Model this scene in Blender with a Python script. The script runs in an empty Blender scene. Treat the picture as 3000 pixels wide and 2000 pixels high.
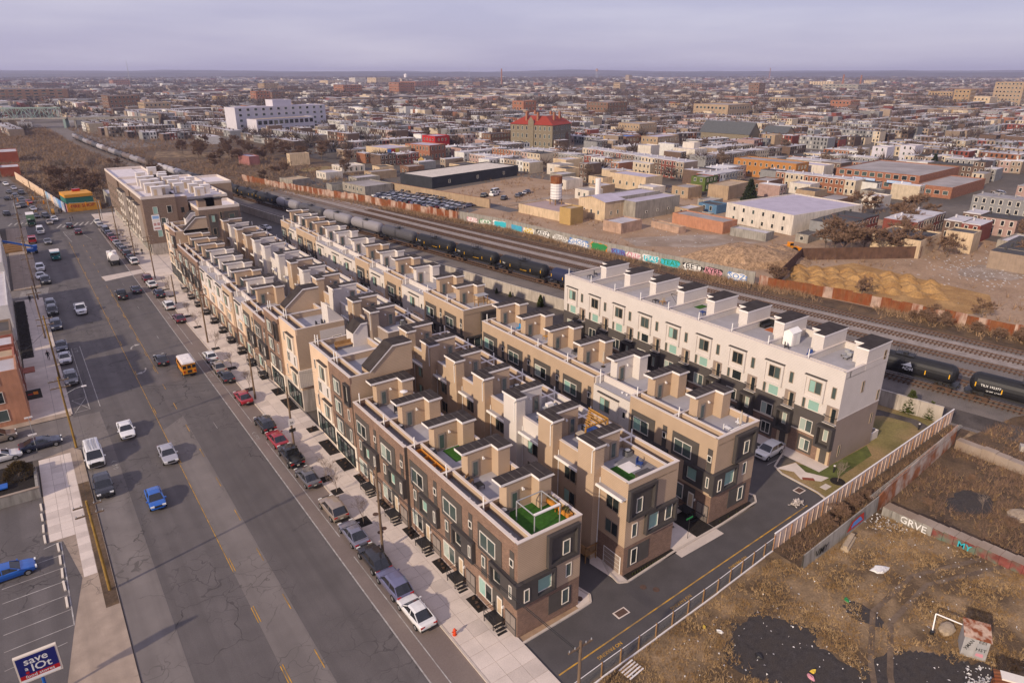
import bpy, math, random
from math import radians as R, sin, cos, pi, sqrt, atan2, hypot
from mathutils import Vector, Matrix
import numpy as np
rnd = random.Random(11)
S = bpy.context.scene
COL = S.collection
# ------------------------------------------------------------------ camera
cam = bpy.data.cameras.new('camera'); cam_o = bpy.data.objects.new('camera', cam); COL.objects.link(cam_o)
cam.sensor_width = 36; cam.lens = 24; cam.clip_end = 40000; cam.clip_start = .5
cam_o.location = (0, 0, 48); cam_o.rotation_euler = (R(90 - 21.5), 0, R(-35.72)); S.camera = cam_o
# ------------------------------------------------------------------ sky and sun (shadows fall towards +X, a little +Y)
SUN_EL, SUN_AZ = 25.0, 14.0
W = bpy.data.worlds.new('World'); S.world = W; W.use_nodes = True
nt = W.node_tree; nt.nodes.clear()
out = nt.nodes.new('ShaderNodeOutputWorld'); bg = nt.nodes.new('ShaderNodeBackground')
sky = nt.nodes.new('ShaderNodeTexSky'); sky.sky_type = 'NISHITA'; sky.sun_disc = False
sky.sun_elevation = R(SUN_EL); sky.sun_rotation = R(270 - SUN_AZ); sky.air_density = 1.0; sky.dust_density = 1.6; sky.ozone_density = 3.0
tc = nt.nodes.new('ShaderNodeTexCoord'); mp = nt.nodes.new('ShaderNodeMapping'); mp.inputs['Scale'].default_value = (1.2, 1.2, 9)
nz = nt.nodes.new('ShaderNodeTexNoise'); nz.inputs['Scale'].default_value = 2.2; nz.inputs['Detail'].default_value = 5
nt.links.new(tc.outputs['Generated'], mp.inputs['Vector']); nt.links.new(mp.outputs['Vector'], nz.inputs['Vector'])
cr = nt.nodes.new('ShaderNodeValToRGB'); cr.color_ramp.elements[0].position = .38; cr.color_ramp.elements[1].position = .72
cr.color_ramp.elements[0].color = (4.7, 4.35, 6.1, 1); cr.color_ramp.elements[1].color = (6.4, 5.95, 7.3, 1)
nt.links.new(nz.outputs['Fac'], cr.inputs['Fac'])
mx = nt.nodes.new('ShaderNodeMix'); mx.data_type = 'RGBA'; mx.inputs['Factor'].default_value = .8
nt.links.new(sky.outputs['Color'], mx.inputs['A']); nt.links.new(cr.outputs['Color'], mx.inputs['B'])
nt.links.new(mx.outputs['Result'], bg.inputs['Color']); bg.inputs['Strength'].default_value = .094
nt.links.new(bg.outputs['Background'], out.inputs['Surface'])
sun = bpy.data.lights.new('sun', 'SUN'); sun.energy = 3.4; sun.angle = R(1.4); sun.color = (1, .82, .62)
sun_o = bpy.data.objects.new('sun', sun); COL.objects.link(sun_o)
dv = Vector((cos(R(SUN_AZ)) * cos(R(SUN_EL)), sin(R(SUN_AZ)) * cos(R(SUN_EL)), -sin(R(SUN_EL))))
sun_o.rotation_euler = dv.to_track_quat('-Z', 'Y').to_euler(); sun_o.location = (-60, -20, 90)
S.view_settings.view_transform = 'Standard'; S.view_settings.look = 'None'; S.view_settings.exposure = .3; S.view_settings.gamma = 1
S.render.engine = 'CYCLES'; S.cycles.max_bounces = 5; S.cycles.diffuse_bounces = 3; S.cycles.glossy_bounces = 2
S.cycles.transmission_bounces = 2; S.cycles.volume_bounces = 0; S.cycles.caustics_reflective = False; S.cycles.caustics_refractive = False

# ------------------------------------------------------------------ materials
MATS = {}
def mat(name, col, rough=.85, var=.12, scale=1.2, kind=None, sp=.2, spec=.3, metal=0, col2=None, bump=0., fine=0., fscale=14., stain=0.):
    """a procedural material: base colour broken by two noises; kind adds laps, bricks, cracks or corrugation"""
    m = bpy.data.materials.new(name); MATS[name] = m; m.use_nodes = True
    t = m.node_tree; N = t.nodes; Lk = t.links; b = N['Principled BSDF']
    b.inputs['Roughness'].default_value = rough; b.inputs['Specular IOR Level'].default_value = spec; b.inputs['Metallic'].default_value = metal
    g = N.new('ShaderNodeNewGeometry'); pos = g.outputs['Position']
    def math_(op, a, bb=None):
        q = N.new('ShaderNodeMath'); q.operation = op
        for i, x in enumerate((a, bb)):
            if x is None: continue
            if isinstance(x, (int, float)): q.inputs[i].default_value = x
            else: Lk.new(x, q.inputs[i])
        return q.outputs[0]
    def mix(f, a, bb, mode='MIX'):
        q = N.new('ShaderNodeMix'); q.data_type = 'RGBA'; q.blend_type = mode
        for nm, x in (('Factor', f), ('A', a), ('B', bb)):
            if isinstance(x, (int, float)): q.inputs[nm].default_value = x
            elif isinstance(x, tuple): q.inputs[nm].default_value = (*x[:3], 1)
            else: Lk.new(x, q.inputs[nm])
        return q.outputs['Result']
    def noise(sc, det=4, vec=None):
        q = N.new('ShaderNodeTexNoise'); q.inputs['Scale'].default_value = sc; q.inputs['Detail'].default_value = det
        Lk.new(vec if vec else pos, q.inputs['Vector']); return q.outputs['Fac']
    def ramp(f, a, bb):
        q = N.new('ShaderNodeMapRange'); q.inputs[1].default_value = a; q.inputs[2].default_value = bb; Lk.new(f, q.inputs[0]); return q.outputs[0]
    c = tuple(col)
    cur = mix(ramp(noise(scale), .3, .7), tuple(x * (1 - var) for x in c), tuple(min(1, x * (1 + var)) for x in c))
    if col2: cur = mix(ramp(noise(scale * .45, 5), .42, .6), cur, tuple(col2))
    if fine:
        cur = mix(ramp(noise(fscale, 3), .3, .7), cur, mix(1., cur, (1 - fine, 1 - fine, 1 - fine), 'MULTIPLY'))
    sep = N.new('ShaderNodeSeparateXYZ'); Lk.new(pos, sep.inputs[0]); h = None
    if stain:
        cmb = N.new('ShaderNodeCombineXYZ'); Lk.new(math_('MULTIPLY', sep.outputs[0], 1.3), cmb.inputs[0]); Lk.new(math_('MULTIPLY', sep.outputs[1], 1.3), cmb.inputs[1]); Lk.new(math_('MULTIPLY', sep.outputs[2], .18), cmb.inputs[2])
        f = math_('MULTIPLY', ramp(noise(1.6, 5, cmb.outputs[0]), .45, .75), stain); cur = mix(f, cur, (.05, .038, .03))
    if kind == 'lap':
        f = math_('FRACT', math_('DIVIDE', sep.outputs[2], sp)); ln = math_('LESS_THAN', f, .13)
        cur = mix(math_('MULTIPLY', ln, .38), cur, (.03, .025, .02)); h = f
    elif kind == 'brick':
        cmb = N.new('ShaderNodeCombineXYZ'); Lk.new(math_('ADD', sep.outputs[0], sep.outputs[1]), cmb.inputs[0]); Lk.new(sep.outputs[2], cmb.inputs[1])
        q = N.new('ShaderNodeTexBrick'); q.inputs['Scale'].default_value = 1; q.inputs['Brick Width'].default_value = .25; q.inputs['Row Height'].default_value = .085; q.inputs['Mortar Size'].default_value = .012
        Lk.new(cmb.outputs[0], q.inputs['Vector']); q.inputs['Color1'].default_value = (1.18, 1.12, 1.08, 1); q.inputs['Color2'].default_value = (.72, .72, .74, 1); q.inputs['Mortar'].default_value = (1.55, 1.6, 1.65, 1)
        cur = mix(1., cur, q.outputs['Color'], 'MULTIPLY')
    elif kind == 'vpanel':
        f = math_('FRACT', math_('DIVIDE', math_('ADD', sep.outputs[0], sep.outputs[1]), sp)); ln = math_('LESS_THAN', f, .1); cur = mix(math_('MULTIPLY', ln, .5), cur, (.02, .02, .02)); h = f
    elif kind == 'crack':
        for s_, wdt, amt in ((.16, .013, .65), (.5, .018, .4)):
            w = N.new('ShaderNodeTexNoise'); w.inputs['Scale'].default_value = .5; Lk.new(pos, w.inputs['Vector'])
            wv = N.new('ShaderNodeVectorMath'); wv.operation = 'MULTIPLY_ADD'; wv.inputs[1].default_value = (3.2, 3.2, 0); Lk.new(w.outputs['Color'], wv.inputs[0]); Lk.new(pos, wv.inputs[2])
            q = N.new('ShaderNodeTexVoronoi'); q.feature = 'DISTANCE_TO_EDGE'; q.inputs['Scale'].default_value = s_; Lk.new(wv.outputs[0], q.inputs['Vector'])
            ln = math_('LESS_THAN', q.outputs['Distance'], wdt * (.6 if s_ < .3 else 1)); msk = ramp(noise(.05 if s_ < .3 else .09, 3), .5, .57)
            cur = mix(math_('MULTIPLY', math_('MULTIPLY', ln, msk), amt), cur, (.012, .011, .011))
        # long tyre-darkened wheel paths and tar patches
        cmb = N.new('ShaderNodeCombineXYZ'); Lk.new(math_('MULTIPLY', sep.outputs[0], .55), cmb.inputs[0]); Lk.new(math_('MULTIPLY', sep.outputs[1], .018), cmb.inputs[1])
        cur = mix(math_('MULTIPLY', ramp(noise(1.1, 4, cmb.outputs[0]), .4, .7), .6), cur, tuple(x * .55 for x in c))
    elif kind == 'corr':
        f = math_('FRACT', math_('DIVIDE', math_('ADD', sep.outputs[0], sep.outputs[1]), sp)); h = math_('SINE', math_('MULTIPLY', f, 6.283)); cur = mix(math_('MULTIPLY', math_('LESS_THAN', h, -.2), .35), cur, (.03, .02, .015))
    elif kind == 'rust':
        cmb = N.new('ShaderNodeCombineXYZ'); Lk.new(sep.outputs[0], cmb.inputs[0]); Lk.new(sep.outputs[1], cmb.inputs[1]); Lk.new(math_('MULTIPLY', sep.outputs[2], .3), cmb.inputs[2])
        cur = mix(ramp(noise(sp, 6, cmb.outputs[0]), .45, .6), cur, (.20, .055, .018)); h = math_('SINE', math_('MULTIPLY', math_('ADD', sep.outputs[0], sep.outputs[1]), 14.))
    Lk.new(cur, b.inputs['Base Color'])
    if bump:
        bp = N.new('ShaderNodeBump'); bp.inputs['Strength'].default_value = bump; bp.inputs['Distance'].default_value = .05
        Lk.new(h if h else noise(fscale, 5), bp.inputs['Height']); Lk.new(bp.outputs['Normal'], b.inputs['Normal'])
    return m
def flat(name, col, rough=.5, spec=.5, metal=0, coat=0):
    m = mat(name, col, rough, .04, 3., spec=spec, metal=metal)
    if coat: m.node_tree.nodes['Principled BSDF'].inputs['Coat Weight'].default_value = coat; m.node_tree.nodes['Principled BSDF'].inputs['Coat Roughness'].default_value = .06
    return m
def attr_mat(name, rough=.85, var=.2):
    """colour of each face comes from its own real colour attribute, broken by noise"""
    m = mat(name, (1, 1, 1), rough, var, .9); t = m.node_tree; b = t.nodes['Principled BSDF']; src = b.inputs['Base Color'].links[0].from_socket
    a = t.nodes.new('ShaderNodeAttribute'); a.attribute_name = 'col'; q = t.nodes.new('ShaderNodeMix'); q.data_type = 'RGBA'; q.blend_type = 'MULTIPLY'; q.inputs['Factor'].default_value = 1
    t.links.new(src, q.inputs['A']); t.links.new(a.outputs['Color'], q.inputs['B']); t.links.new(q.outputs['Result'], b.inputs['Base Color']); return m

mat('ground', (.15, .125, .105), var=.3, scale=.03, col2=(.1, .085, .07), fine=.3, fscale=.6)
mat('asphalt', (.135, .12, .116), .8, .12, .35, 'crack', fine=.18, fscale=9)
mat('asphalt_new', (.088, .08, .08), .78, .12, .5, fine=.15, fscale=7)
mat('asphalt_pale', (.195, .172, .16), .85, .12, .3, 'crack', fine=.15)
mat('parking_lane', (.215, .172, .15), .85, .1, .4, fine=.14, fscale=6, col2=(.19, .15, .132))
mat('concrete', (.66, .57, .5), .9, .08, .6, fine=.1, fscale=8, stain=0)
mat('concrete_b', (.57, .49, .43), .9, .1, .6, fine=.12, fscale=8)
mat('concrete_old', (.38, .3, .235), .9, .14, .7, 'crack', fine=.15)
mat('concrete_wall', (.42, .37, .32), .9, .12, .4, stain=.45)
mat('kerb', (.52, .45, .39), .9, .1, 1)
mat('line_white', (.42, .4, .375), .8, .25, 2.5, col2=(.3, .27, .25)); mat('line_yellow', (.55, .3, .04), .8, .25, 2., col2=(.28, .18, .07))
mat('tan', (.47, .345, .24), .8, .06, .5, 'lap', .2, bump=.3); mat('white_siding', (.64, .585, .545), .75, .04, .5, 'lap', .2, bump=.25)
mat('taupe', (.3, .235, .195), .8, .06, .5, 'lap', .2, bump=.25); mat('brown_brick', (.185, .118, .085), .9, .12, 1.2, 'brick')
mat('grey_siding', (.25, .21, .185), .8, .06, .5, 'lap', .2, bump=.25)
mat('cream_panel', (.64, .47, .33), .8, .05, .5); mat('cream_trim', (.68, .6, .5), .8, .04, .8)
mat('dark_panel', (.08, .07, .063), .7, .1, .8); mat('dark_frame', (.062, .055, .053), .6, .1, .8)
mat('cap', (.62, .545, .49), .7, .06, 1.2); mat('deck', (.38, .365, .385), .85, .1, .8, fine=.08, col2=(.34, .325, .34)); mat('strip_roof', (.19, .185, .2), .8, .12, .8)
mat('shingle', (.04, .032, .03), .85, .2, 2.2, col2=(.052, .043, .04), spec=.12); mat('fascia', (.74, .70, .68), .6, .04, 1)
mat('turf', (.035, .12, .012), .95, .25, 3, fine=.3); mat('wood', (.3, .17, .07), .8, .2, 1.5); mat('wood_orange', (.5, .2, .03), .7, .15, 2)
flat('frame_white', (.72, .66, .58), .6); flat('frame_bronze', (.3, .23, .17), .6); flat('black_metal', (.018, .017, .018), .5); flat('grey_metal', (.32, .32, .33), .45); flat('white_pvc', (.82, .8, .77), .5)
flat('pane_teal', (.28, .45, .39), .06, .8); flat('pane_dark', (.02, .027, .028), .05, .9); flat('pane_pale', (.36, .42, .37), .08, .8); flat('pane_mid', (.07, .095, .09), .06, .9); flat('pane_red', (.1, .012, .02), .1, .7)
flat('door_cream', (.5, .38, .25), .5); flat('door_grey', (.26, .22, .19), .5)
# ------------------------------------------------------------------ mesh helpers
class MB:
    def __init__(s, sx=1): s.v = []; s.f = []; s.m = []; s.sx = sx
    def poly(s, pts, m=0):
        i = len(s.v); n = len(pts)
        if s.sx < 0: pts = [(-p[0], p[1], p[2]) for p in pts][::-1]
        s.v += [tuple(p) for p in pts]; s.f.append(tuple(range(i, i + n))); s.m.append(m)
    def box(s, x0, x1, y0, y1, z0, z1, m=0, mt=None, ms=None, bot=True):
        if s.sx < 0: x0, x1 = -x1, -x0
        i = len(s.v); s.v += [(x0, y0, z0), (x1, y0, z0), (x1, y1, z0), (x0, y1, z0), (x0, y0, z1), (x1, y0, z1), (x1, y1, z1), (x0, y1, z1)]
        s.f += [(i + 4, i + 5, i + 6, i + 7), (i, i + 1, i + 5, i + 4), (i + 1, i + 2, i + 6, i + 5), (i + 2, i + 3, i + 7, i + 6), (i + 3, i, i + 4, i + 7)]
        s.m += [m if mt is None else mt, m if ms is None else ms, m, m, m]
        if bot: s.f.append((i + 3, i + 2, i + 1, i)); s.m.append(m)
        return s
    def prism(s, pts, z0, z1, m=0, mt=None, bot=False):
        if sum(pts[k - 1][0] * pts[k][1] - pts[k][0] * pts[k - 1][1] for k in range(len(pts))) < 0: pts = pts[::-1]
        n = len(pts)
        for k in range(n):
            a, b = pts[k - 1], pts[k]; s.poly([(a[0], a[1], z0), (b[0], b[1], z0), (b[0], b[1], z1), (a[0], a[1], z1)], m)
        s.poly([(p[0], p[1], z1) for p in pts], m if mt is None else mt)
        if bot: s.poly([(p[0], p[1], z0) for p in pts][::-1], m)
        return s
    def cyl(s, x, y, z0, z1, r, n=8, m=0, r1=None, mt=None):
        r1 = r if r1 is None else r1
        A = [(x + r * cos(2 * pi * k / n), y + r * sin(2 * pi * k / n), z0) for k in range(n)]; B = [(x + r1 * cos(2 * pi * k / n), y + r1 * sin(2 * pi * k / n), z1) for k in range(n)]
        for k in range(n): s.poly([A[k - 1], A[k], B[k], B[k - 1]], m)
        s.poly(B, m if mt is None else mt); s.poly(A[::-1], m); return s
    def tube(s, p, q, r, n=5, m=0, r1=None, cap=True):
        p = Vector(p); q = Vector(q); d = (q - p); r1 = r if r1 is None else r1
        if d.length < 1e-6: return s
        d.normalize(); a = d.orthogonal().normalized(); b = d.cross(a)
        A = [p + (a * cos(2 * pi * k / n) + b * sin(2 * pi * k / n)) * r for k in range(n)]; B = [q + (a * cos(2 * pi * k / n) + b * sin(2 * pi * k / n)) * r1 for k in range(n)]
        for k in range(n): s.poly([A[k - 1], A[k], B[k], B[k - 1]], m)
        if cap: s.poly(B, m); s.poly(A[::-1], m)
        return s
    def path(s, pts, r, n=5, m=0):
        for a, b in zip(pts, pts[1:]): s.tube(a, b, r, n, m, cap=False)
        return s
    def bar(s, p, q, w, h, m=0):
        p = Vector(p); q = Vector(q); d = (q - p).normalized(); side = Vector((-d.y, d.x, 0)); side = side.normalized() if side.length > 1e-4 else Vector((1, 0, 0)); u = d.cross(side)
        c = lambda o, i, j: o + side * w / 2 * i + u * h / 2 * j
        A = [c(p, -1, -1), c(p, 1, -1), c(p, 1, 1), c(p, -1, 1)]; B = [c(q, -1, -1), c(q, 1, -1), c(q, 1, 1), c(q, -1, 1)]
        for k in range(4): s.poly([A[k - 1], A[k], B[k], B[k - 1]], m)
        s.poly(A[::-1], m); s.poly(B, m); return s
    def mesh(s, name, mats, smooth=False):
        me = bpy.data.meshes.new(name); me.from_pydata(s.v, [], s.f)
        for x in mats: me.materials.append(MATS[x])
        me.polygons.foreach_set('material_index', s.m)
        if smooth: me.polygons.foreach_set('use_smooth', [True] * len(s.f))
        me.update(); return me
CACHE = {}
def cached(key, fn, mats, smooth=False):
    if key not in CACHE:
        mb = MB(); r = fn(mb); CACHE[key] = (r if isinstance(r, MB) else mb).mesh(key[0] if isinstance(key, tuple) else key, mats, smooth)
    return CACHE[key]
def ob(name, me, parent=None, loc=(0, 0, 0), rz=0., sc=None):
    o = bpy.data.objects.new(name, me); COL.objects.link(o); o.location = loc
    if rz: o.rotation_euler = (0, 0, rz)
    if sc: o.scale = sc
    if parent: o.parent = parent
    return o
def tag(o, label, cat, group=None):
    o['label'] = label; o['category'] = cat
    if group: o['group'] = group
    return o
def thing(name, label, cat, loc=(0, 0, 0), rz=0., group=None):
    o = ob(name, None, None, loc, rz); o.empty_display_size = .3; return tag(o, label, cat, group)
def part(t, name, mb, mats, smooth=False, loc=(0, 0, 0), rz=0.):
    return ob(name, mb.mesh(name, mats if isinstance(mats, (list, tuple)) else [mats], smooth), t, loc, rz)
def struct(name, mb, mats, parent=None):
    o = ob(name, mb.mesh(name, mats if isinstance(mats, (list, tuple)) else [mats]), parent)
    if not parent: o['kind'] = 'structure'
    return o
def sheet(name, pts, z, m, parent=None):
    mb = MB()
    if sum(pts[k - 1][0] * pts[k][1] - pts[k][0] * pts[k - 1][1] for k in range(len(pts))) < 0: pts = pts[::-1]
    mb.poly([(x, y, z) for x, y in pts]); return struct(name, mb, m, parent)
def rect(x0, x1, y0, y1): return [(x0, y0), (x1, y0), (x1, y1), (x0, y1)]
def copy_tree(o, parent=None):
    c = o.copy(); COL.objects.link(c); c.parent = parent
    for ch in list(o.children): copy_tree(ch, c)
    return c
ORD = ['first', 'second', 'third', 'fourth', 'fifth', 'sixth', 'seventh', 'eighth', 'ninth', 'tenth', 'eleventh', 'twelfth', 'thirteenth', 'fourteenth', 'fifteenth', 'sixteenth', 'seventeenth', 'eighteenth', 'nineteenth', 'twentieth']
# lettering: all words are set once, while the scene is still empty
WORDS = ['TILX 192377', 'LD LMT  LT WT', 'LAREX', 'ADM', 'ADMX 30', 'TILX', 'NON ODORIZED', 'BET', 'KYRE', 'SOZ', 'TEAS', 'PEAS', 'ARE', 'KUR', 'GHOST', 'SUSAN', 'AIDZ', 'POW', 'SEKOH', 'TAR', 'NUS', 'VMY', 'GRVE', 'MY', 'NO PARKING', 'save', 'a', 'lOt', 'food stores', 'TIRE SHOP', 'SCHOOL BUS', '30', 'EZS', 'XMAN', 'HST', 'PORK', 'MACUM', 'MADSOL', 'GLEN FOOD MARKETS', 'AMERICAN & FOREIGN']
TXT = {}
def prep_words():
    obs = []
    for w_ in WORDS:
        cu = bpy.data.curves.new('lettering', 'FONT'); cu.body = w_; cu.size = 1; cu.align_x = 'CENTER'; cu.align_y = 'CENTER'; cu.resolution_u = 2; cu.offset = .012; o = bpy.data.objects.new('lettering_tmp', cu); COL.objects.link(o); obs.append((w_, o))
    dg = bpy.context.evaluated_depsgraph_get()
    for w_, o in obs: TXT[w_] = bpy.data.meshes.new_from_object(o.evaluated_get(dg))
    for w_, o in obs: bpy.data.objects.remove(o)
prep_words()
def text_mesh(body, m):
    k = ('text', body, m)
    if k not in CACHE: me = TXT[body].copy(); me.materials.clear(); me.materials.append(MATS[m]); me.name = 'lettering'; CACHE[k] = me
    return CACHE[k]
# windows: a frame and its panes; made in the plane x=0 facing -x (or y=0 facing -y), sx mirrors
def window(t, x, y0, y1, z0, z1, n=1, panes=('pane_teal',), frame='frame_white', face='x', sx=1, fw=.07, dp=.07):
    w, h = y1 - y0, z1 - z0; key = ('window', round(w, 2), round(h, 2), n, frame, face, sx)
    def mk(mb):
        b = (lambda a0, a1, c0, c1, e0, e1: mb.box(*(sorted((-sx * c0, -sx * c1))), a0, a1, e0, e1)) if face == 'x' else (lambda a0, a1, c0, c1, e0, e1: mb.box(a0, a1, *(sorted((-sx * c0, -sx * c1))), e0, e1))
        b(0, w, -.02, dp, 0, fw); b(0, w, -.02, dp, h - fw, h); b(0, fw, -.02, dp, fw, h - fw); b(w - fw, w, -.02, dp, fw, h - fw)
        for k in range(1, n): b(w * k / n - fw / 2, w * k / n + fw / 2, -.02, dp, fw, h - fw)
    loc = (x, y0, z0) if face == 'x' else (y0, x, z0)
    o = ob('window', cached(key, mk, [frame]), t, loc)
    for k in range(n):
        pm = panes[k % len(panes)]; a0 = fw / 2 + (w - fw) * k / n + fw / 2; a1 = fw / 2 + (w - fw) * (k + 1) / n - fw / 2
        def mp_(mb):
            if face == 'x': mb.box(*(sorted((.02 * sx, -.02 * sx))), 0, a1 - a0, fw, h - fw)
            else: mb.box(0, a1 - a0, *(sorted((.02 * sx, -.02 * sx))), fw, h - fw)
        p = ob('pane', cached(('pane', round(a1 - a0, 2), round(h, 2), pm, face), mp_, [pm]), o, (0, a0, 0) if face == 'x' else (a0, 0, 0))
    return o
# ------------------------------------------------------------------ the ground, roads, pavements
def TX(y): return 4.354e-8 * y**3 + 7.545e-5 * y * y - .18711 * y + 122.57 if y < 620 else 46.1 - .03 * (y - 620)
def along(a, b, y0, y1, n=24, yy=None):
    ys = [y0 + (y1 - y0) * k / n for k in range(n + 1)]
    return [(TX(y) + a, y) for y in ys] + [(TX(y) + b, y) for y in ys[::-1]]
BIG = 14000
sheet('ground', rect(-BIG, BIG, -3000, BIG), -.03, 'ground')
mat('dry_lot', (.3, .205, .115), .95, .3, .5, col2=(.13, .085, .048), fine=.4, fscale=5)
mat('gravel_dark', (.06, .052, .05), .95, .3, 2, fine=.4, fscale=9, col2=(.065, .054, .048))
mat('brush_soil', (.105, .07, .045), .95, .3, .6, col2=(.17, .11, .062), fine=.4, fscale=4)
mat('ballast', (.195, .17, .155), .95, .18, .5, fine=.4, fscale=7, col2=(.23, .195, .172)); mat('ballast_pale', (.33, .28, .25), .95, .2, .6, fine=.35, fscale=8)
mat('cinder', (.07, .058, .052), .95, .3, .4, fine=.3, fscale=3, col2=(.12, .1, .088)); mat('rail_steel', (.13, .075, .05), .6, .2, 2); mat('tie_wood', (.085, .05, .034), .95, .3, 2)
mat('dirt', (.36, .24, .15), .95, .2, .15, fine=.3, fscale=1.5, col2=(.4, .28, .19)); mat('dirt_pale', (.36, .29, .235), .95, .18, .25, fine=.2, col2=(.27, .2, .145))
mat('orange_soil', (.44, .26, .1), .95, .25, .4, fine=.35, fscale=3, col2=(.34, .19, .07)); mat('rubble', (.42, .275, .165), .95, .3, .8, fine=.55, fscale=2.2, bump=.6)
mat('lawn', (.21, .17, .06), .95, .25, .3, col2=(.34, .235, .11), fine=.3, fscale=4); mat('lawn_green', (.12, .135, .035), .95, .25, 1, fine=.3)
mat('mulch', (.022, .017, .014), .95, .4, 5, fine=.3); mat('brick_pad', (.22, .06, .035), .9, .15, 3)
road_pts = [(-.2, -40), (23.5, -40), (23.5, 60), (22.7, 150), (22.6, 200), (20.8, 262), (20, 279), (80, 279), (80, 290), (14, 294), (9, 300), (3, 345), (-4, 400), (-14, 500), (-26, 620), (-44, 620), (-34, 500), (-24, 400), (-18, 345), (-14, 294), (-60, 294), (-60, 279), (-1, 279), (.4, 240), (-.2, 190)]
sheet('main_road', road_pts, .0, 'asphalt')
sheet('parking_lane', [(19.55, -20), (23.5, -20), (23.5, 60), (22.7, 150), (22.6, 200), (20.8, 262), (19.2, 262), (19.55, 190)], .012, 'parking_lane')
sheet('road_repair_strip', [(9.85, -20), (13.2, -20), (13.2, 103), (9.85, 100)], .006, 'asphalt_pale')
sheet('road_edge_lane', [(-.2, -20), (3.4, -20), (3.4, 100), (3.2, 112), (-.2, 112)], .006, 'asphalt_pale')
sheet('concrete_patch', [(13.3, 190.5), (22.4, 193.5), (22.4, 197.6), (12.9, 195.6)], .02, 'concrete_b')
LN = MB(); LY = MB()
def line(mb, x0, y0, x1, y1, w=.11, z=.026):
    d = hypot(x1 - x0, y1 - y0); nx, ny = -(y1 - y0) / d * w / 2, (x1 - x0) / d * w / 2
    mb.poly([(x0 - nx, y0 - ny, z), (x1 - nx, y1 - ny, z), (x1 + nx, y1 + ny, z), (x0 + nx, y0 + ny, z)])
line(LN, 19.6, -20, 19.6, 262, .14)
for a, b in ((20, 58), (62, 88), (95, 128), (133, 186)): line(LN, 21.02, a, 20.95, b, .1)
for x, a, b in ((3.5, 113.9, 144.5), (2.1, 113.7, 144.2)): line(LN, x, a, x + .02, b, .11)
line(LN, 2.2, 113.8, .1, 113.6, .1); line(LN, 2.15, 119, .1, 118.7, .1); line(LN, .1, 118.7, 2.2, 113.8, .1); line(LN, .15, 113.6, 2.15, 119, .1)
for y in range(96, 250, 22): line(LN, 16.4, y, 16.4, y + 2.2, .06)
for k in range(7): line(LN, 8.5 + k * 1.6, 270, 10.2 + k * 1.6, 276, .55)
for k in range(6): line(LN, 1.0 + k * .1, 187 + k * 1.0, -4.6 + k * .1, 186.6 + k * 1.0, .4) if k % 1 == 0 else None
for k in range(4): line(LN, 9.5, 262 - k * 2.2, 14.8, 261.2 - k * 2.2, .35)
line(LN, 12.6, 268, 15.9, 244, .12); line(LN, 9.6, 262, 10.6, 244, .12); line(LN, -1, 296, 10, 297, .4)
for k in range(4): line(LN, -4.5 + k * 1.6, 283, -3.4 + k * 1.6, 288, .5)
def arrow(x, y, s):   # curved turn arrow
    for k in range(5):
        a0, a1 = k * .28, (k + 1) * .28; line(LN, x + s * 1.0 * (1 - cos(a0)) - .3 * s, y + s * 1.9 * sin(a0), x + s * 1.0 * (1 - cos(a1)) - .3 * s, y + s * 1.9 * sin(a1), .26)
    e = (x + s * .53, y + s * 1.87); LN.poly([(e[0], e[1] - .55, .027), (e[0], e[1] + .55, .027), (e[0] + s * 1.0, e[1] + .1 * s, .027)][::(1 if s > 0 else -1)])
arrow(11.5, 126, -1); arrow(11.5, 137, 1)
for bx, by in ((20.3, 116), (20.3, 152), (20.3, 90), (2.8, 142), (2.9, 93)):   # bicycle marks
    for dy in (-.45, .45):
        for k in range(6): a, b = k * pi / 3, (k + 1) * pi / 3; line(LN, bx + .28 * cos(a), by + dy + .28 * sin(a), bx + .28 * cos(b), by + dy + .28 * sin(b), .06)
    line(LN, bx, by - .45, bx + .25, by + .1, .06); line(LN, bx, by + .45, bx + .25, by + .1, .06); line(LN, bx - .3, by + 1.3, bx, by + 1.7, .1); line(LN, bx, by + 1.7, bx + .3, by + 1.3, .1)
struct('road_marking_white', LN, 'line_white')
for x in (9.85, 13.15):
    y = 20.
    while y < 236:
        solid = x < 10 and 55 < y
        if solid: line(LY, x, y, x, y + 8.7, .075)
        if not solid or (int(y) // 8) % 2: line(LY, x + (.22 if x < 10 else -.22), y, x + (.22 if x < 10 else -.22), y + 2.5, .085)
        if not solid and x < 10: line(LY, x, y, x, y + 2.4, .085)
        y += 8.6
line(LY, 13.15, 122, 13.15, 182, .07)
struct('road_marking_yellow', LY, 'line_yellow')
# right-hand pavement: a slab, its panels lie on it as separate pieces
sw = MB(); sw.prism([(23.5, 18), (28.5, 18), (28.5, 31), (28.5, 200), (28.2, 290), (20.5, 290), (20.8, 262), (22.6, 200), (22.7, 150), (23.5, 60)], -.02, .1, 0)
SIDE = struct('sidewalk', sw, 'concrete_b')
kb = MB(); kp = [(23.5, 18), (23.5, 60), (22.7, 150), (22.6, 200), (20.8, 262)]
for a, b in zip(kp, kp[1:]): kb.bar((a[0] + .02, a[1], .06), (b[0] + .02, b[1], .06), .2, .19)
part(SIDE, 'kerb_stone', kb, 'kerb')
pm = [cached(('panel', v), lambda mb: mb.box(.012, 1.53, .012, 1.68, 0, .045), [v]) for v in ('concrete', 'concrete', 'concrete_b')]
for k in range(100):
    y = 24 + k * 1.7; x0 = 23.66 - max(0, min(.8, (y - 60) / 90 * .8))
    for j in range(3):
        o = ob('paving_panel', pm[rnd.choice((0, 0, 0, 1, 1, 2))], SIDE, (x0 + j * (28.5 - x0) / 3, y, .085 + rnd.random() * .006)); o.scale = ((28.45 - x0) / 3 / 1.54, 1, 1)
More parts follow.
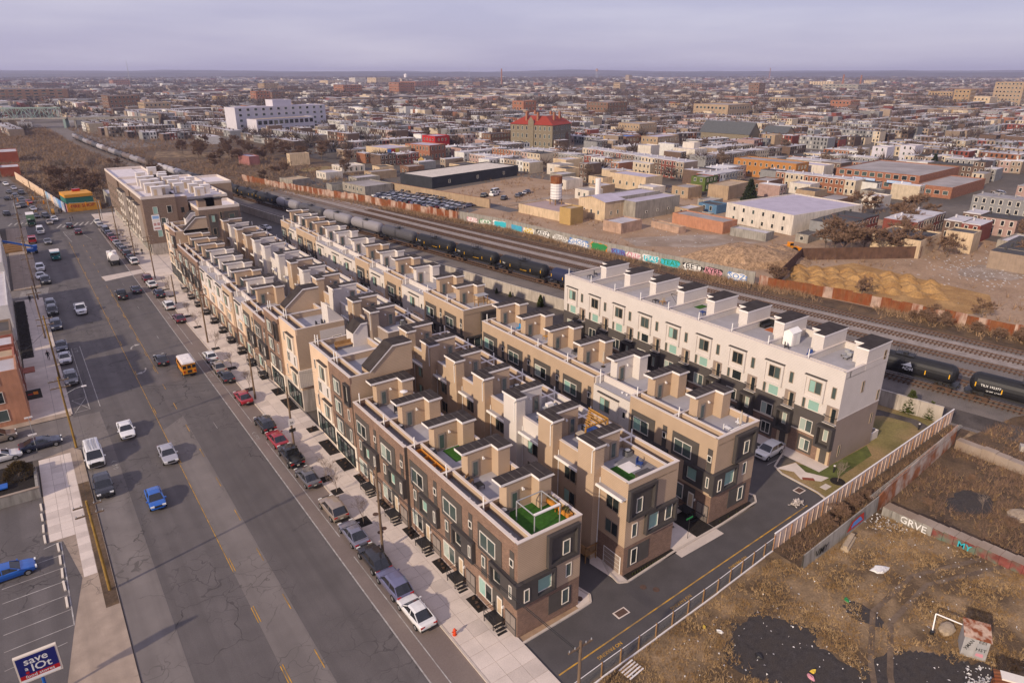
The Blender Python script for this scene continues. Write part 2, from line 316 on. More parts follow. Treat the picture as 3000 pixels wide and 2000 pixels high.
# front driveway and alleys of the estate
sheet('front_driveway', [(28.5, 31.3), (58, 32.6), (71.8, 34.9), (72.3, 41.5), (77.8, 44), (77.8, 39 + 60), (63.4, 100), (63.4, 38.6), (28.5, 38)], .006, 'asphalt_new')
sheet('forecourt', [(28.4, 188.5), (56, 191), (50, 204), (39.6, 204), (39.6, 211.4), (28.2, 211.4)], .02, 'concrete_b'); sheet('rear_alley', rect(35.2, 42.2, 37.5, 205), .012, 'asphalt_new'); sheet('courtyard', rect(49.2, 56.2, 37.5, 205), .008, 'concrete_b')
sheet('parking_yard', [(63.4, 99), (80, 99), (84, 120), (70, 232), (50, 232), (50, 205), (63.4, 200)], .012, 'asphalt_new')
for x in (51.2, 53.4):
    for k in range(8): sheet('garden_bed', rect(x, x + 1.4, 41.5 + k * 6.65, 45.5 + k * 6.65), .03, 'mulch')
ym = MB(); line(ym, 28.9, 33.3, 51, 34.35, .14); line(ym, 51, 34.35, 68.6, 35.1, .14); struct('driveway_line', ym, 'line_yellow')
def kerb(pts, w=.22, h=.14, name='kerb'):
    mb = MB()
    for a, b in zip(pts, pts[1:]): mb.bar((a[0], a[1], h / 2 - .02), (b[0], b[1], h / 2 - .02), w, h + .02)
    return struct(name, mb, 'kerb')
kerb([(28.5, 37.9), (35.4, 38.1), (36.9, 38.2), (37.5, 39), (37.2, 40.5), (35.9, 42)]); kerb([(42, 42), (41.2, 40), (41, 38.6), (41.9, 38.15), (49.1, 38.6), (57.5, 38.7), (64.2, 39.1), (65.2, 40), (64.6, 41.5), (63.7, 42.5)])
sheet('corner_walk', [(35.4, 38.2), (36.9, 38.3), (37.4, 39), (37.1, 40.4), (35.5, 43)], .05, 'concrete'); sheet('corner_walk', [(42, 44), (40.6, 42.5), (41.1, 38.7), (42, 38.3)], .05, 'concrete')
sheet('soil_strip', rect(28.6, 35.4, 38.05, 38.75), .02, 'dirt'); sheet('planting_strip', rect(42.2, 49.4, 38.35, 39.1), .05, 'mulch'); sheet('planting_strip', rect(56.2, 63.6, 38.85, 39.7), .05, 'mulch')
sheet('end_walk', [(49.4, 38.7), (53.2, 38.75), (53.2, 44), (49.4, 44)], .03, 'concrete'); sheet('planting_bed', rect(53.2, 56.1, 38.8, 43), .04, 'mulch')
# the lawn at the end of the tall row
sheet('lawn', [(71.6, 34.6), (103, 35.8), (101.2, 47), (90, 47), (89.2, 38.6), (77.6, 38.6), (76.5, 41.6), (72.6, 42.2), (72.2, 40.5)], .05, 'lawn')
sheet('lawn_patch', [(75.8, 41.4), (77.6, 38.4), (88, 38.4), (86, 36.6), (76, 36.2), (74.8, 39.2)], .058, 'lawn_green')
sheet('garden_path', [(98.5, 36.2), (99.6, 38), (98.6, 41.5), (95, 44.4), (91, 45.6), (91, 47.2), (96, 46.2), (100, 43), (101.3, 38), (100.6, 36)], .065, 'cinder')
sheet('footpath', [(72.7, 42.2), (76, 41.5), (75, 39.4), (76.2, 36.9), (74.6, 37.0), (73, 38.8), (73.8, 40.3)], .07, 'concrete'); sheet('ramp_pad', [(73.1, 38.6), (74.1, 37.5), (74.5, 38), (73.5, 39)], .076, 'brick_pad')
sheet('front_walk', rect(76.4, 78.7, 38.4, 98), .06, 'concrete')
kerb([(77, 44), (73, 42.6), (72.2, 41), (72, 36), (71.6, 34.6)])
for k in range(9): line(LN, 72.3, 44 + k * 3.1, 76.4, 44 + k * 3.1, .09, .03) if False else None
sm = MB()
for k in range(16): line(sm, 72.5, 43.4 + k * 3.1, 76.3, 43.4 + k * 3.1, .09, .03)
struct('parking_stall_line', sm, 'line_white')
# vacant lot in front, the scrub between the fences
sheet('vacant_lot', [(28, -60), (220, -60), (220, 8), (112, 34), (104, 34.5), (72, 33), (58, 32.5), (28.4, 31.1)], .0, 'dry_lot')
sheet('scrub_strip', [(58, 29.1), (104, 31.8), (104, 34.4), (58, 32.5)], .012, 'brush_soil')
sheet('scrub_field', [(74.5, 29.6), (76, 15), (80, -10), (180, -40), (180, 6), (114, 30), (98, 31.7)], .01, 'brush_soil')
def blob(cx, cy, rx, ry, n=22, j=.25, a=0):
    p = []; n = max(n, int(14 * max(rx, ry))); ph = [rnd.uniform(0, 6.28) for _ in range(9)]
    for k in range(n):
        t = 2 * pi * k / n; r = 1 + j * (sum(sin((q + 2) * t + ph[q]) / (q + 2) ** .7 for q in range(9)) * .5 + rnd.uniform(-.25, .25)); x, y = rx * r * cos(t), ry * r * sin(t); p.append((cx + x * cos(a) - y * sin(a), cy + x * sin(a) + y * cos(a)))
    return p
for args in ((46.5, 24, 4.2, 4.6), (42, 17.5, 4.5, 4.2), (52.2, 15.4, 6, 2.8), (40, 11, 5, 4), (47.8, 20, 2.6, 3.4), (56, 12.5, 4, 2.2), (57, 22, 1.1, 2)): sheet('gravel_patch', blob(*args), .012 + rnd.random() * .004, 'gravel_dark')
mat('track_mud', (.14, .098, .066), .95, .25, 1.5, fine=.3, col2=(.2, .145, .1))
for off in (0, 1.7):
    tp = [(34 + off * .2, 9 - off), (44, 13 - off), (52, 18.5 - off), (58, 21.5 - off), (66, 21.8 - off * .9), (80, 17 - off)]; mb = MB()
    for a, b in zip(tp, tp[1:]): line(mb, *a, *b, .5, .02)
    struct('wheel_track', mb, 'track_mud')
# railway land
sheet('railway_bed', along(-12.5, 37, -120, 860, 50), .006, 'ballast'); sheet('service_road', along(-11.5, -6, -120, 300, 30), .014, 'cinder')
sheet('pale_ballast', along(19.2, 26.5, 20, 300, 30), .014, 'ballast_pale'); sheet('pale_ballast', along(6, 9, -60, 160, 30), .014, 'cinder')
sheet('railway_verge', along(29.5, 37, -60, 330, 36), .02, 'brush_soil')
sheet('wild_land', [(14, 300)] + [(TX(y) - 6, y) for y in range(300, 640, 20)] + [(40, 640), (34, 800), (-60, 800), (-30, 620), (-10, 520), (0, 400), (10, 340)], .008, 'brush_soil')
sheet('wild_land', [(TX(y) + 7, y) for y in range(300, 560, 20)] + [(150, 560), (150, 330), (100, 330)], .01, 'brush_soil')
sheet('yellow_field', [(72, 470), (118, 440), (125, 475), (80, 508)], .03, 'dry_lot')
sheet('scrap_yard', [(TX(y) + 37, y) for y in range(-60, 235, 15)] + [(150, 215), (205, 215), (250, 160), (230, 20), (260, -60)], .01, 'dirt')
sheet('yard_floor', [(150, 150), (172, 140), (190, 128), (182, 120), (160, 128), (146, 140)], .022, 'dirt_pale'); sheet('cleared_lot', [(150, 215), (150, 262), (205, 276), (215, 222)], .022, 'dirt'); sheet('concrete_pad', blob(200, 66, 10, 6, 20), .03, 'dirt_pale'); sheet('sand_patch', blob(176, 218, 16, 5, 20), .03, 'dirt_pale')
sheet('green_lot', blob(136, 362, 13, 9, 20, .12), .03, 'lawn'); sheet('tow_yard', [(117, 268), (131, 276), (140, 216), (132, 212)], .02, 'asphalt')
sheet('rear_road', [(146, 205), (152, 205), (148, 262), (138, 330), (130, 330), (141, 262)], .03, 'asphalt')
sheet('orange_ground', [(150, 60), (146, 92), (160, 96), (180, 92), (178, 58), (165, 52)], .02, 'orange_soil')
# left-hand pavement, parking lot, side streets
lw = MB(); lw.prism([(-5.3, -20), (-.3, -20), (-.3, 100.3), (-1.2, 101.8), (-5.2, 100.4), (-5.3, 80)], -.02, .09); LS = struct('left_sidewalk', lw, 'concrete_old')
lw = MB(); lw.prism(rect(-5.4, -.2, 113.4, 184), -.02, .09); LS2 = struct('left_sidewalk', lw, 'concrete_b'); lw = MB(); lw.prism(rect(-5.4, .1, 194, 278), -.02, .09); struct('left_sidewalk', lw, 'concrete_old')
pl = [cached(('panel_l', v), lambda mb: mb.box(.01, 1.2, .01, 1.58, 0, .04), [v]) for v in ('concrete', 'concrete_b')]
for k in range(13):
    for j in range(3):
        y = 79.6 + k * 1.6
        if j == 2 and 79 < y < 90.9: pass
        ob('paving_panel', pl[rnd.choice((0, 0, 1))], LS, (-5.2 + j * 1.22, y, .06 + rnd.random() * .006))
for k in range(6): ob('paving_panel', pl[k % 2], LS, (-2.75, 71 + k * 1.5, .06 + rnd.random() * .006))
sheet('verge_strip', [(-1.5, 64.8), (-.35, 64.8), (-.35, 91), (-1.5, 91)], .098, 'brush_soil')
sheet('parking_lot', [(-40, 20), (-5.3, 20), (-5.3, 57), (-4.2, 63.9), (-2.9, 71), (-4.0, 79), (-5.3, 79.5), (-5.3, 90.2), (-40, 90.2)], .1, 'asphalt')
pm_ = MB(); line(pm_, -4.2, 64, -4.2, 79, .11, .115)
for k in range(6): line(pm_, -4.2, 64.1 + 2.45 * k, -9.6, 63.6 + 2.45 * k + .3, .09, .115)
line(pm_, -4.3, 79, -5.8, 78.6, .1, .115); line(pm_, -4.9, 62, -9.6, 61.4, .08, .115); struct('parking_lot_line', pm_, 'line_white')
sheet('side_street', rect(-60, -.2, 100.9, 112.8), .012, 'asphalt_pale'); sheet('side_street', rect(-60, -.2, 184.6, 193.6), .012, 'asphalt_pale')
sheet('corner_pavement', rect(-30, -.4, 112.8, 114.4), .096, 'concrete_old')
mat('seam', (.1, .085, .078), .8, .2, 2)
# ------------------------------------------------------------------ the estate: every townhouse is a thing of its own
SID = {'tan': 'tan', 'white': 'white_siding', 'taupe': 'taupe'}
PANES = ['pane_teal', 'pane_teal', 'pane_mid', 'pane_dark', 'pane_pale']
def pick(): return rnd.choice(PANES)
def penthouse(t, sx, x0, x1, y1, yb, xs, ys, z0, z1, side, over=.75):
    """L-shaped stair head: bar x0..x1 between yb..y1, a wider end from xs..x1 reaching out to ys"""
    mb = MB(sx); mb.prism([(x0, yb), (xs, yb), (xs, ys), (x1, ys), (x1, y1), (x0, y1)], z0, z1, 0); o = part(t, 'stair_head', mb, SID[side])
    r = MB(sx); e = .14
    if xs < x0 + .01 or xs > x1 - .01: fp = [(x0 - over, yb - e), (x1 + e, yb - e), (x1 + e, y1 + e), (x0 - over, y1 + e)]
    else: fp = [(x0 - over, yb - e), (xs - e, yb - e), (xs - e, ys - e), (x1 + e, ys - e), (x1 + e, y1 + e), (x0 - over, y1 + e)]
    r.prism(fp, z1, z1 + .26, 0, 1, True)
    ro = part(o, 'roof', r, ['fascia', 'shingle'])
    for k in range(1, 6):
        xx = x0 - over + k * (x1 + e - x0 + over) / 6; s = MB(sx); s.box(xx - .03, xx + .03, (yb if xx < xs else ys) - e + .1, y1 + e - .1, z1 + .255, z1 + .285); part(o, 'roof_seam', s, 'seam')
    d = MB(sx); dx = x0 + .38; d.box(dx, dx + .98, yb - .05, yb + .02, z0, z0 + 2.15, 0); d.box(dx + .1, dx + .88, yb - .07, yb, z0 + .08, z0 + 2.05, 1); d.box(dx + .24, dx + .74, yb - .085, yb, z0 + .3, z0 + 1.9, 2)
    part(o, 'door', d, ['frame_bronze', 'door_grey', 'pane_mid'])
    l = MB(sx); l.box(dx + 1.35, dx + 1.47, yb - .16, yb, z0 + 2.05, z0 + 2.2); l.box(dx + 1.3, dx + 1.4, yb - .26, yb - .1, z0 + 1.96, z0 + 2.08); l.box(dx + 1.45, dx + 1.55, yb - .26, yb - .1, z0 + 1.96, z0 + 2.08); part(o, 'flood_light', l, 'white_pvc')
    g = MB(sx); g.path([(x1 + .2, ys - .2, z1 + .1), (x1 + .2, ys + .1, z1 - .15), (x1 + .06, ys + .35, z1 - .45), (x1 + .06, ys + .35, z0 + .3)], .05, 6); part(o, 'downspout', g, 'white_pvc')
    
    for yy in (yb + .2, y1 - .2): b = MB(sx); b.bar((x0 - over + .15, yy, z1 - .02), (x0, yy, z1 - .4), .1, .1); part(o, 'bracket', b, 'tan')
    return o
def condenser(loc, label, group):
    def mk(mb):
        mb.box(-.36, .36, -.36, .36, 0, .68, 0); mb.cyl(0, 0, .68, .72, .3, 10, 1)
        for k in range(6): mb.box(-.37, .37, -.37, .37, .1 + k * .09, .13 + k * .09, 1)
    o = ob('air_conditioner', cached('air_conditioner', mk, ['black_metal', 'grey_metal']), None, loc); tag(o, label, 'air conditioner', group)
def shell(t, sx, w, d, hp, side, low, front_par=True, zlow=3.5, sw=1.5, ends=(False, False)):
    """walls, parapets, copings, roof deck and the narrow roof strip behind the front parapet"""
    dk = hp - .85; mb = MB(sx)
    mb.box(0, d, 0, w, -.02, zlow, 1, bot=False); mb.box(.0, d, 0, w, zlow, dk, 0, bot=False)
    if front_par: mb.box(0, .25, 0, w, dk, hp, 0)
    mb.box(d - .22, d, 0, w, dk, hp, 0); mb.box(.25, d - .22, w - .16, w, dk, hp, 0)
    if ends[0]: mb.box(.25, d - .22, 0, .22, dk, hp, 0)
    mb.box(sw, sw + .2, .0 if not ends[0] else .22, w - .16, dk, hp, 0)
    part(t, 'wall', mb, [SID.get(side, side), low])
    c = MB(sx); cz = hp
    if front_par: c.box(-.05, .32, -.0, w, cz, cz + .07)
    c.box(d - .3, d + .05, 0, w, cz, cz + .07); c.box(.32, d - .3, w - .24, w + .06, cz, cz + .065)
    if ends[0]: c.box(-.05, d + .05, -.05, .3, cz + .005, cz + .08)
    if ends[1]: c.box(-.05, d + .05, w - .26, w + .05, cz + .005, cz + .08)
    c.box(sw - .04, sw + .24, 0, w, cz - .02, cz + .06); part(t, 'coping', c, 'cap')
    r = MB(sx); r.box(sw + .2, d - .22, 0, w - .16, dk - .05, dk + .015, bot=False); part(t, 'roof_deck', r, 'deck')
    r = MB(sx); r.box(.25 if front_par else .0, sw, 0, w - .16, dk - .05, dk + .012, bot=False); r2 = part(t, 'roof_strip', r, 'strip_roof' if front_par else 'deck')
    for yy in (w * .22, w * .34): v = MB(sx); v.cyl(.85, yy, dk, dk + .17, .09, 8, 0, .09); v.cyl(.85, yy, dk + .16, dk + .2, .15, 8); part(r2, 'roof_vent', v, 'white_pvc')
    p = MB(sx); p.cyl(.7, w - .45, dk, hp + 1.15, .07, 7); part(t, 'vent_pipe', p, 'white_pvc')
    return dk
FRONT = {}
def panelbox(t, name, sx, x0, x1, y0, y1, z0, z1, m='dark_panel'):
    mb = MB(sx); mb.box(x0, x1, y0, y1, z0, z1); return part(t, name, mb, m)
def frame_box(t, name, sx, xo, y0, y1, z0, z1, m='dark_frame', fw=.32, inner='dark_panel', face='x'):
    """a projecting surround: a frame of depth xo round a recessed panel"""
    mb = MB(sx)
    B = (lambda a0, a1, e0, e1, c, mm: mb.box(-c, 0, a0, a1, e0, e1, mm)) if face == 'x' else (lambda a0, a1, e0, e1, c, mm: mb.box(a0, a1, -c, 0, e0, e1, mm))
    B(y0, y1, z0, z0 + fw, xo, 0); B(y0, y1, z1 - fw, z1, xo, 0); B(y0, y0 + fw, z0 + fw, z1 - fw, xo, 0); B(y1 - fw, y1, z0 + fw, z1 - fw, xo, 0); B(y0 + fw, y1 - fw, z0 + fw, z1 - fw, .04, 1)
    return part(t, name, mb, [m, inner])
def facade_main(t, sx, w, z, stoop=True, corner=False, base='brown_brick', ground=True):
    """street facade of the brick and tan houses, measured off the photograph"""
    panelbox(t, 'facade_panel', sx, -.05, 0, 2.35, 6.25, 6.13 + z, 9.15 + z); window(t, sx * -.05, 3.3, 5.85, 6.65 + z, 8.4 + z, 2, (rnd.choice(('pane_dark', 'pane_mid')), rnd.choice(('pane_teal', 'pane_teal', 'pane_pale', 'pane_mid'))), sx=sx)
    panelbox(t, 'facade_panel', sx, -.05, 0, .45, 1.1, 6.2 + z, 9.2 + z); window(t, sx * -.05, .48, 1.07, 7.6 + z, 8.4 + z, 1, ('pane_dark',), sx=sx)
    o = MB(sx); o.box(-.45, 0, 0, 2.0, 3.95 + z, 6.35 + z); o.box(-.45, 0, 2.0, 3.9, 3.95 + z, 4.25 + z); o.box(-.45, 0, 2.0, 3.9, 6.0 + z, 6.35 + z); o.box(-.45, 0, 3.6, 3.9, 4.25 + z, 6.0 + z); part(t, 'bay_surround', o, 'dark_frame')
    window(t, sx * -.03, 2.0, 3.58, 4.27 + z, 5.95 + z, 1, (rnd.choice(('pane_teal', 'pane_pale', 'pane_teal', 'pane_dark')),), sx=sx); window(t, sx * -.45, .2, .6, 4.6 + z, 5.95 + z, 1, ('pane_mid',), sx=sx)
    panelbox(t, 'facade_panel', sx, -.05, 0, 4.85, 5.75, 3.45 + z, 5.9 + z); window(t, sx * -.05, 5.0, 5.6, 4.5 + z, 5.75 + z, 1, ('pane_mid',), sx=sx)
    if not ground: return
    window(t, sx * -.03, 3.9, 6.15, 1.0 + z, 2.95 + z, 2, (rnd.choice(('pane_dark', 'pane_mid')), rnd.choice(('pane_teal', 'pane_pale'))), sx=sx); panelbox(t, 'facade_panel', sx, -.04, 0, 2.2, 3.85, .8 + z, 3.2 + z)
    d = MB(sx); d.box(-.09, 0, 2.3, 3.1, .85, 2.75, 0); d.box(-.11, 0, 2.42, 2.98, 1.0, 2.6, 1); part(t, 'door', d, ['frame_white', 'door_cream'])
    g = MB(sx); g.box(-.06, 0, .12, 1.8, .05, 2.25, 0); g.box(-.09, 0, .2, .92, .9, 2.15, 1); g.box(-.09, 0, 1.0, 1.72, .9, 2.15, 1)
    for k in range(5): g.box(-.11, 0, .2, 1.72, .15 + k * .13, .2 + k * .13, 1)
    part(t, 'louvre_gate', g, ['dark_frame', 'grey_siding'])
    l = MB(sx); l.box(-.2, 0, 2.05, 2.15, 2.0, 2.25); part(t, 'wall_lamp', l, 'white_pvc')
    if stoop: stoop_(t, sx)
def stoop_(t, sx, y=2.0, z=.82):
    s = MB(sx); s.box(-1.35, -.05, y - .1, y + 1.5, z - .08, z)
    for px in (-1.3, -.1):
        for py in (y - .05, y + 1.45): s.box(px - .03, px + .03, py - .03, py + .03, 0, z)
    o = part(t, 'stoop', s, 'black_metal')
    s = MB(sx)
    for k in range(3): s.box(-1.3, -.3, y - .1 - .27 * (k + 1), y - .1 - .27 * k, z - .22 * (k + 1) - .04, z - .22 * (k + 1))
    part(o, 'step', s, 'black_metal'); s = MB(sx)
    for px, py in ((-1.32, y - .1), (-1.32, y + 1.48), (-.1, y + 1.48), (-1.32, y + .7)): s.box(px - .02, px + .02, py - .02, py + .02, z, z + .95)
    for zz in (z + .5, z + .95): s.box(-1.34, -1.3, y - .1, y + 1.5, zz - .03, zz); s.box(-1.34, -.08, y + 1.46, y + 1.5, zz - .03, zz)
    s.bar((-1.32, y - .1, z + .95), (-1.32, y - .95, z + .1), .04, .04); part(o, 'railing', s, 'black_metal')
def facade_white(t, sx, w, z, side='white', base=True):
    fr = 'cream_trim' if side == 'white' else 'white_siding'
    a = MB(sx); a.box(-.12, 0, 1.9, 5.6, 6.2 + z, 9.2 + z, 0); a.box(-.3, 0, 1.8, 5.7, 9.2 + z, 9.32 + z, 1); part(t, 'bay_surround', a, ['white_siding', 'dark_frame']); window(t, sx * -.12, 3.4, 5.2, 6.8 + z, 8.7 + z, 2, ('pane_mid', 'pane_teal'), 'frame_bronze', sx=sx)
    window(t, 0, .6, 1.2, 7.2 + z, 8.2 + z, 1, ('pane_dark',), sx=sx)
    a = MB(sx); a.box(-.1, 0, .8, 4.2, 3.6 + z, 6 + z, 0); part(t, 'facade_panel', a, ['cream_panel']); window(t, sx * -.1, 2.2, 4.0, 3.9 + z, 5.6 + z, 2, ('pane_mid', 'pane_mid'), sx=sx); window(t, 0, 4.9, 5.5, 3.9 + z, 5.6 + z, 1, ('pane_dark',), sx=sx)
    window(t, 0, 3.9, 6.0, 1 + z, 2.9 + z, 2, ('pane_mid', 'pane_pale'), sx=sx); d = MB(sx); d.box(-.09, 0, 2.3, 3.1, .85, 2.75); part(t, 'door', d, 'door_cream')
    g = MB(sx); g.box(-.06, 0, .12, 1.8, .05, 2.25); part(t, 'louvre_gate', g, 'dark_frame'); stoop_(t, sx)
def rear(t, sx, w, d, hp, side):
    """garage side: windows on three floors, a garage door, a small lower roof ledge and a downspout; outward normal is +x local"""
    f = -sx; X = sx * (d + .0)
    for zz in (6.95, 4.1): window(t, X, 1.0, 2.85, zz, zz + 1.6, 2, ('pane_dark', rnd.choice(('pane_teal', 'pane_mid', 'pane_dark'))), 'frame_bronze', sx=f)
    for zz in (7.6, 4.9, 2.3): window(t, X, 4.9, 5.4, zz, zz + 1.15, 1, ('pane_dark',), 'frame_bronze', sx=f)
    g = MB(sx); g.box(d, d + .05, .35, 2.85, .0, 2.1, 0)
    for k in range(4): g.box(d, d + .06, .45, 2.75, .06 + k * .51, .53 + k * .51, 1)
    part(t, 'garage_door', g, ['white_pvc', 'taupe'])
    l = MB(sx); l.box(d, d + .62, .15, 3.9, 9.15, 9.3, 0, 1); l.box(d + .56, d + .72, .1, 3.95, 9.12, 9.38, 0); part(t, 'ledge_roof', l, ['white_pvc', 'deck'])
    p = MB(sx); p.path([(d + .1, 3.85, 9.9), (d + .1, 3.85, .2)], .05, 6); part(t, 'downspout', p, 'white_pvc')
def house(row, i, total, x0, y0, w, color, sx, d, hp, face, where, end=False, ph=True, front_par=True, z=0, facing=True, rearface=False, label=None, rail=None, zlow=3.5, low='brown_brick'):
    col = {'tan': 'tan-sided', 'white': 'white-sided', 'brick': 'brown-brick-fronted', 'taupe': 'taupe-sided'}[color]
    lab = label or '%s townhouse, %s from the %s' % (col, ORD[i], where)
    t = thing('townhouse', lab, 'house', (x0, y0, 0), 0, 'townhouses of ' + row)
    side = 'tan' if color == 'brick' else color
    dk = shell(t, sx, w, d, hp, 'brown_brick' if color == 'brick' else side, low, front_par, zlow, ends=(end, False))
    if color == 'brick' : # upper side and rear walls of the brick-fronted houses are tan siding
        s = MB(sx); s.box(.03, d + .015, -.012, w - .01, zlow, hp - .002); s.box(.03, d + .0, .0, w - .16, hp - .9, hp - .02) if False else None
        q = MB(sx); q.box(d, d + .015, 0, w, zlow, hp - .01); q.box(d - .24, d - .22, 0, w, dk, hp - .01); q.box(1.49, 1.5, .0 if not end else .22, w - .16, dk + .02, hp - .03); q.box(1.7, 1.712, .0 if not end else .22, w - .16, dk + .02, hp - .03)
        q.box(1.7, d - .22, w - .175, w - .16, dk + .02, hp - .01)
        if end: q.box(.02, d + .01, -.015, 0, zlow, hp - .01)
        part(t, 'siding', q, 'tan')
    if facing: face(t, sx, w, z) if face is not facade_main else facade_main(t, sx, w, z, corner=end)
    if rearface: rear(t, sx, w, d, hp, side)
    if ph:
        if rearface: # rows whose stair head sits at the rear (garage) side
            o = penthouse(t, sx, 3.4, 8.15, w - .2, w - 1.35, 6.9, w - 2.75, dk, hp + 2.35, side, .15)
            q = MB(sx); q.box(d, 8.15, w - 2.75, w - .2, 0, dk + .01); part(t, 'stair_tower', q, SID[side])
        else: penthouse(t, sx, 2.55, 6.9, w - .35, w - 1.55, 5.45, w - 2.75, dk, hp + 2.3, side)
    return t, dk
UNITS = {}
# row along the street, near block
for i in range(5):
    y0 = 38.7 + 6.75 * i; x0 = 28.4 if i < 3 else 28.05
    t, dk = house('the street-front row by the driveway', i, 5, x0, y0, 6.75, 'brick', 1, 7.3, 10.4, facade_main, 'fenced driveway along the avenue', i == 0)
    UNITS['A', i] = (t, x0, y0, dk); condenser((x0 + 2.1, y0 + 5.0, dk), 'black air conditioner on the roof of the %s brick-fronted house from the driveway' % ORD[i], 'air conditioners on the street-front roofs')
    if i == 3:
        q = MB(); q.box(0, .4, -.012, 0, 0, 10.3); part(t, 'return_wall', q, 'dark_panel')
    if i == 0:  # gable end facing the driveway
        frame_box(t, 'end_surround', 1, .42, 3.2, 6.85, 6.5, 9.95, face='y'); window(t, -.05, 5.1, 5.95, 6.95, 8.5, 1, ('pane_mid',), face='y')
        o = MB(); o.box(-.45, 2.0, -.45, 0, 3.85, 6.3); o.box(2.0, 4.15, -.45, 0, 3.85, 4.1); o.box(2.0, 4.15, -.45, 0, 5.95, 6.3); o.box(3.9, 4.15, -.45, 0, 4.1, 5.95); part(t, 'end_bay', o, 'dark_frame')
        window(t, -.03, 2.1, 3.85, 4.12, 5.75, 1, ('pane_teal',), face='y'); window(t, -.45, .4, 1.0, 4.2, 5.6, 1, ('pane_mid',), face='y'); window(t, 0, 5.55, 6.25, 4.15, 5.7, 1, ('pane_mid',), face='y')
        q = MB(); q.box(3.6, 6.3, -.05, 0, .8, 3.0); part(t, 'facade_panel', q, 'dark_panel'); window(t, -.05, 5.15, 6.0, 1.2, 2.9, 1, ('pane_mid',), face='y')
# row along the street, far block (from the cross walk to the apartment block)
farA = ['brick', 'tan', 'white', 'tan', 'white', 'white', 'white', 'brick', 'brick', 'brick']
for i, c in enumerate(farA):
    y0 = 107.6 + 6.65 * i; x0 = 28.1 if c != 'white' else 28.35
    t, dk = house('the street-front row beyond the cross walk', i, 10, x0, y0, 6.65, c, 1, 7.3, 10.4, facade_white if c == 'white' or i in (3,) else facade_main, 'cross walk in the far street-front block', False, i > 0, c != 'white')
    UNITS['A2', i] = (t, x0, y0, dk); condenser((x0 + 2.1, y0 + 4.9, dk), 'black air conditioner on the roof of the %s house beyond the cross walk' % ORD[i], 'air conditioners on the street-front roofs')
# second row, its garage side to the alley (mirrored: roof strip to the east)
Bn = ['tan', 'tan', 'white', 'tan', 'tan', 'tan', 'tan']
for i, c in enumerate(Bn):
    y0 = 39.1 + 6.62 * i
    t, dk = house('the alley row by the driveway', i, 7, 49.2, y0, 6.62, c, -1, 7.2, 11.05, facade_main, 'driveway in the row with alley garages', i == 0, True, True, .2, True, True)
    UNITS['B', i] = (t, 49.2, y0, dk); condenser((49.2 - 2.5, y0 + 4.9, dk), 'black air conditioner on the roof of the %s alley house from the driveway' % ORD[i], 'air conditioners on the alley-row roofs')
    if i == 0:
        frame_box(t, 'end_surround', -1, .42, 3.4, 7.2, 6.8, 10.3, face='y'); window(t, -.05, -5.95, -5.1, 7.2, 8.9, 1, ('pane_mid',), face='y')
        frame_box(t, 'end_bay', -1, .42, -.0, 4.55, 4.1, 6.75, face='y', fw=.28); window(t, -.05, -4.2, -2.6, 4.4, 6.3, 1, ('pane_teal',), face='y'); window(t, -.05, -1.5, -.5, 4.5, 6.3, 1, ('pane_mid',), face='y')
        window(t, 0, -6.3, -5.55, 4.35, 6.0, 1, ('pane_mid',), face='y'); q = MB(-1); q.box(3.6, 6.6, -.05, 0, .8, 3.1); part(t, 'facade_panel', q, 'dark_panel'); window(t, -.05, -6.2, -5.35, 1.0, 2.9, 1, ('pane_dark',), face='y')
        q = MB(-1); q.box(7.4, 9.0, 3.6, 5.6, .9, 1.0)   # timber back steps
        for xx in (7.45, 8.9):
            for yy in (3.65, 4.6, 5.5): q.box(xx, xx + .1, yy, yy + .1, 0, 2.0)
        for k in range(9): q.box(8.94, 8.97, 3.7 + k * .2, 3.76 + k * .2, 1, 1.9); q.box(7.5 + k * .16, 7.55 + k * .16, 3.62, 3.66, 1, 1.9)
        q.box(7.4, 9.02, 3.6, 3.7, 1.9, 2); q.box(8.92, 9.02, 3.6, 5.6, 1.9, 2); part(t, 'timber_steps', q, 'wood')
Bt = [96.2, 102.6, 109.2, 117.5, 125.2, 132.2, 138.9, 146.5, 155.6, 162.4, 168.9, 176.3, 182.4, 188.6]; Bc = ['taupe', 'tan', 'white', 'tan', 'white', 'tan', 'white', 'white', 'white', 'tan', 'tan', 'white', 'tan']
for i, c in enumerate(Bc):
    y0 = Bt[i] - 6.3; w = Bt[i + 1] - Bt[i]
    t, dk = house('the alley row beyond the cross walk', i, 13, 48.6, y0, w, c, -1, 7.2, 11.05, facade_main, 'cross walk in the row with alley garages', i == 0, True, True, .2, False, True)
    UNITS['B2', i] = (t, 48.6, y0, dk); condenser((48.6 - 2.5, y0 + w - 1.9, dk), 'black air conditioner on the roof of the %s alley house beyond the cross walk' % ORD[i], 'air conditioners on the alley-row roofs')
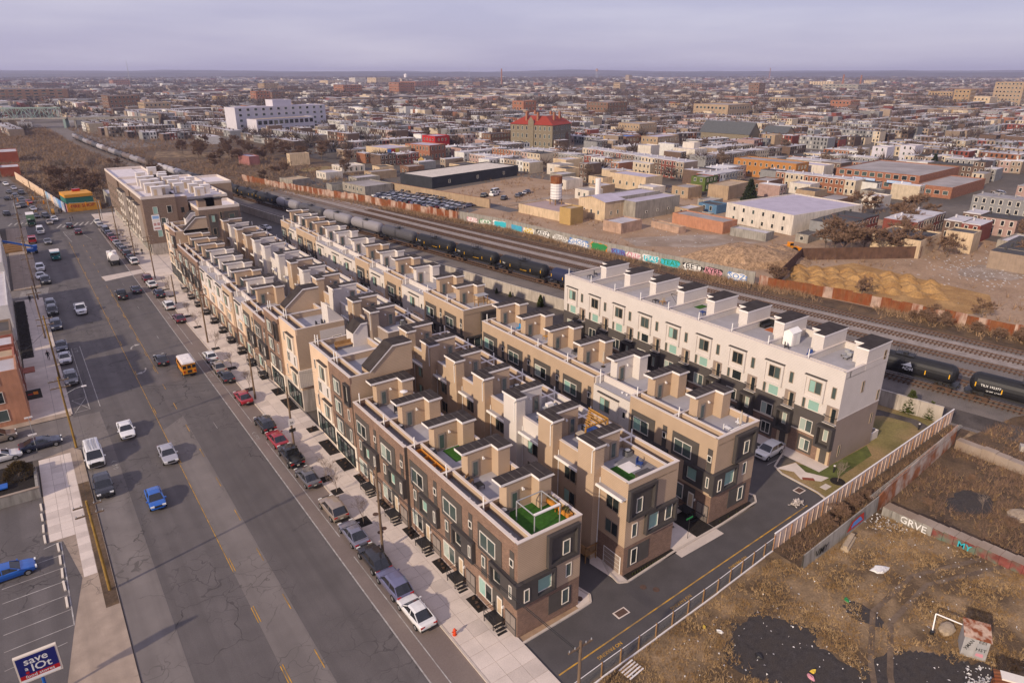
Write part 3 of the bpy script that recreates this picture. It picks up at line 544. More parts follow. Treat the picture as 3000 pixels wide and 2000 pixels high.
# third row, facing the courtyard
Dn = ['tan', 'tan', 'white', 'tan', 'tan', 'tan', 'tan']
for i, c in enumerate(Dn):
    y0 = 39.7 + 6.65 * i
    t, dk = house('the courtyard row by the driveway', i, 7, 56.1, y0, 6.65, c, 1, 7.3, 11.0, facade_white if c == 'white' else facade_main, 'driveway in the courtyard row', i == 0, True, c != 'white', .2)
    UNITS['D', i] = (t, 56.1, y0, dk); condenser((56.1 + 2.1, y0 + 4.9, dk), 'black air conditioner on the roof of the %s courtyard house from the driveway' % ORD[i], 'air conditioners on the courtyard-row roofs')
    if i == 0:
        frame_box(t, 'end_surround', 1, .42, 3.0, 6.7, 6.95, 10.5, face='y'); window(t, -.05, 4.9, 5.8, 7.5, 9.1, 1, ('pane_mid',), face='y')
        o = MB(); o.box(-.45, 1.5, -.45, 0, 4.0, 6.7); o.box(1.5, 3.9, -.45, 0, 4.0, 4.3); o.box(1.5, 3.9, -.45, 0, 6.4, 6.7); o.box(3.65, 3.9, -.45, 0, 4.3, 6.4); part(t, 'end_bay', o, 'dark_frame')
        window(t, -.03, 1.6, 3.6, 4.35, 6.3, 1, ('pane_teal',), face='y'); window(t, -.45, .3, .9, 4.4, 5.9, 1, ('pane_dark',), face='y'); window(t, 0, 5.2, 5.9, 4.6, 6.2, 1, ('pane_mid',), face='y')
        q = MB(); q.box(3.2, 6.3, -.05, 0, .8, 3.2); part(t, 'facade_panel', q, 'dark_panel'); window(t, -.05, 4.9, 5.8, 1.2, 3.0, 1, ('pane_mid',), face='y')
Dt = [98.5, 105.3, 112.2, 121.0, 128.6, 135.7, 142.7, 149.9, 159.0, 166.0, 172.6, 179.6, 185.0, 191.5]
for i, c in enumerate(['tan'] + Bc[1:]):
    y0 = Dt[i] - 6.3; w = Dt[i + 1] - Dt[i]
    t, dk = house('the courtyard row beyond the cross walk', i, 13, 56.3, y0, w, c, 1, 7.3, 11.0, facade_white if c == 'white' else facade_main, 'cross walk in the courtyard row', i == 0, True, c != 'white', .2)
    UNITS['D2', i] = (t, 56.3, y0, dk); condenser((56.3 + 2.1, y0 + w - 1.9, dk), 'black air conditioner on the roof of the %s courtyard house beyond the cross walk' % ORD[i], 'air conditioners on the courtyard-row roofs')
    if i == 0: frame_box(t, 'end_surround', 1, .42, 3.4, 7.2, 6.6, 10.2, face='y'); window(t, -.05, 5.2, 6.0, 7.2, 8.6, 1, ('pane_dark',), face='y'); frame_box(t, 'end_bay', 1, .4, .4, 5.5, 3.6, 6.2, face='y', fw=.25); window(t, -.05, 2.0, 4.6, 4, 5.8, 2, ('pane_mid', 'pane_teal'), face='y')
# ---- tall four-storey row by the railway
def tall(i):
    y0 = 38.5 + 6.03 * i; w = 6.03; d = 10.2; hp = 13.4; dk = 12.5; x0 = 78.7
    t = thing('townhouse', 'four-storey white and charcoal townhouse, %s from the lawn in the railway-side row' % ORD[i], 'house', (x0, y0, 0), 0, 'tall townhouses by the railway'); UNITS['E', i] = (t, x0, y0, dk)
    mb = MB(); e = i == 0
    mb.box(0, d, 0, w, -.02, 3.45, 2 if not e else 2, ms=3, bot=False); mb.box(0, d, 0, w, 3.45, 6.7, 1, ms=3, bot=False); mb.box(0, d, 0, 4.35, 6.7, 9.0, 0, bot=False) if False else mb.box(0, d, 0, w, 6.7, dk, 0, bot=False)
    mb.box(0, .22, 0, w, dk, hp, 0); mb.box(d - .22, d, 0, w, dk, hp, 0); mb.box(.22, d - .22, w - .2, w, dk, hp, 0); mb.box(1.0, 1.18, 0, w - .2, dk, hp - .15, 0)
    if e: mb.box(.22, d - .22, 0, .22, dk, hp, 0)
    part(t, 'wall', mb, ['white_siding', 'grey_dark', 'brown_brick', 'taupe'])
    c = MB(); c.box(-.05, .3, 0, w, hp, hp + .07); c.box(d - .3, d + .04, 0, w, hp, hp + .07); c.box(.3, d - .3, w - .28, w + .06, hp, hp + .065); c.box(.96, 1.22, 0, w, hp - .15, hp - .09)
    if e: c.box(-.05, d + .04, -.05, .3, hp + .004, hp + .075)
    part(t, 'coping', c, 'cap'); r = MB(); r.box(.22, d - .22, 0, w - .2, dk - .05, dk + .012, bot=False); part(t, 'roof_deck', r, 'deck')
    p = MB(); p.cyl(.6, w - .45, dk, hp + 1.2, .07, 7); part(t, 'vent_pipe', p, 'white_pvc')
    s = MB(); fp = [(4.6, -.02), (d + .015, -.02), (d + .015, 2.65), (6.3, 2.65), (6.3, 1.35), (4.6, 1.35)]; s.prism(fp, dk, 15.2, 0); o = part(t, 'stair_head', s, 'white_siding')
    s = MB(); s.prism([(4.45, -.1), (d + .1, -.1), (d + .1, 2.8), (6.2, 2.8), (6.2, 1.5), (4.45, 1.5)], 15.2, 15.45, 0, 1, True); part(o, 'roof', s, ['fascia', 'shingle'])
    s = MB(); s.box(5.0, 5.8, 1.35, 1.4, dk, dk + 2.1); part(o, 'door', s, 'door_grey')
    # facade
    a = MB(); a.box(-.32, 0, 2.2, 5.1, 8.3, 8.55, 0); a.box(-.32, 0, 2.2, 5.1, 11.25, 11.5, 0); a.box(-.32, 0, 2.2, 2.45, 8.55, 11.25, 0); a.box(-.32, 0, 4.85, 5.1, 8.55, 11.25, 0); a.box(-.15, 0, 2.45, 4.85, 8.55, 11.25, 0); a.box(-.38, 0, 2.15, 5.15, 11.5, 11.6, 1); part(t, 'window_surround', a, ['white_siding', 'dark_frame'])
    window(t, -.15, 2.65, 4.4, 9.3, 11.0, 2, (rnd.choice(('pane_mid', 'pane_dark')), rnd.choice(('pane_teal', 'pane_mid', 'pane_dark'))), 'frame_bronze'); window(t, 0, .75, 1.35, 9.4, 11.0, 1, ('pane_mid',), 'frame_bronze')
    window(t, 0, 2.6, 4.2, 6.75, 8.2, 1, (rnd.choice(('pane_teal', 'pane_teal', 'pane_pale', 'pane_dark')),), 'frame_white'); window(t, 0, 4.6, 5.05, 6.75, 8.2, 1, ('pane_mid',), 'frame_bronze')
    b = MB(); b.box(-.02, 0, .05, 1.65, 6.1, 8.35, 0); b.box(-.05, 0, .35, .85, 6.15, 8.1, 1); b.box(-.05, 0, .9, 1.1, 6.15, 8.1, 2); o = part(t, 'balcony', b, ['taupe', 'pane_dark', 'door_cream'])
    b = MB(); b.box(-.5, 0, 0, 1.7, 6.0, 6.1); part(o, 'slab', b, 'white_siding'); b = MB()
    for k in range(15): b.box(-.48, -.46, .02 + k * .118, .035 + k * .118, 6.1, 7.1)
    b.box(-.5, -.44, 0, 1.7, 7.06, 7.12); b.box(-.5, -.44, 0, 1.7, 6.12, 6.18); b.box(-.48, 0, 0, .03, 7.06, 7.12); b.box(-.48, 0, 1.67, 1.7, 7.06, 7.12); part(o, 'railing', b, 'black_metal')
    frame_box(t, 'entrance_bay', 1, .85, -.05, 2.2, 2.5, 5.6, fw=.28); window(t, -.08, .75, 1.4, 3.3, 5.0, 1, ('pane_pale',))
    b = MB(); b.box(-.8, 0, -.05, 2.2, 2.42, 2.52); part(t, 'porch_ceiling', b, 'dark_frame'); b = MB(); b.box(-.03, 0, .2, 1.9, 0, 2.4, 0); b.box(-.07, 0, .55, 1.45, .1, 2.3, 1); part(t, 'door', b, ['door_cream', 'dark_panel'])
    window(t, 0, 3.1, 4.9, 3.5, 5.25, 2, (rnd.choice(('pane_dark', 'pane_mid')), rnd.choice(('pane_pale', 'pane_mid', 'pane_dark', 'pane_red' if i == 1 else 'pane_pale'))), 'frame_white'); b = MB(); b.box(-.1, 0, 2.4, 6.0, 3.3, 3.45); part(t, 'sill_course', b, 'cream_trim')
    b = MB(); b.box(-.07, 0, 2.7, 4.75, .4, 2.85); part(t, 'facade_panel', b, 'dark_panel'); window(t, -.07, 3.0, 4.4, .75, 2.45, 2, ('pane_dark' if i else 'pane_mid', 'pane_dark' if i else 'pane_pale'), 'frame_white')
    if e:
        b = MB(); b.box(-.03, d + .02, -.03, -.005, 6.68, 6.78); part(t, 'trim_board', b, 'white_siding')
        for xx, zz, h_ in ((1.6, .9, 1.7), (8.7, 3.6, 1.6), (4.6, 9.4, 1.6), (9.2, 7.0, 1.5), (8.9, 13.0, 1.3)): window(t, 0, xx, xx + .55, zz, zz + h_, 1, ('pane_mid',), 'frame_bronze', face='y')
        b = MB(); b.box(10.2, 12.6, .2, .35, 0, 1.3); b.box(12.45, 12.6, .35, 3, 0, 1.3); part(t, 'patio_wall', b, 'white_siding')
mat('grey_dark', (.085, .074, .07), .75, .08, .8, 'lap', .2)
for i in range(9): tall(i)
# ---- four corner houses with mono-pitch roofs at the cross walk and the far end
def wedge(t, x0, x1, y0, y1, za, zb, ztop, side, along='x', roof='shingle'):
    """stair head with a sloping roof rising from za to ztop over the first half, then flat"""
    mb = MB()
    prof = [(x0, za), (x0 + (x1 - x0) * .55, ztop), (x1, ztop)]
    base = zb
    for yy, s in ((y0, 1), (y1, -1)):
        pts = [(p[0], yy, p[1]) for p in prof] + [(x1, yy, base), (x0, yy, base)]; mb.poly(pts[::-1] if s > 0 else pts)
    mb.poly([(x1, y0, base), (x1, y1, base), (x1, y1, ztop), (x1, y0, ztop)]); mb.poly([(x0, y1, base), (x0, y0, base), (x0, y0, za), (x0, y1, za)]); o = part(t, 'stair_head', mb, SID[side])
    r = MB()
    for a, b in zip(prof, prof[1:]): 
        r.poly([(a[0], y0 - .15, a[1] + .12), (b[0], y0 - .15, b[1] + .12), (b[0], y1 + .15, b[1] + .12), (a[0], y1 + .15, a[1] + .12)], 1)
        r.poly([(a[0], y0 - .15, a[1] - .1), (b[0], y0 - .15, b[1] - .1), (b[0], y0 - .15, b[1] + .12), (a[0], y0 - .15, a[1] + .12)], 0)
    part(o, 'roof', r, ['fascia', roof]); return o
def corner(x0, y0, w, color, label, shop=True, hp=13.3, end=False, south=False):
    t = thing('corner_townhouse', label, 'house', (x0, y0, 0), 0, 'corner houses at the cross walk'); d = 7.5; dk = hp - .85; side = 'cream_panel' if color == 'cream' else 'brown_brick'
    mb = MB(); mb.box(0, d, 0, w, -.02, 3.6, 1, bot=False); mb.box(0, d, 0, w, 3.6, dk, 2, bot=False); mb.box(-.02, .03, -.01, w, 3.6, dk, 0); mb.box(-.02, .25, 0, w, dk, hp, 0); mb.box(d - .22, d, 0, w, dk, hp, 2); mb.box(.25, d - .22, w - .2, w, dk, hp, 2); mb.box(.25, d - .22, 0, .2, dk, hp, 2); mb.box(1.5, 1.7, .2, w - .2, dk, hp, 2)
    part(t, 'wall', mb, [side, 'concrete_wall' if south else 'cream_trim', 'tan'])
    c = MB(); c.box(-.07, .32, 0, w, hp, hp + .07); c.box(d - .3, d + .05, 0, w, hp, hp + .07); c.box(.32, d - .3, w - .26, w, hp, hp + .065); c.box(.32, d - .3, 0, .26, hp, hp + .066); c.box(1.46, 1.74, .26, w - .26, hp - .02, hp + .06); part(t, 'coping', c, 'cap')
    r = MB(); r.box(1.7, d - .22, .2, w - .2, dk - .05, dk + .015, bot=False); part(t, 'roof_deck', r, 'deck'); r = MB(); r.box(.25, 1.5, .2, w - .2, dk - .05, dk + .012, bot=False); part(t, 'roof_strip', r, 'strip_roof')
    for k in (0, 1): p = MB(); p.cyl(.7 + .25 * k, w - .5 - .3 * k, dk, hp + 1.2, .07, 7); part(t, 'vent_pipe', p, 'white_pvc')
    if color == 'cream':
        for zz, yy in ((9.6, 1.0), (4.1, .4)):
            a = MB(); a.box(-.32, -.02, yy, yy + 2.9, zz - .3, zz + 2.3, 0); a.box(-.45, -.02, yy - .05, yy + 2.95, zz + 2.3, zz + 2.4, 1); part(t, 'bay_surround', a, ['cream_trim', 'dark_frame']); window(t, -.32, yy + .55, yy + 2.2, zz, zz + 1.9, 2, ('pane_mid', 'pane_pale'), 'frame_bronze')
        a = MB(); a.box(-.1, -.02, .6, 5.0, 6.9, 9.0); part(t, 'facade_panel', a, 'white_siding'); window(t, -.1, 3.6, 4.8, 7.1, 8.7, 2, ('pane_dark', 'pane_mid')); window(t, -.1, 1.2, 1.8, 7.1, 8.7, 1, ('pane_dark',)); window(t, -.02, 5.4, 5.9, 4.4, 6.2, 1, ('pane_dark',)); window(t, -.02, 5.3, 5.9, 10, 11.5, 1, ('pane_dark',))
    else:
        for zz in (9.7, 6.8, 4.0):
            panelbox(t, 'facade_panel', 1, -.08, -.02, 3.2, 5.9, zz - .4, zz + 2.0); window(t, -.08, 3.6, 5.4, zz - .1, zz + 1.7, 2, ('pane_mid', 'pane_pale'))
        panelbox(t, 'facade_panel', 1, -.07, -.02, .5, 2.9, 3.7, 6.0); window(t, -.07, .6, 1.2, 4.0, 5.8, 1, ('pane_mid',)); window(t, -.02, .9, 1.5, 6.9, 8.5, 1, ('pane_dark',))
        frame_box(t, 'bay_surround', 1, .4, .1, 1.6, 9.3, 12.2, fw=.2); window(t, -.06, .5, 1.2, 9.8, 11.8, 1, ('pane_dark',))
    a = MB(); a.box(-.06, -.02, .5, w - .6, .35, 3.1, 0); part(t, 'shop_front', a, 'black_metal'); window(t, -.06, .7, w - .9, .5, 2.95, 5, ('pane_mid', 'pane_dark'), 'black_metal')
    if south: # end wall at the cross walk
        q = MB(); q.box(3.6, d, -.03, 0, 8.6 if color == 'cream' else 3.6, dk); part(t, 'white_end', q, 'white_siding') if color == 'cream' else None
        q = MB(); q.box(-.3, 2.0, -.3, 0, 4.2, 6.9); part(t, 'end_bay', q, 'vpanel_cream'); window(t, 0, 2.3, 3.4, 4.3, 6.3, 1, ('pane_mid',), face='y'); window(t, 0, 2.1, 3.5, 7.2, 9.6, 1, ('pane_teal',), face='y'); window(t, 0, 1.8, 4.6, .7, 2.9, 2, ('pane_mid', 'pane_dark'), 'black_metal', face='y'); window(t, -.03, 5.4, 6.9, 10.6, 11.2, 1, ('pane_dark',), face='y'); window(t, 0, 2.6, 3.2, 10, 11.3, 1, ('pane_dark',), face='y')
    return t, dk
mat('vpanel_cream', (.62, .55, .47), .7, .05, .6, 'vpanel', .25)
t, dk = corner(28.2, 73.2, 7.0, 'brown', 'brown brick house with dark sloping stair-head roof beside the white-gabled cream corner house'); wedge(t, 2.6, 8.6, -.03, 2.2, 13.4, dk, 16.2, 'tan')
t, dk = corner(28.4, 80.2, 7.2, 'cream', 'cream corner house with white gabled stair head, driveway side of the cross walk'); o = wedge(t, 5.2, 7.4, 4.2, 6.6, 14.4, dk, 15.6, 'white'); 
t, dk = corner(28.5, 93.4, 7.3, 'cream', 'cream and white corner house beyond the cross walk with steep dark roof', south=True)
mb = MB(); mb.poly([(5.2, .25, dk), (7.5, .25, dk), (7.5, .25, 13.6), (5.2, .25, 16.0)]); mb.poly([(7.5, .25, dk), (7.5, 2.8, dk), (7.5, 2.8, 13.6), (7.5, .25, 13.6)]); mb.poly([(5.2, 2.8, dk), (5.2, .25, dk), (5.2, .25, 16), (5.2, 2.8, 16)]); o = part(t, 'stair_head', mb, 'white_siding')
mb = MB(); mb.poly([(5.1, .1, 16.1), (7.6, .1, 13.7), (7.6, 2.9, 13.7), (5.1, 2.9, 16.1)]); part(o, 'roof', mb, 'shingle')
t, dk = corner(28.2, 100.7, 6.9, 'brown', 'brown brick house with tan wedge stair head beside the cream and white corner house', hp=12.9); wedge(t, 2.6, 8.4, 4.2, 6.4, 13.0, dk, 15.6, 'tan')
t, dk = corner(28.1, 174.2, 6.9, 'brown', 'brown and tan house with a sloping stair head near the apartment block'); wedge(t, 2.0, 7.4, 0, 1.6, 13.3, dk, 16.0, 'tan')
t, dk = corner(28.3, 181.1, 7.2, 'cream', 'last cream corner house of the street-front row, facing the apartment block forecourt', hp=13.0); o = wedge(t, 4.6, 7.0, 3.8, 6.4, 14.0, dk, 15.4, 'white')
# ------------------------------------------------------------------ apartment block at the end of the street-front row
mat('apt_brown', (.165, .118, .09), .85, .08, .6, 'brick'); mat('apt_tan', (.3, .215, .155), .85, .06, .6, 'lap', .25); mat('roof_white', (.62, .57, .58), .8, .08, .6)
def apartment():
    t = thing('apartment_block', 'long brown apartment block with cream bays and white roof boxes', 'building', (27.7, 211.5, 0))
    H = 15.6; w = MB()
    w.box(0, 8.1, 0, 74, 3.2, H, 0, bot=False); w.box(8.1, 11.4, 1.2, 74, 0, H - .2, 1, bot=False); w.box(11.4, 24, 8, 60, 0, 13.2, 0, bot=False); w.box(0, 8.1, 0, 74, 0, 3.2, 2, bot=False); w.box(12, 23, -8.3, 4, 3.8, 12.6, 0, bot=False); w.box(12, 23, -8.3, 4, 0, 3.8, 1, bot=False); w.box(24, 32, 34, 52, 0, 13.4, 1, bot=False)
    w.box(-.5, 0, 46, 74, 3.2, H, 0); w.box(-.3, 0, 0, 14, 3.2, H, 0); w.box(-.32, 0, 24, 31, 3.2, H - .1, 0); part(t, 'wall', w, ['apt_brown', 'apt_tan', 'concrete_wall'])
    r = MB(); r.box(.3, 23.8, 8.2, 59, H - .6, H - .55, bot=False) if False else None
    for x0, x1, y0, y1, z in ((.1, 8.0, .2, 73.8, H), (8.1, 11.3, 1.4, 73.8, H - .2), (11.4, 23.8, 8.2, 59.8, 13.2), (12.2, 22.8, -8.1, 3.8, 12.6), (24.1, 31.8, 34.2, 51.8, 13.4)):
        r.box(x0, x1, y0, y1, z, z + .03, bot=False)
    part(t, 'roof', r, 'roof_white')
    for x0, x1, y0, y1, z in ((-.5, 8.1, -.05, 46, H), (-.5, 11.4, 46, 74, H), (11.4, 24, 8, 60, 13.2), (12, 23, -8.3, 4, 12.6), (24, 32, 34, 52, 13.4), (-.2, 8.1, 0, 16, H), (-.2, 8.1, 16, 30, H)):
        p = MB(); e = .25
        p.box(x0, x1, y0, y0 + e, z, z + .75); p.box(x0, x1, y1 - e, y1, z, z + .75); p.box(x0, x0 + e, y0 + e, y1 - e, z, z + .75); p.box(x1 - e, x1, y0 + e, y1 - e, z, z + .75); part(t, 'parapet', p, 'cap')
    for k, (x, y, h) in enumerate([(3, 3, 2.6), (5.6, 5.5, 2.3), (2.6, 11, 2.6), (5.4, 13.5, 2.3), (2.8, 19, 2.6), (5.5, 21.5, 2.3), (3, 27, 2.6), (5.6, 29.5, 2.3), (9.4, 6, 2.6), (9.4, 14, 2.6), (9.4, 22, 2.6), (9.4, 30, 2.6), (4.5, 38, 2.6), (9.2, 46, 3), (13, 52, 3), (16, 12, 2.6), (18.5, 16, 2.6), (16, 20, 2.6), (18.5, 25, 2.6), (16, 30, 2.6), (18.5, 36, 2.6), (15, 42, 2.6)]):
        z = H if x < 11.4 else 13.2; p = MB(); p.box(x, x + 2.6, y, y + 1.9, z, z + h, 0); p.box(x - .1, x + 2.7, y - .1, y + 2.0, z + h, z + h + .12, 1); p.box(x + .5, x + 1.3, y - .03, y, z + .05, z + 2, 2); part(t, 'roof_box', p, ['white_siding', 'fascia', 'door_cream'])
    for xx in (13.5, 15.5): # tan stair towers on the lower wing
        p = MB(); p.box(xx - 1.2, xx + 3, -8, -5.5, 12.6, 15.2, 0); p.box(xx - 1.4, xx + 3.2, -8.2, -5.3, 15.2, 15.4, 1); part(t, 'stair_head', p, ['apt_tan', 'shingle'])
    # bays of cream panels with little roofs along the street
    for y in (16, 20, 32, 36, 40, 5, 9):
        b = MB(); b.box(-1.25, -.3, y, y + 2.6, 3.3, 13.4, 0); b.box(-1.3, -.3, y - .05, y + 2.65, 13.4, 13.55, 1); o = part(t, 'bay', b, ['vpanel_cream', 'dark_frame'])
        for zz in (4.3, 7.5, 10.7): window(o, -1.25, y + .5, y + 2.1, zz, zz + 1.9, 2, ('pane_mid', 'pane_dark'), 'frame_bronze')
    for y in range(1, 72, 4):
        if y < 44: continue
        for zz in (4.2, 7.4, 10.6): window(t, -.5, y, y + 1.3, zz, zz + 1.9, 1, ('pane_mid',), 'frame_bronze')
    for y in range(1, 70, 5): window(t, -.3 if y < 13 else 0, y, y + 3.6, .4, 2.9, 3, ('pane_mid', 'pane_dark'), 'frame_white')
    for x, z, p in ((2.0, 11.4, 'pane_teal'), (5.6, 11.4, 'pane_dark'), (3.6, 8.2, 'pane_mid'), (2.2, 5.0, 'pane_teal'), (4.3, 3.5, 'pane_mid')): window(t, 0, x, x + 1.2, z, z + 2, 1, (p,), 'frame_white', 'y')
    for z in (4.8, 7.8, 10.8): window(t, 1.2, 9.3, 10.3, z, z + 1.6, 1, ('pane_dark',), 'frame_bronze', 'y')
    panel = MB(); panel.box(14.4, 16.6, -8.42, -8.3, 4.6, 11.2); panel.box(18.6, 22.4, -8.42, -8.3, 8.6, 11.6); part(t, 'facade_panel', panel, 'dark_panel')
    for x, z, w_, p in ((15, 9, 1.0, 'pane_teal'), (15, 5.4, 1.0, 'pane_dark'), (17.4, 9.8, .6, 'pane_dark'), (19.8, 9, 1.6, 'pane_mid'), (15, 1.5, 1.2, 'pane_teal')): window(t, -8.42 if z > 4 else -8.3, x, x + w_, z, z + 1.9, 1, (p,), 'frame_bronze', 'y')
    b = MB(); b.box(1.3, 3.3, -.1, 0, 6.9, 11.2, 0); b.box(1.5, 3.1, -.12, 0, 10.1, 10.9, 1); b.box(1.5, 3.1, -.12, 0, 9.2, 9.9, 2); b.box(1.5, 2.2, -.12, 0, 8.2, 9.0, 3); b.box(2.4, 3.1, -.12, 0, 8.2, 9.0, 3); b.box(1.5, 3.1, -.12, 0, 7.2, 7.7, 3)
    flat('banner_blue', (.25, .42, .7)); flat('banner_pink', (.5, .28, .26)); part(t, 'banner', b, ['white_pvc', 'banner_blue', 'frame_white', 'banner_pink'])
    p = MB(); p.box(-.1, 9, -.9, -.0, 0, 3.6, 0) if False else p.box(0, 8, -.03, 0, 0, 3.2); part(t, 'plinth', p, 'concrete_wall')
apartment()
# ------------------------------------------------------------------ what stands on the roof decks
def turf(u, x0, x1, y0, y1, lab):
    t, X, Y, dk = UNITS[u]; mb = MB(); mb.box(0, x1 - x0, 0, y1 - y0, .02, .06); o = tag(ob('artificial_lawn', mb.mesh('artificial_lawn', ['turf']), None, (X + x0, Y + y0, dk)), lab, 'artificial lawn', 'artificial lawns on roof decks')
turf(('A', 0), 2.0, 7.0, .5, 5.1, 'green artificial lawn on the end roof deck with the pipe frame'); turf(('A', 2), 3.4, 6.9, 2.2, 5.0, 'green artificial lawn on the roof deck with the timber trough'); turf(('B', 2), -5.4, -3.0, 1.2, 3.6, 'green artificial lawn on the white alley house deck'); turf(('B', 1), -6.8, -5.4, .6, 2.6, 'green artificial lawn next to the corner pergola'); turf(('B', 0), -6.8, -4.6, 1.0, 4.0, 'green artificial lawn on the end alley house with the storage box'); turf(('E', 4), 6.8, 8.8, 4.4, 5.6, 'small green artificial lawn on a tall-row roof deck')
def boxthing(name, label, cat, loc, parts, rz=0, group=None):
    t = thing(name, label, cat, loc, rz, group)
    for nm, m, boxes in parts:
        for bb in boxes: mb = MB(); mb.box(*bb); part(t, nm, mb, m)
    return t
def at(u, x, y, z=0.): t, X, Y, dk = UNITS[u]; return (X + x, Y + y, dk + .02 + z)
L4 = lambda a, b, w=.06, h=.7: [(x, x + w, y, y + w, 0, h) for x in (0, a - w) for y in (0, b - w)]
tt = thing('canopy_frame', 'square grey pipe frame standing on the green end deck', 'frame', at(('A', 0), 2.6, 1.0)); 
for a, b in (((0, 0), (0, 0)), ((2.9, 0), (2.9, 0)), ((2.9, 2.7), (2.9, 2.7)), ((0, 2.7), (0, 2.7))): mb = MB(); mb.cyl(a[0], a[1], 0.04, 2.1, .06, 6); part(tt, 'post', mb, 'grey_metal')
for a, b in (((0, 0), (2.9, 0)), ((2.9, 0), (2.9, 2.7)), ((2.9, 2.7), (0, 2.7)), ((0, 2.7), (0, 0))): mb = MB(); mb.tube((*a, 2.1), (*b, 2.1), .06, 6); part(tt, 'rail', mb, 'grey_metal')
mb = MB(); mb.tube((0, .05, 2.14), (2.9, .05, 2.14), .13, 8); part(tt, 'rolled_canopy', mb, 'fascia')
mat('plants', (.16, .1, .05), .95, .4, 8, col2=(.1, .12, .03))
def planter(loc, L, lab, rz=0, m='wood_orange'):
    t = boxthing('planter_box', lab, 'planter', loc, [('trough', m, [(0, .55, 0, L, .35, .8)]), ('leg', m, [(0, .08, 0, .08, 0, .4), (.47, .55, 0, .08, 0, .4), (0, .08, L - .08, L, 0, .4), (.47, .55, L - .08, L, 0, .4)])], rz)
    mb = MB()
    for k in range(int(L * 12)):
        x, y = rnd.uniform(.08, .47), rnd.uniform(.08, L - .08); mb.bar((x, y, .78), (x + rnd.uniform(-.1, .1), y + rnd.uniform(-.1, .1), 1.0 + rnd.random() * .3), .09, .06)
    o = part(t, 'plants', mb, 'plants'); o['kind'] = 'stuff'
planter(at(('A', 0), 6.3, 2.6), 1.5, 'orange wooden planter with dry plants by the stair head of the end house'); planter(at(('A', 0), 6.3, .7), 1.5, 'orange wooden planter at the outer corner of the green end deck')
t = boxthing('timber_trough', 'long open orange timber trough on the roof strip of the third brick house', 'trough', at(('A', 2), .45, .6), [('side_board', 'wood_orange', [(0, .07, 0, 5.2, .2, .7), (.73, .8, 0, 5.2, .2, .7)]), ('cross_board', 'wood_orange', [(.07, .73, k * 1.72, k * 1.72 + .06, .2, .65) for k in range(4)]), ('leg', 'wood_orange', [(0, .08, k * 2.5, k * 2.5 + .08, 0, .2) for k in range(3)])])
# corner pergola with sofa
t = thing('pergola', 'triangular yellow timber pergola in the corner of a tan alley-house deck', 'pergola', at(('B', 1), -5.0, 2.2))
for x, y in ((0, 0), (3.2, .0), (3.2, 2.9)): mb = MB(); mb.box(x - .08, x + .08, y - .08, y + .08, 0, 2.3); part(t, 'post', mb, 'wood_yellow') if 'wood_yellow' in MATS else (mat('wood_yellow', (.42, .22, .05), .8, .15, 2), part(t, 'post', mb, 'wood_yellow'))
for a, b in (((0, 0), (3.2, 0)), ((3.2, 0), (3.2, 2.9)), ((0, 0), (3.2, 2.9))): mb = MB(); mb.bar((a[0], a[1], 2.35), (b[0], b[1], 2.35), .12, .18); part(t, 'beam', mb, 'wood_yellow')
for k in range(8): x = .4 + k * .4; mb = MB(); mb.bar((x, -.1, 2.5), (3.3, 3.0 - (3.2 - x) * .02 - (x * .0), 2.5) if False else (x, .25 + x * .9, 2.5), .07, .1); part(t, 'rafter', mb, 'wood_yellow')
flat('cushion_blue', (.03, .06, .2), .9, .2); flat('cushion_cream', (.45, .38, .3), .9, .2); flat('blue_plastic', (.02, .25, .5), .4)
boxthing('corner_sofa', 'navy blue corner sofa under the yellow pergola', 'sofa', at(('B', 1), -4.6, 2.5), [('seat', 'cushion_blue', [(0, 2.4, 0, .8, .1, .45), (1.6, 2.4, .8, 2.2, .1, .45)]), ('back', 'cushion_blue', [(2.4, 2.6, 0, 2.2, .1, .85), (0, 2.4, -.2, 0, .1, .85)])])
boxthing('coffee_table', 'pale square table in front of the navy sofa', 'table', at(('B', 1), -4.4, 3.6), [('top', 'cushion_cream', [(0, 1, 0, 1, .4, .5)]), ('leg', 'wood', L4(1, 1, .08, .4))])
boxthing('grill', 'steel barbecue grill on the white alley house deck', 'grill', at(('B', 2), -3.6, 3.9), [('cabinet', 'grey_metal', [(0, 1.1, 0, .6, .1, .9)]), ('lid', 'fascia', [(.1, 1.0, .05, .55, .9, 1.25)]), ('side_shelf', 'grey_metal', [(-.4, 0, .1, .5, .82, .88), (1.1, 1.5, .1, .5, .82, .88)])])
boxthing('storage_box', 'dark grey deck storage box by the green rug of the end alley house', 'storage box', at(('B', 0), -5.1, .4), [('box', 'dark_panel', [(0, 1.7, 0, .8, 0, .6)]), ('lid', 'dark_frame', [(-.03, 1.73, -.03, .83, .6, .68)])])
def chair(loc, lab, m, rz=0, group=None): boxthing('deck_chair', lab, 'chair', loc, [('seat', m, [(0, .6, 0, .6, .35, .45)]), ('backrest', m, [(0, .6, .55, .62, .45, 1.0)]), ('leg', m, L4(.6, .6, .06, .35))], rz, group)
chair(at(('B', 0), -3.2, 2.2), 'blue-grey deck chair on the end alley house', 'cushion_blue', .4); chair(at(('A', 4), 4.6, 2.6), 'tan deck chair beside the patio heater', 'cushion_cream', .3); chair(at(('A', 4), 3.4, 2.4), 'black deck chair beside the patio heater', 'black_metal', -.4)
boxthing('deck_rug', 'dark chequered rug covering the end alley house deck', 'rug', at(('B', 0), -4.55, .5), [('mat', 'strip_roof', [(0, 2.9, 0, 4.2, .0, .03)])])
boxthing('light_rug', 'pale grey rug in the middle of the end alley house deck', 'rug', at(('B', 0), -4.9, 2.2), [('mat', 'fascia', [(0, 1.7, 0, 1.7, .035, .055)])])
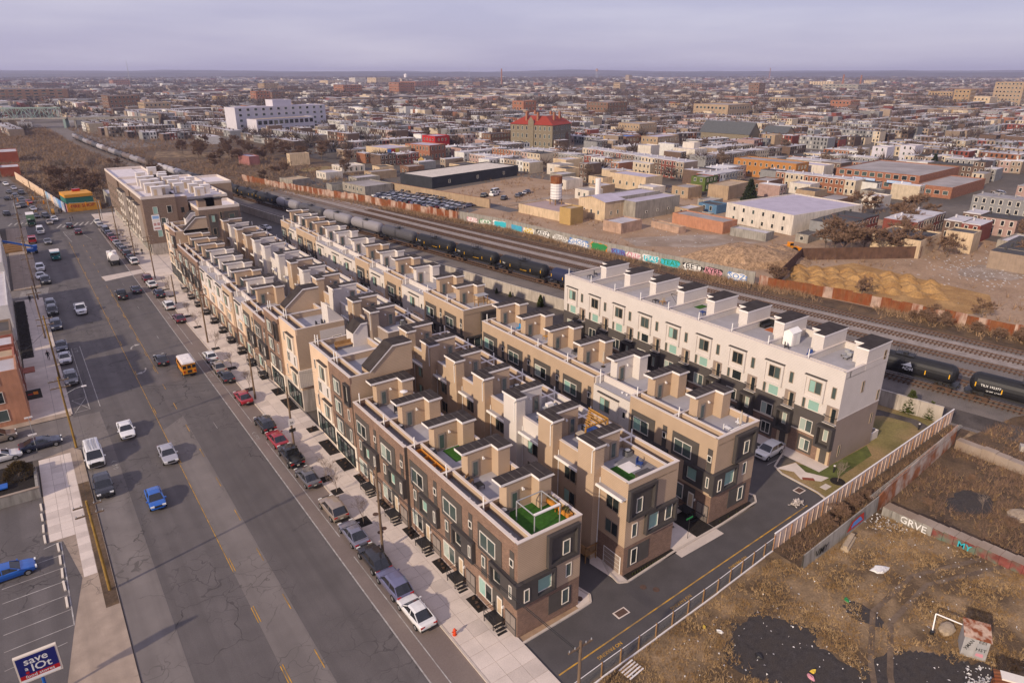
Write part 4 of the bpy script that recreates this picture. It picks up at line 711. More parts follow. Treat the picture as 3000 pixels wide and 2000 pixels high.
t = thing('patio_heater', 'white mushroom patio heater on the fifth brick house deck', 'heater', at(('A', 4), 5.3, 3.4)); mb = MB(); mb.cyl(0, 0, 0, .5, .2, 8); part(t, 'base', mb, 'grey_metal'); mb = MB(); mb.cyl(0, 0, .5, 2.1, .04, 6); part(t, 'post', mb, 'grey_metal'); mb = MB(); mb.cyl(0, 0, 2.1, 2.25, .5, 12, 0, .15); part(t, 'hood', mb, 'fascia')
def umbrella(loc, lab, m): t = thing('closed_umbrella', lab, 'umbrella', loc); mb = MB(); mb.cyl(0, 0, 0, .1, .3, 10); part(t, 'base', mb, 'black_metal'); mb = MB(); mb.cyl(0, 0, .1, 2.5, .03, 6); part(t, 'pole', mb, 'wood'); mb = MB(); mb.cyl(0, 0, .9, 2.0, .19, 8, 0, .12); mb.cyl(0, 0, 2.0, 2.45, .12, 8, 0, .02); part(t, 'canopy', mb, m)
umbrella(at(('D', 3), 4.6, 3.2), 'folded cream umbrella on the fourth courtyard house deck', 'cushion_cream'); umbrella(at(('D', 0), 5.0, .9), 'folded pale pink umbrella in the white bench enclosure of the end courtyard house', 'cushion_cream')
boxthing('white_bench', 'white slatted benches round the umbrella on the end courtyard house', 'bench', at(('D', 0), 3.4, .5), [('slat', 'white_pvc', [(0, 2.6, 0 + k * .18, .12 + k * .18, .4, .46) for k in range(3)] + [(0, .5, .7 + k * .2, .84 + k * .2, .4, .46) for k in range(4)] + [(2.1, 2.6, .7 + k * .2, .84 + k * .2, .4, .46) for k in range(4)]), ('leg', 'white_pvc', [(0, .07, 0, .07, 0, .8), (2.53, 2.6, 0, .07, 0, .8), (0, .07, 1.4, 1.47, 0, .8), (2.53, 2.6, 1.4, 1.47, 0, .8)]), ('rail', 'white_pvc', [(0, 2.6, -.03, .03, .75, .82)])])
boxthing('storage_shed', 'white gabled storage shed on the second tall-row roof deck', 'shed', at(('E', 1), 4.2, 4.3), [('wall', 'white_pvc', [(0, 2.0, 0, 1.4, 0, 1.9)]), ('door', 'fascia', [(.2, 1.0, -.03, 0, .1, 1.7)])]); t = bpy.data.objects['storage_shed']; mb = MB(); mb.poly([(-.1, -.1, 1.9), (2.1, -.1, 1.9), (2.1, .7, 2.4), (-.1, .7, 2.4)]); mb.poly([(-.1, .7, 2.4), (2.1, .7, 2.4), (2.1, 1.5, 1.9), (-.1, 1.5, 1.9)]); mb.poly([(0, 0, 1.9), (0, .7, 2.39), (0, 1.4, 1.9)]); part(t, 'roof', mb, 'white_pvc')
boxthing('lounge_sofa', 'black rattan lounge sofa on the third tall-row roof deck', 'sofa', at(('E', 2), 7.4, 3.2), [('seat', 'black_metal', [(0, 2.4, 1.6, 2.4, .05, .45), (1.7, 2.4, 0, 1.6, .05, .45)]), ('back', 'black_metal', [(0, 2.4, 2.3, 2.5, .05, .85), (2.3, 2.5, 0, 2.3, .05, .85)])])
mat('rug_orange', (.42, .12, .04), .95, .2, 3); boxthing('orange_rug', 'orange rug in front of the black rattan sofa', 'rug', at(('E', 2), 7.0, 3.1), [('mat', 'rug_orange', [(0, 1.6, 0, 1.5, 0, .03)])])
for k, (u, x, y) in enumerate([(('E', 0), 6.9, 3.2), (('E', 0), 7.6, 3.9)]):
    boxthing('lounge_chair', 'grey reclining chair on the first tall-row roof, %s the stair head' % ('nearer the parapet than' if k == 0 else 'against'), 'chair', at(u, x, y), [('seat', 'grey_metal', [(-1.0, 0, 0, .6, .3, .36)]), ('backrest', 'grey_metal', [(0, .5, 0, .6, .36, .75)]), ('leg', 'black_metal', [(-.9, -.84, .0, .06, 0, .3), (-.9, -.84, .54, .6, 0, .3), (.2, .26, 0, .06, 0, .3), (.2, .26, .54, .6, 0, .3)])], 0, 'reclining chairs on the first tall-row roof')
t = thing('swing_frame', 'toppled black gazebo frame among pots on the sixth tall-row roof deck', 'frame', at(('E', 5), 5.6, 2.2))
for a, b in (((0, 0, .1), (2.6, 0, 1.6)), ((2.6, 0, 1.6), (3.2, 1.6, .2)), ((0, 0, .1), (.6, 1.9, 1.2)), ((.6, 1.9, 1.2), (2.6, 0, 1.6)), ((.6, 1.9, 1.2), (3.2, 1.6, .2)), ((1.3, 0, .8), (1.9, 1.8, .7)), ((0, 0, .1), (3.2, 1.6, .2))): mb = MB(); mb.tube(a, b, .035, 5); part(t, 'tube', mb, 'black_metal')
for k, (u, x, y, m) in enumerate([(('E', 8), 4.0, 3.6, 'black_metal'), (('E', 8), 6.4, 4.2, 'black_metal'), (('E', 5), 3.4, 3.2, 'wood'), (('E', 5), 4.4, 4.2, 'cushion_cream'), (('E', 5), 3.0, 4.4, 'black_metal'), (('E', 1), 2.6, 1.0, 'cushion_blue'), (('E', 4), 4.6, 2.0, 'cushion_blue'), (('E', 1), 3.0, 3.8, 'black_metal'), (('D', 4), 4.2, 2.0, 'black_metal'), (('D', 4), 5.0, 2.6, 'black_metal'), (('D', 5), 4.4, 2.4, 'wood_yellow'), (('D', 6), 3.4, 2.0, 'blue_plastic'), (('A', 1), 2.3, 3.0, 'black_metal'), (('A', 1), 2.2, 4.2, 'wood'), (('B', 3), -3.0, 3.4, 'grey_metal'), (('B', 6), -4.4, 2.2, 'black_metal')]):
    nm = ('deck_chair', 'chair') if k % 2 else ('side_table', 'table'); cn = {'black_metal': 'black', 'wood': 'wooden', 'cushion_cream': 'cream', 'cushion_blue': 'navy', 'wood_yellow': 'yellow', 'blue_plastic': 'bright blue', 'grey_metal': 'grey'}[m]
    wh = {'E': 'tall-row', 'D': 'courtyard', 'A': 'brick street', 'B': 'alley'}[u[0]] + ' house'
    lab = '%s %s on the roof deck of the %s %s, item %s' % (cn, 'chair' if k % 2 else 'low table', ORD[u[1]], wh, 'by the parapet' if y > 3 else 'mid deck')
    if k % 2: chair(at(u, x, y), lab, m, k)
    else: boxthing('side_table', lab, 'table', at(u, x, y), [('top', m, [(0, .8, 0, .8, .45, .5)]), ('leg', m, L4(.8, .8, .06, .45))])
t = boxthing("plant_cage", 'timber framed plant cage on the end deck beyond the cross walk', 'cage', at(('D2', 0), 4.3, 2.0), [('post', 'wood', [(0, .1, 0, .1, 0, 2), (1.9, 2, 0, .1, 0, 2), (0, .1, 1.2, 1.3, 0, 2), (1.9, 2, 1.2, 1.3, 0, 2)]), ('rail', 'wood', [(0, 2, 0, .1, 1, 1.08), (0, 2, 1.2, 1.3, 1, 1.08)]), ('roof', 'grey_metal', [(-.1, 2.1, -.1, 1.4, 2, 2.06)])])
boxthing('deck_bench', 'brown timber bench on the first cream corner house roof', 'bench', (31.2, 84.6, 12.5), [('seat', 'wood', [(0, 3.2, 0, .7, .35, .45)]), ('back', 'wood', [(0, 3.2, .7, .8, .35, .95)]), ('leg', 'wood', [(0, .1, 0, .7, 0, .35), (3.1, 3.2, 0, .7, 0, .35)])])
for k in range(2): boxthing('deck_chair', 'black lounge chair on the roof of the cream and white corner house', 'chair', (32.2 + k * 1.0, 94.6 + .3 * k, 12.47), [('seat', 'black_metal', [(0, .7, 0, .7, .3, .4)]), ('backrest', 'black_metal', [(0, .1, 0, .7, .4, 1)]), ('leg', 'black_metal', L4(.7, .7, .07, .3))], 0, 'lounge chairs on the corner house')
# ------------------------------------------------------------------ railway, tank train, walls and fences
def lettering(parent, body, size, m, loc, rot, bold=0):
    o = ob('lettering', text_mesh(body, m), parent, loc); o.rotation_euler = rot; o.scale = (size, size, size); return o
OFF = [0, 5.7, 11, 17.2, 23, 28.5]
for j, off in enumerate(OFF):
    y0, y1 = -70, (640 if j in (0, 1, 2) else 420); ys = list(range(y0, y1 + 1, 10)); t = ob('railway_track', None); t['kind'] = 'structure'
    for s in (-.78, .78):
        mb = MB()
        for a, b in zip(ys, ys[1:]): mb.bar((TX(a) + off + s, a, .2), (TX(b) + off + s, b, .2), .08, .16)
        part(t, 'rail', mb, 'rail_steel')
    tm = MB(); y = y0
    while y < (330 if j < 3 else 240):
        x = TX(y) + off; dx = (TX(y + 1) - TX(y)); tm.bar((x - 1.4, y + dx * 1.4, .07), (x + 1.4, y - dx * 1.4, .07), .26, .14); y += .72
    o = part(t, 'ties', tm, 'tie_wood'); o['kind'] = 'stuff'
for n_, c in (('black', (.016, .016, .018)), ('grey', (.24, .225, .24)), ('slate', (.075, .072, .08)), ('navy', (.02, .025, .06)), ('rustbrown', (.14, .11, .1)), ('pale', (.38, .36, .38))): flat('tank_' + n_, c, .5, .3)
flat('reflector', (.75, .4, .02), .4); flat('stencil', (.75, .74, .72), .6)
def tank_mesh(col):
    def mk(mb):
        n = 20; prof = [(-7.9, .0), (-7.85, .6), (-7.65, 1.1), (-7.25, 1.45), (-6.8, 1.58), (6.8, 1.58), (7.25, 1.45), (7.65, 1.1), (7.85, .6), (7.9, 0)]
        R_ = [[(y, r * cos(2 * pi * k / n), 2.85 + r * sin(2 * pi * k / n)) for k in range(n)] for y, r in prof]
        for a, b in zip(R_, R_[1:]):
            for k in range(n): mb.poly([(a[k - 1][1], a[k - 1][0], a[k - 1][2]), (a[k][1], a[k][0], a[k][2]), (b[k][1], b[k][0], b[k][2]), (b[k - 1][1], b[k - 1][0], b[k - 1][2])])
    return cached(('tank', col), mk, ['tank_' + col], True)
def car_frame(mb):
    mb.box(-.35, .35, -8.4, 8.4, .95, 1.3); mb.box(-1.4, 1.4, -8.2, -7.2, 1.05, 1.35); mb.box(-1.4, 1.4, 7.2, 8.2, 1.05, 1.35); mb.box(-1.0, 1.0, -6.2, -5.6, 1.0, 1.6); mb.box(-1.0, 1.0, 5.6, 6.2, 1.0, 1.6); mb.box(-1.5, -1.42, -7.2, 7.2, 1.1, 1.2); mb.box(1.42, 1.5, -7.2, 7.2, 1.1, 1.2)
def hatch(mb):
    mb.cyl(0, 0, 4.35, 4.75, .42, 10); mb.box(-.9, .9, -1.4, 1.4, 4.42, 4.47)
    for x in (-.88, .84):
        for y in (-1.38, -.45, .45, 1.34): mb.box(x, x + .04, y, y + .04, 4.45, 5.3)
        mb.box(x, x + .04, -1.38, 1.38, 5.26, 5.3)
    for y in (-1.38, 1.34): mb.box(-.88, .88, y, y + .04, 5.26, 5.3)
def ladder(mb):
    for y in (-.25, .22): mb.box(-1.66, -1.62, y, y + .04, 1.2, 4.2)
    for k in range(9): mb.box(-1.66, -1.62, -.22, .22, 1.3 + k * .33, 1.34 + k * .33)
def truck(mb):
    for s in (-.85, .78): mb.box(s, s + .08, -1.3, 1.3, .5, .85)
    mb.box(-.8, .8, -.25, .25, .55, .95)
def wheel_m(mb):
    n = 12
    for x in (-.82, .74):
        A = [(x, .46 * cos(2 * pi * k / n), .46 * sin(2 * pi * k / n)) for k in range(n)]; B = [(x + .1, p[1], p[2]) for p in A]
        for k in range(n): mb.poly([A[k - 1], A[k], B[k], B[k - 1]])
        mb.poly(A); mb.poly(B[::-1])
    mb.box(-.75, .75, -.06, .06, -.06, .06)
def refl(mb): mb.box(-1.64, -1.56, -.07, .07, -.35, .35)
cols = ['black', 'black', 'black', 'navy', 'navy', 'navy', 'black', 'black', 'black', 'slate', 'grey', 'grey', 'slate', 'grey', 'black', 'black', 'black', 'slate', 'black', 'slate', 'pale', 'pale', 'slate', 'rustbrown', 'grey', 'rustbrown', 'slate', 'grey', 'rustbrown', 'pale', 'slate', 'rustbrown', 'grey', 'slate', 'rustbrown', 'grey']
cname = {'black': 'black', 'grey': 'grey', 'slate': 'dark grey', 'navy': 'dark navy', 'rustbrown': 'brownish grey', 'pale': 'pale grey'}
TR = []
def tank_car(i, y, col):
    x = TX(y); rz = -atan2(TX(y + 1) - TX(y - 1), 2); nth = ORD[i - 1] if 1 <= i <= 20 else None
    lab = ('%s railway tank car, %s behind the one lettered TILX' % (cname[col], nth)) if nth else ('black railway tank car with white TILX lettering beside the lawn end' if i == 0 else '%s tank car in the distant tail of the freight train' % cname[col])
    t = thing('tank_car', lab, 'tank car', (x, y, .27), rz, 'tank cars of the long freight train')
    ob('tank', tank_mesh(col), t); ob('underframe', cached('underframe', car_frame, ['black_metal']), t)
    for s in (-6.2, 6.2):
        k = ob('truck', cached('truck', truck, ['dark_rust'] if 'dark_rust' in MATS else ['tie_wood']), t, (0, s, 0))
        if i < 20:
            for w in (-.95, .95): ob('wheelset', cached('wheelset', wheel_m, ['tie_wood']), k, (0, w, .46))
    ob('hatch_platform', cached('hatch', hatch, ['black_metal']), t)
    if i < 16:
        ob('ladder', cached('ladder', ladder, ['black_metal']), t)
        if col in ('black', 'navy'):
            for yy in (-7.0, -3.6, 3.4, 6.9): ob('reflector', cached('refl', refl, ['reflector']), t, (0, yy, 2.9 if abs(yy) > 5 else 2.6))
    return t
for i, c in enumerate(cols):
    y = 31.5 + 17.2 * (i - 0); TR.append(tank_car(i, y - 2.0 if i == 0 else y - 2.0, c))
rt = lambda: (R(90 - 14), 0, R(-90))
lettering(TR[0], 'TILX 192377', .5, 'stencil', (-1.63, 4.9, 2.95), (R(90), 0, R(-90))); lettering(TR[0], 'LD LMT  LT WT', .28, 'stencil', (-1.62, 4.4, 2.2), (R(90), 0, R(-90))); lettering(TR[0], 'LAREX', .55, 'stencil', (-1.62, -.6, 2.2), (R(90), 0, R(-90)))
lettering(TR[1], 'ADM', .75, 'stencil', (-1.62, -1.0, 2.5), (R(90), 0, R(-90))); lettering(TR[1], 'ADMX 30', .42, 'stencil', (-1.62, 4.2, 2.7), (R(90), 0, R(-90))); mb = MB(); mb.poly([(-1.45, -1.2, 3.7), (-1.62, -.5, 3.25), (-1.66, 0.1, 3.0), (-1.66, -1.6, 2.95)][::-1]); part(TR[1], 'leaf_emblem', mb, 'stencil')
for i in (6, 7, 8): lettering(TR[i], 'TILX', .5, 'stencil', (-1.62, 5.6, 2.85), (R(90), 0, R(-90))); lettering(TR[i], 'NON ODORIZED', .3, 'reflector', (-1.6, -1.2, 2.2), (R(90), 0, R(-90)))
# retaining wall, panel by panel
rw = thing('retaining_wall', 'long pale concrete retaining wall between the estate and the railway', 'wall'); 
def rpanel(mb): mb.box(-.15, .15, .01, 2.98, 0, 2.45); mb.box(-.2, .2, 0, 3, 2.45, 2.56)
ys = 35.6
while ys < 290:
    x = TX(ys) - 12.6; dx = TX(ys + 3) - TX(ys); L = sqrt(9 + dx * dx); o = ob('wall_panel', cached('rpanel', rpanel, ['concrete_wall']), rw, (x, ys, 0), -atan2(dx, 3)); o.scale = (1, L / 3, 1); ys += 3
# graffiti wall beyond the tracks
for n_, c in (('g_black', (.02, .02, .02)), ('g_white', (.7, .69, .67)), ('g_cyan', (.04, .42, .5)), ('g_blue', (.1, .22, .5)), ('g_green', (.03, .22, .07)), ('g_pink', (.55, .25, .3)), ('g_yellow', (.6, .42, .06)), ('g_red', (.4, .04, .03)), ('g_purple', (.12, .05, .2)), ('g_orange', (.6, .2, .03))): flat(n_, c, .8, .2)
mat('grey_wall', (.3, .28, .25), .9, .15, .4, stain=.5)
gw = thing('graffiti_wall', 'long grey panel wall covered in graffiti across the railway tracks', 'wall')
def gpanel(mb): mb.box(-.12, .12, .01, 3.99, 0, 3.15)
gx = lambda y: TX(y) + np.interp(y, [50, 75, 95, 137, 160, 180, 203, 232, 252, 281, 325, 345], [37.7, 37.9, 35.2, 34.6, 36, 37.3, 35.5, 32.3, 31, 26, 21, 20])
for k in range(27):
    y = 95 + k * 4; dx = gx(y + 4) - gx(y); o = ob('wall_panel', cached('gpanel', gpanel, ['grey_wall']), gw, (gx(y), y, 0), -atan2(dx, 4)); o.scale = (1, sqrt(16 + dx * dx) / 4, 1 + .02 * rnd.random())
def graf(y, w, h, z, fill, line, body=None, size=1.6, seed=0):
    """a painted piece: an outlined ragged patch with lettering on the track side of the wall"""
    h *= .78; z *= .85; r = random.Random(seed); dx = gx(y + 1) - gx(y); ang = -atan2(dx, 1); t = ob('graffiti', None, gw, (gx(y) - .14, y, z), ang)
    for kk, (m, sc) in enumerate(((line, 1.0), (fill, .9))):
        mb = MB(); n = 22; pts = []
        for k in range(n):
            a = 2 * pi * k / n; q = 1 + r.uniform(-.13, .13); pts.append((-.012 - .012 * kk, sc * w / 2 * max(-1, min(1, 1.25 * cos(a))) * q, sc * h / 2 * max(-1, min(1, 1.3 * sin(a))) * q))
        mb.poly(pts[::-1]); part(t, 'paint', mb, m)
    if body:
        o = ob('lettering', text_mesh(body, line), t, (-.045, 0, 0)); o.rotation_euler = (R(90), 0, R(-90)); o.scale = (w / (len(body) * .62) * .85, h * .95, 1)
graf(111.5, 5.5, 2.5, 1.5, 'g_white', 'g_black', 'BET', 2, 1); graf(105.8, 5.2, 2.5, 1.4, 'g_pink', 'g_black', 'KYRE', 2, 2); graf(99.5, 5, 2.4, 1.4, 'g_white', 'g_blue', 'SOZ', 2, 3); graf(118, 6, 2.3, 1.4, 'g_cyan', 'g_green', 'TEAS', 2, 4); graf(124, 5, 2.3, 1.4, 'g_cyan', 'g_white', 'PEAS', 2, 5); graf(129.5, 4.6, 2.1, 1.3, 'g_pink', 'g_white', 'ARE', 2, 6); graf(134.5, 5, 2.2, 1.4, 'g_blue', 'g_purple', 'KUR', 2, 7)
graf(141.5, 6.4, 2.9, 1.6, 'g_green', 'g_orange', None, 2, 8); graf(149.5, 8, 2.6, 1.5, 'g_white', 'g_blue', 'GHOST', 2, 9); graf(157.2, 6, 2.2, 1.5, 'grey_wall', 'g_white', 'SUSAN', 2, 10); graf(164.5, 6, 2.5, 1.6, 'g_white', 'g_black', 'AIDZ', 2, 11); graf(171, 5, 2.2, 1.4, 'g_yellow', 'g_white', 'POW', 2, 12); graf(177, 6, 2.2, 1.4, 'g_cyan', 'g_blue', 'SEKOH', 2, 13); graf(184, 7, 2.6, 1.5, 'g_cyan', 'g_white', None, 2, 14); graf(191, 5, 2, 1.3, 'g_white', 'g_green', 'TAR', 2, 15); graf(197, 5, 2, 1.3, 'g_white', 'g_pink', 'NUS', 2, 16)
# rusty sheet-metal fences
mat('rust_sheet', (.42, .3, .24), .8, .25, .8, 'rust', .5, bump=.5); mat('rust_dark', (.2, .075, .03), .85, .3, .7, 'rust', .9, bump=.5)
mat('rust_brown', (.11, .06, .04), .9, .3, .7, stain=.4)
def spanel(mb): mb.box(-.05, .05, .0, 1.99, 0, 2.7)
def sheet_fence(lab, y0, y1, mats_, hz=1.):
    t = thing('sheet_metal_fence', lab, 'fence'); y = y0
    while y < y1:
        dx = gx(y + 2) - gx(y); o = ob('metal_sheet', cached(('spanel', mats_[0]), spanel, [mats_[0]]) if rnd.random() < .7 else cached(('spanel', mats_[1]), spanel, [mats_[1]]), t, (gx(y), y, 0), -atan2(dx, 2)); o.scale = (1, sqrt(4 + dx * dx) / 2, hz * rnd.uniform(.9, 1.06)); y += 2
    return t
sheet_fence('rusty sheet metal fence in front of the orange soil heaps', 36, 93, ('rust_dark', 'rust_sheet'), .95); sheet_fence('rusty and white sheet metal fence in front of the tow yard', 204, 344, ('rust_sheet', 'rust_dark'), 1.1)
mb = [(160, 92), (168, 99), (178, 103)]; t = thing('sheet_metal_fence', 'brown sheet metal fence climbing from the tracks behind the soil heaps', 'fence')
for (x0, y0), (x1, y1) in (((143, 91), (171, 102)), ((171, 102), (200, 84))):
    L = hypot(x1 - x0, y1 - y0); nn = int(L / 2)
    for k in range(nn): o = ob('metal_sheet', cached(('spanel', 'rust_brown'), spanel, ['rust_brown']), t, (x0 + (x1 - x0) * k / nn, y0 + (y1 - y0) * k / nn, 0), -atan2(x1 - x0, y1 - y0)); o.scale = (1, 1, 1.25)
# timber fence along the lawn
mat('fence_wood', (.58, .42, .33), .85, .25, 1.4, col2=(.62, .5, .43), stain=.2); mat('fence_post', (.42, .22, .1), .8, .2, 2)
tf = thing('timber_fence', 'tall weathered timber fence between the lawn and the scrub lot', 'fence')
A, B_ = Vector((58, 32.55, 0)), Vector((104.6, 34.7, 0)); dirv = (B_ - A).normalized(); nb = 42; Lb = (B_ - A).length / nb; ang = atan2(dirv.y, dirv.x)
def plank(mb): mb.box(0.01, 1, -.02, .02, 0, .345)
def post(mb): mb.box(-.05, .05, -.09, -.02, 0, 2.0)
for k in range(nb):
    p = A + dirv * Lb * k
    for j in range(6): o = ob('plank', cached('plank', plank, ['fence_wood']), tf, (p.x, p.y, .05 + j * .36), ang); o.scale = (Lb, 1, 1)
    ob('post', cached(('fpost', k % 3 == 0), post, ['fence_post' if k % 3 == 0 else 'fence_wood']), tf, (p.x, p.y, 0), ang)
mb = MB(); mb.bar(A + Vector((0, 0, 2.24)), B_ + Vector((0, 0, 2.24)), .16, .07); part(tf, 'top_rail', mb, 'fascia')
# chain-link fence of the driveway
flat('mesh_wire', (.12, .115, .11), .6)
cf = thing('chain_link_fence', 'low chain-link fence with timber posts along the driveway', 'fence'); P_ = [Vector(p) for p in ((26, 30.7, 0), (31.7, 31.05, 0), (38.7, 31.4, 0), (48, 31.9, 0), (56.4, 32.5, 0), (58, 32.6, 0))]
for a, b in zip(P_, P_[1:]):
    d = (b - a); L = d.length; n_ = max(1, round(L / 2.3)); u = d.normalized(); an = atan2(u.y, u.x)
    for k in range(n_): q = a + d * k / n_; o = ob('post', cached('clpost', lambda m: m.box(-.05, .05, -.06, .06, 0, 1.7), ['wood']), cf, (q.x, q.y, 0), an)
    mb = MB(); mb.tube(a + Vector((0, 0, 1.62)), b + Vector((0, 0, 1.62)), .035, 6); part(cf, 'top_rail', mb, 'fascia')
    mb = MB(); k = -1.6
    while k < L:
        for s in (0, 1):
            x0, x1 = (k, k + 1.6); z0, z1 = (0.05, 1.6) if s == 0 else (1.6, .05)
            if x0 < 0: z0 = z0 + (z1 - z0) * (-x0) / 1.6; x0 = 0
            if x1 > L: z1 = z1 - (z1 - z0) * (x1 - L) / max(.01, (x1 - x0)); x1 = L
            if x1 - x0 > .05: mb.tube(a + u * x0 + Vector((0, 0, z0)), a + u * x1 + Vector((0, 0, z1)), .006, 3, cap=False)
        k += .2
    part(cf, 'wire_mesh', mb, 'mesh_wire'); mb = MB(); n_ = Vector((-u.y, u.x, 0)) * .06; mb.bar(a - n_ * 2 + Vector((0, 0, .1)), b - n_ * 2 + Vector((0, 0, .05)), .12, .12); part(cf, 'base_strip', mb, 'fascia')
# leaning concrete-and-rust wall in the scrub
mat('rust_peel', (.3, .105, .04), .85, .3, 1.0, col2=(.5, .41, .34), stain=.3)
cw = thing('rusty_boundary_wall', 'graffitied rusty boundary wall with razor wire beside the timber fence', 'wall')
WP = [(58, 29.0, 1.7), (66, 29.3, 2.0), (74.8, 29.8, 2.0), (75, 29.8, 2.5), (86, 30.6, 2.8), (98.5, 31.7, 2.9)]
for k in range(20):
    f0, f1 = k / 20, (k + 1) / 20; xs = [p[0] for p in WP]; X0, X1 = 58 + 40.5 * f0, 58 + 40.5 * f1; q = lambda x, j: float(np.interp(x, xs, [p[j] for p in WP])); mb = MB(); m = 'grey_wall' if X0 < 73.5 else 'rust_peel'
    mb.poly([(X0, q(X0, 1) - .1, 0), (X1, q(X1, 1) - .1, 0), (X1, q(X1, 1), q(X1 - .01, 2)), (X0, q(X0, 1), q(X0, 2))]); mb.poly([(X1, q(X1, 1) + .15, 0), (X0, q(X0, 1) + .15, 0), (X0, q(X0, 1) + .1, q(X0, 2)), (X1, q(X1, 1) + .1, q(X1 - .01, 2))]); mb.poly([(X0, q(X0, 1), q(X0, 2)), (X1, q(X1, 1), q(X1 - .01, 2)), (X1, q(X1, 1) + .1, q(X1 - .01, 2)), (X0, q(X0, 1) + .1, q(X0, 2))]); part(cw, 'wall_panel', mb, m)
mb = MB(); pts = [(72 + k * .0265, 29.7 + .0017 * k + .22 * cos(k * .62), 2.75 + .12 * (k / 1000) + .22 * sin(k * .62)) for k in range(1000)]; mb.path(pts, .012, 3); part(cw, 'razor_wire', mb, 'grey_metal')
ft = (R(90), 0, R(2)); o = lettering(cw, 'VMY', 1.3, 'g_black', (61.3, 28.92, .85), ft); mb = MB(); mb.poly([(66.4, 29.08, .7), (70.2, 29.2, .8), (70, 29.28, 1.9), (67.5, 29.2, 1.7)]); part(cw, 'paint', mb, 'g_red'); mb = MB(); mb.poly([(67.2, 29.08, .95), (69.8, 29.18, 1.05), (69.2, 29.22, 1.7), (67.7, 29.16, 1.5)]); part(cw, 'paint', mb, 'g_blue')
lw_ = thing('low_brick_wall', 'low painted wall with graffiti crossing the vacant lot', 'wall'); 
for k in range(14):
    y = 29 - k * 1.05; mb = MB(); mb.box(73.9 + k * .13, 75.4 + k * .13, y - 1.04, y, 0, 1.15 - .03 * (k % 3), 0, 1); part(lw_, 'wall_section', mb, ['grey_wall', 'dirt_pale'] if k < 5 else ['paint_red', 'dirt_pale']) if 'paint_red' in MATS else (mat('paint_red', (.2, .06, .05), .9, .3, 1.5, col2=(.12, .16, .12)), part(lw_, 'wall_section', mb, ['grey_wall', 'dirt_pale']))
lettering(lw_, 'GRVE', 1.2, 'g_white', (74.05, 25.6, .6), (R(90), 0, R(-90))); lettering(lw_, 'MY', 1.0, 'g_cyan', (74.6, 20.5, .6), (R(90), 0, R(-90)))
rw_ = thing('ruined_wall', 'pale ruined concrete wall at the back of the scrub lot', 'wall'); 
for k in range(8): mb = MB(); mb.box(97, 98.2, 31 - k * 1.6 - 1.58, 31 - k * 1.6, 0, 1.3 + .25 * rnd.random()); part(rw_, 'wall_section', mb, 'dirt_pale')
# ------------------------------------------------------------------ vehicles
flat('glass_car', (.012, .014, .017), .08, .8); flat('tyre', (.015, .015, .015), .9, .2); flat('rim', (.35, .35, .36), .35, .6, .6); flat('lamp_white', (.75, .75, .72), .2, .8); flat('lamp_red', (.4, .01, .01), .25, .7); flat('plate', (.6, .58, .5), .5); flat('trim_black', (.02, .02, .02), .6)
CC = {'white': (.72, .71, .70), 'silver': (.42, .41, .43), 'grey': (.14, .135, .14), 'black': (.012, .012, .014), 'navy': (.015, .02, .045), 'blue': (.01, .1, .42), 'bluegrey': (.17, .17, .28), 'red': (.3, .012, .02), 'maroon': (.1, .01, .02), 'gold': (.36, .29, .23), 'beige': (.34, .28, .22), 'teal': (.01, .14, .14), 'green': (.02, .09, .05), 'steel': (.2, .2, .26)}
for k, v in CC.items(): flat('paint_' + k, v, .25 if k != 'white' else .32, .5, .35 if k in ('silver', 'grey', 'bluegrey', 'gold', 'steel', 'beige') else 0, .8)
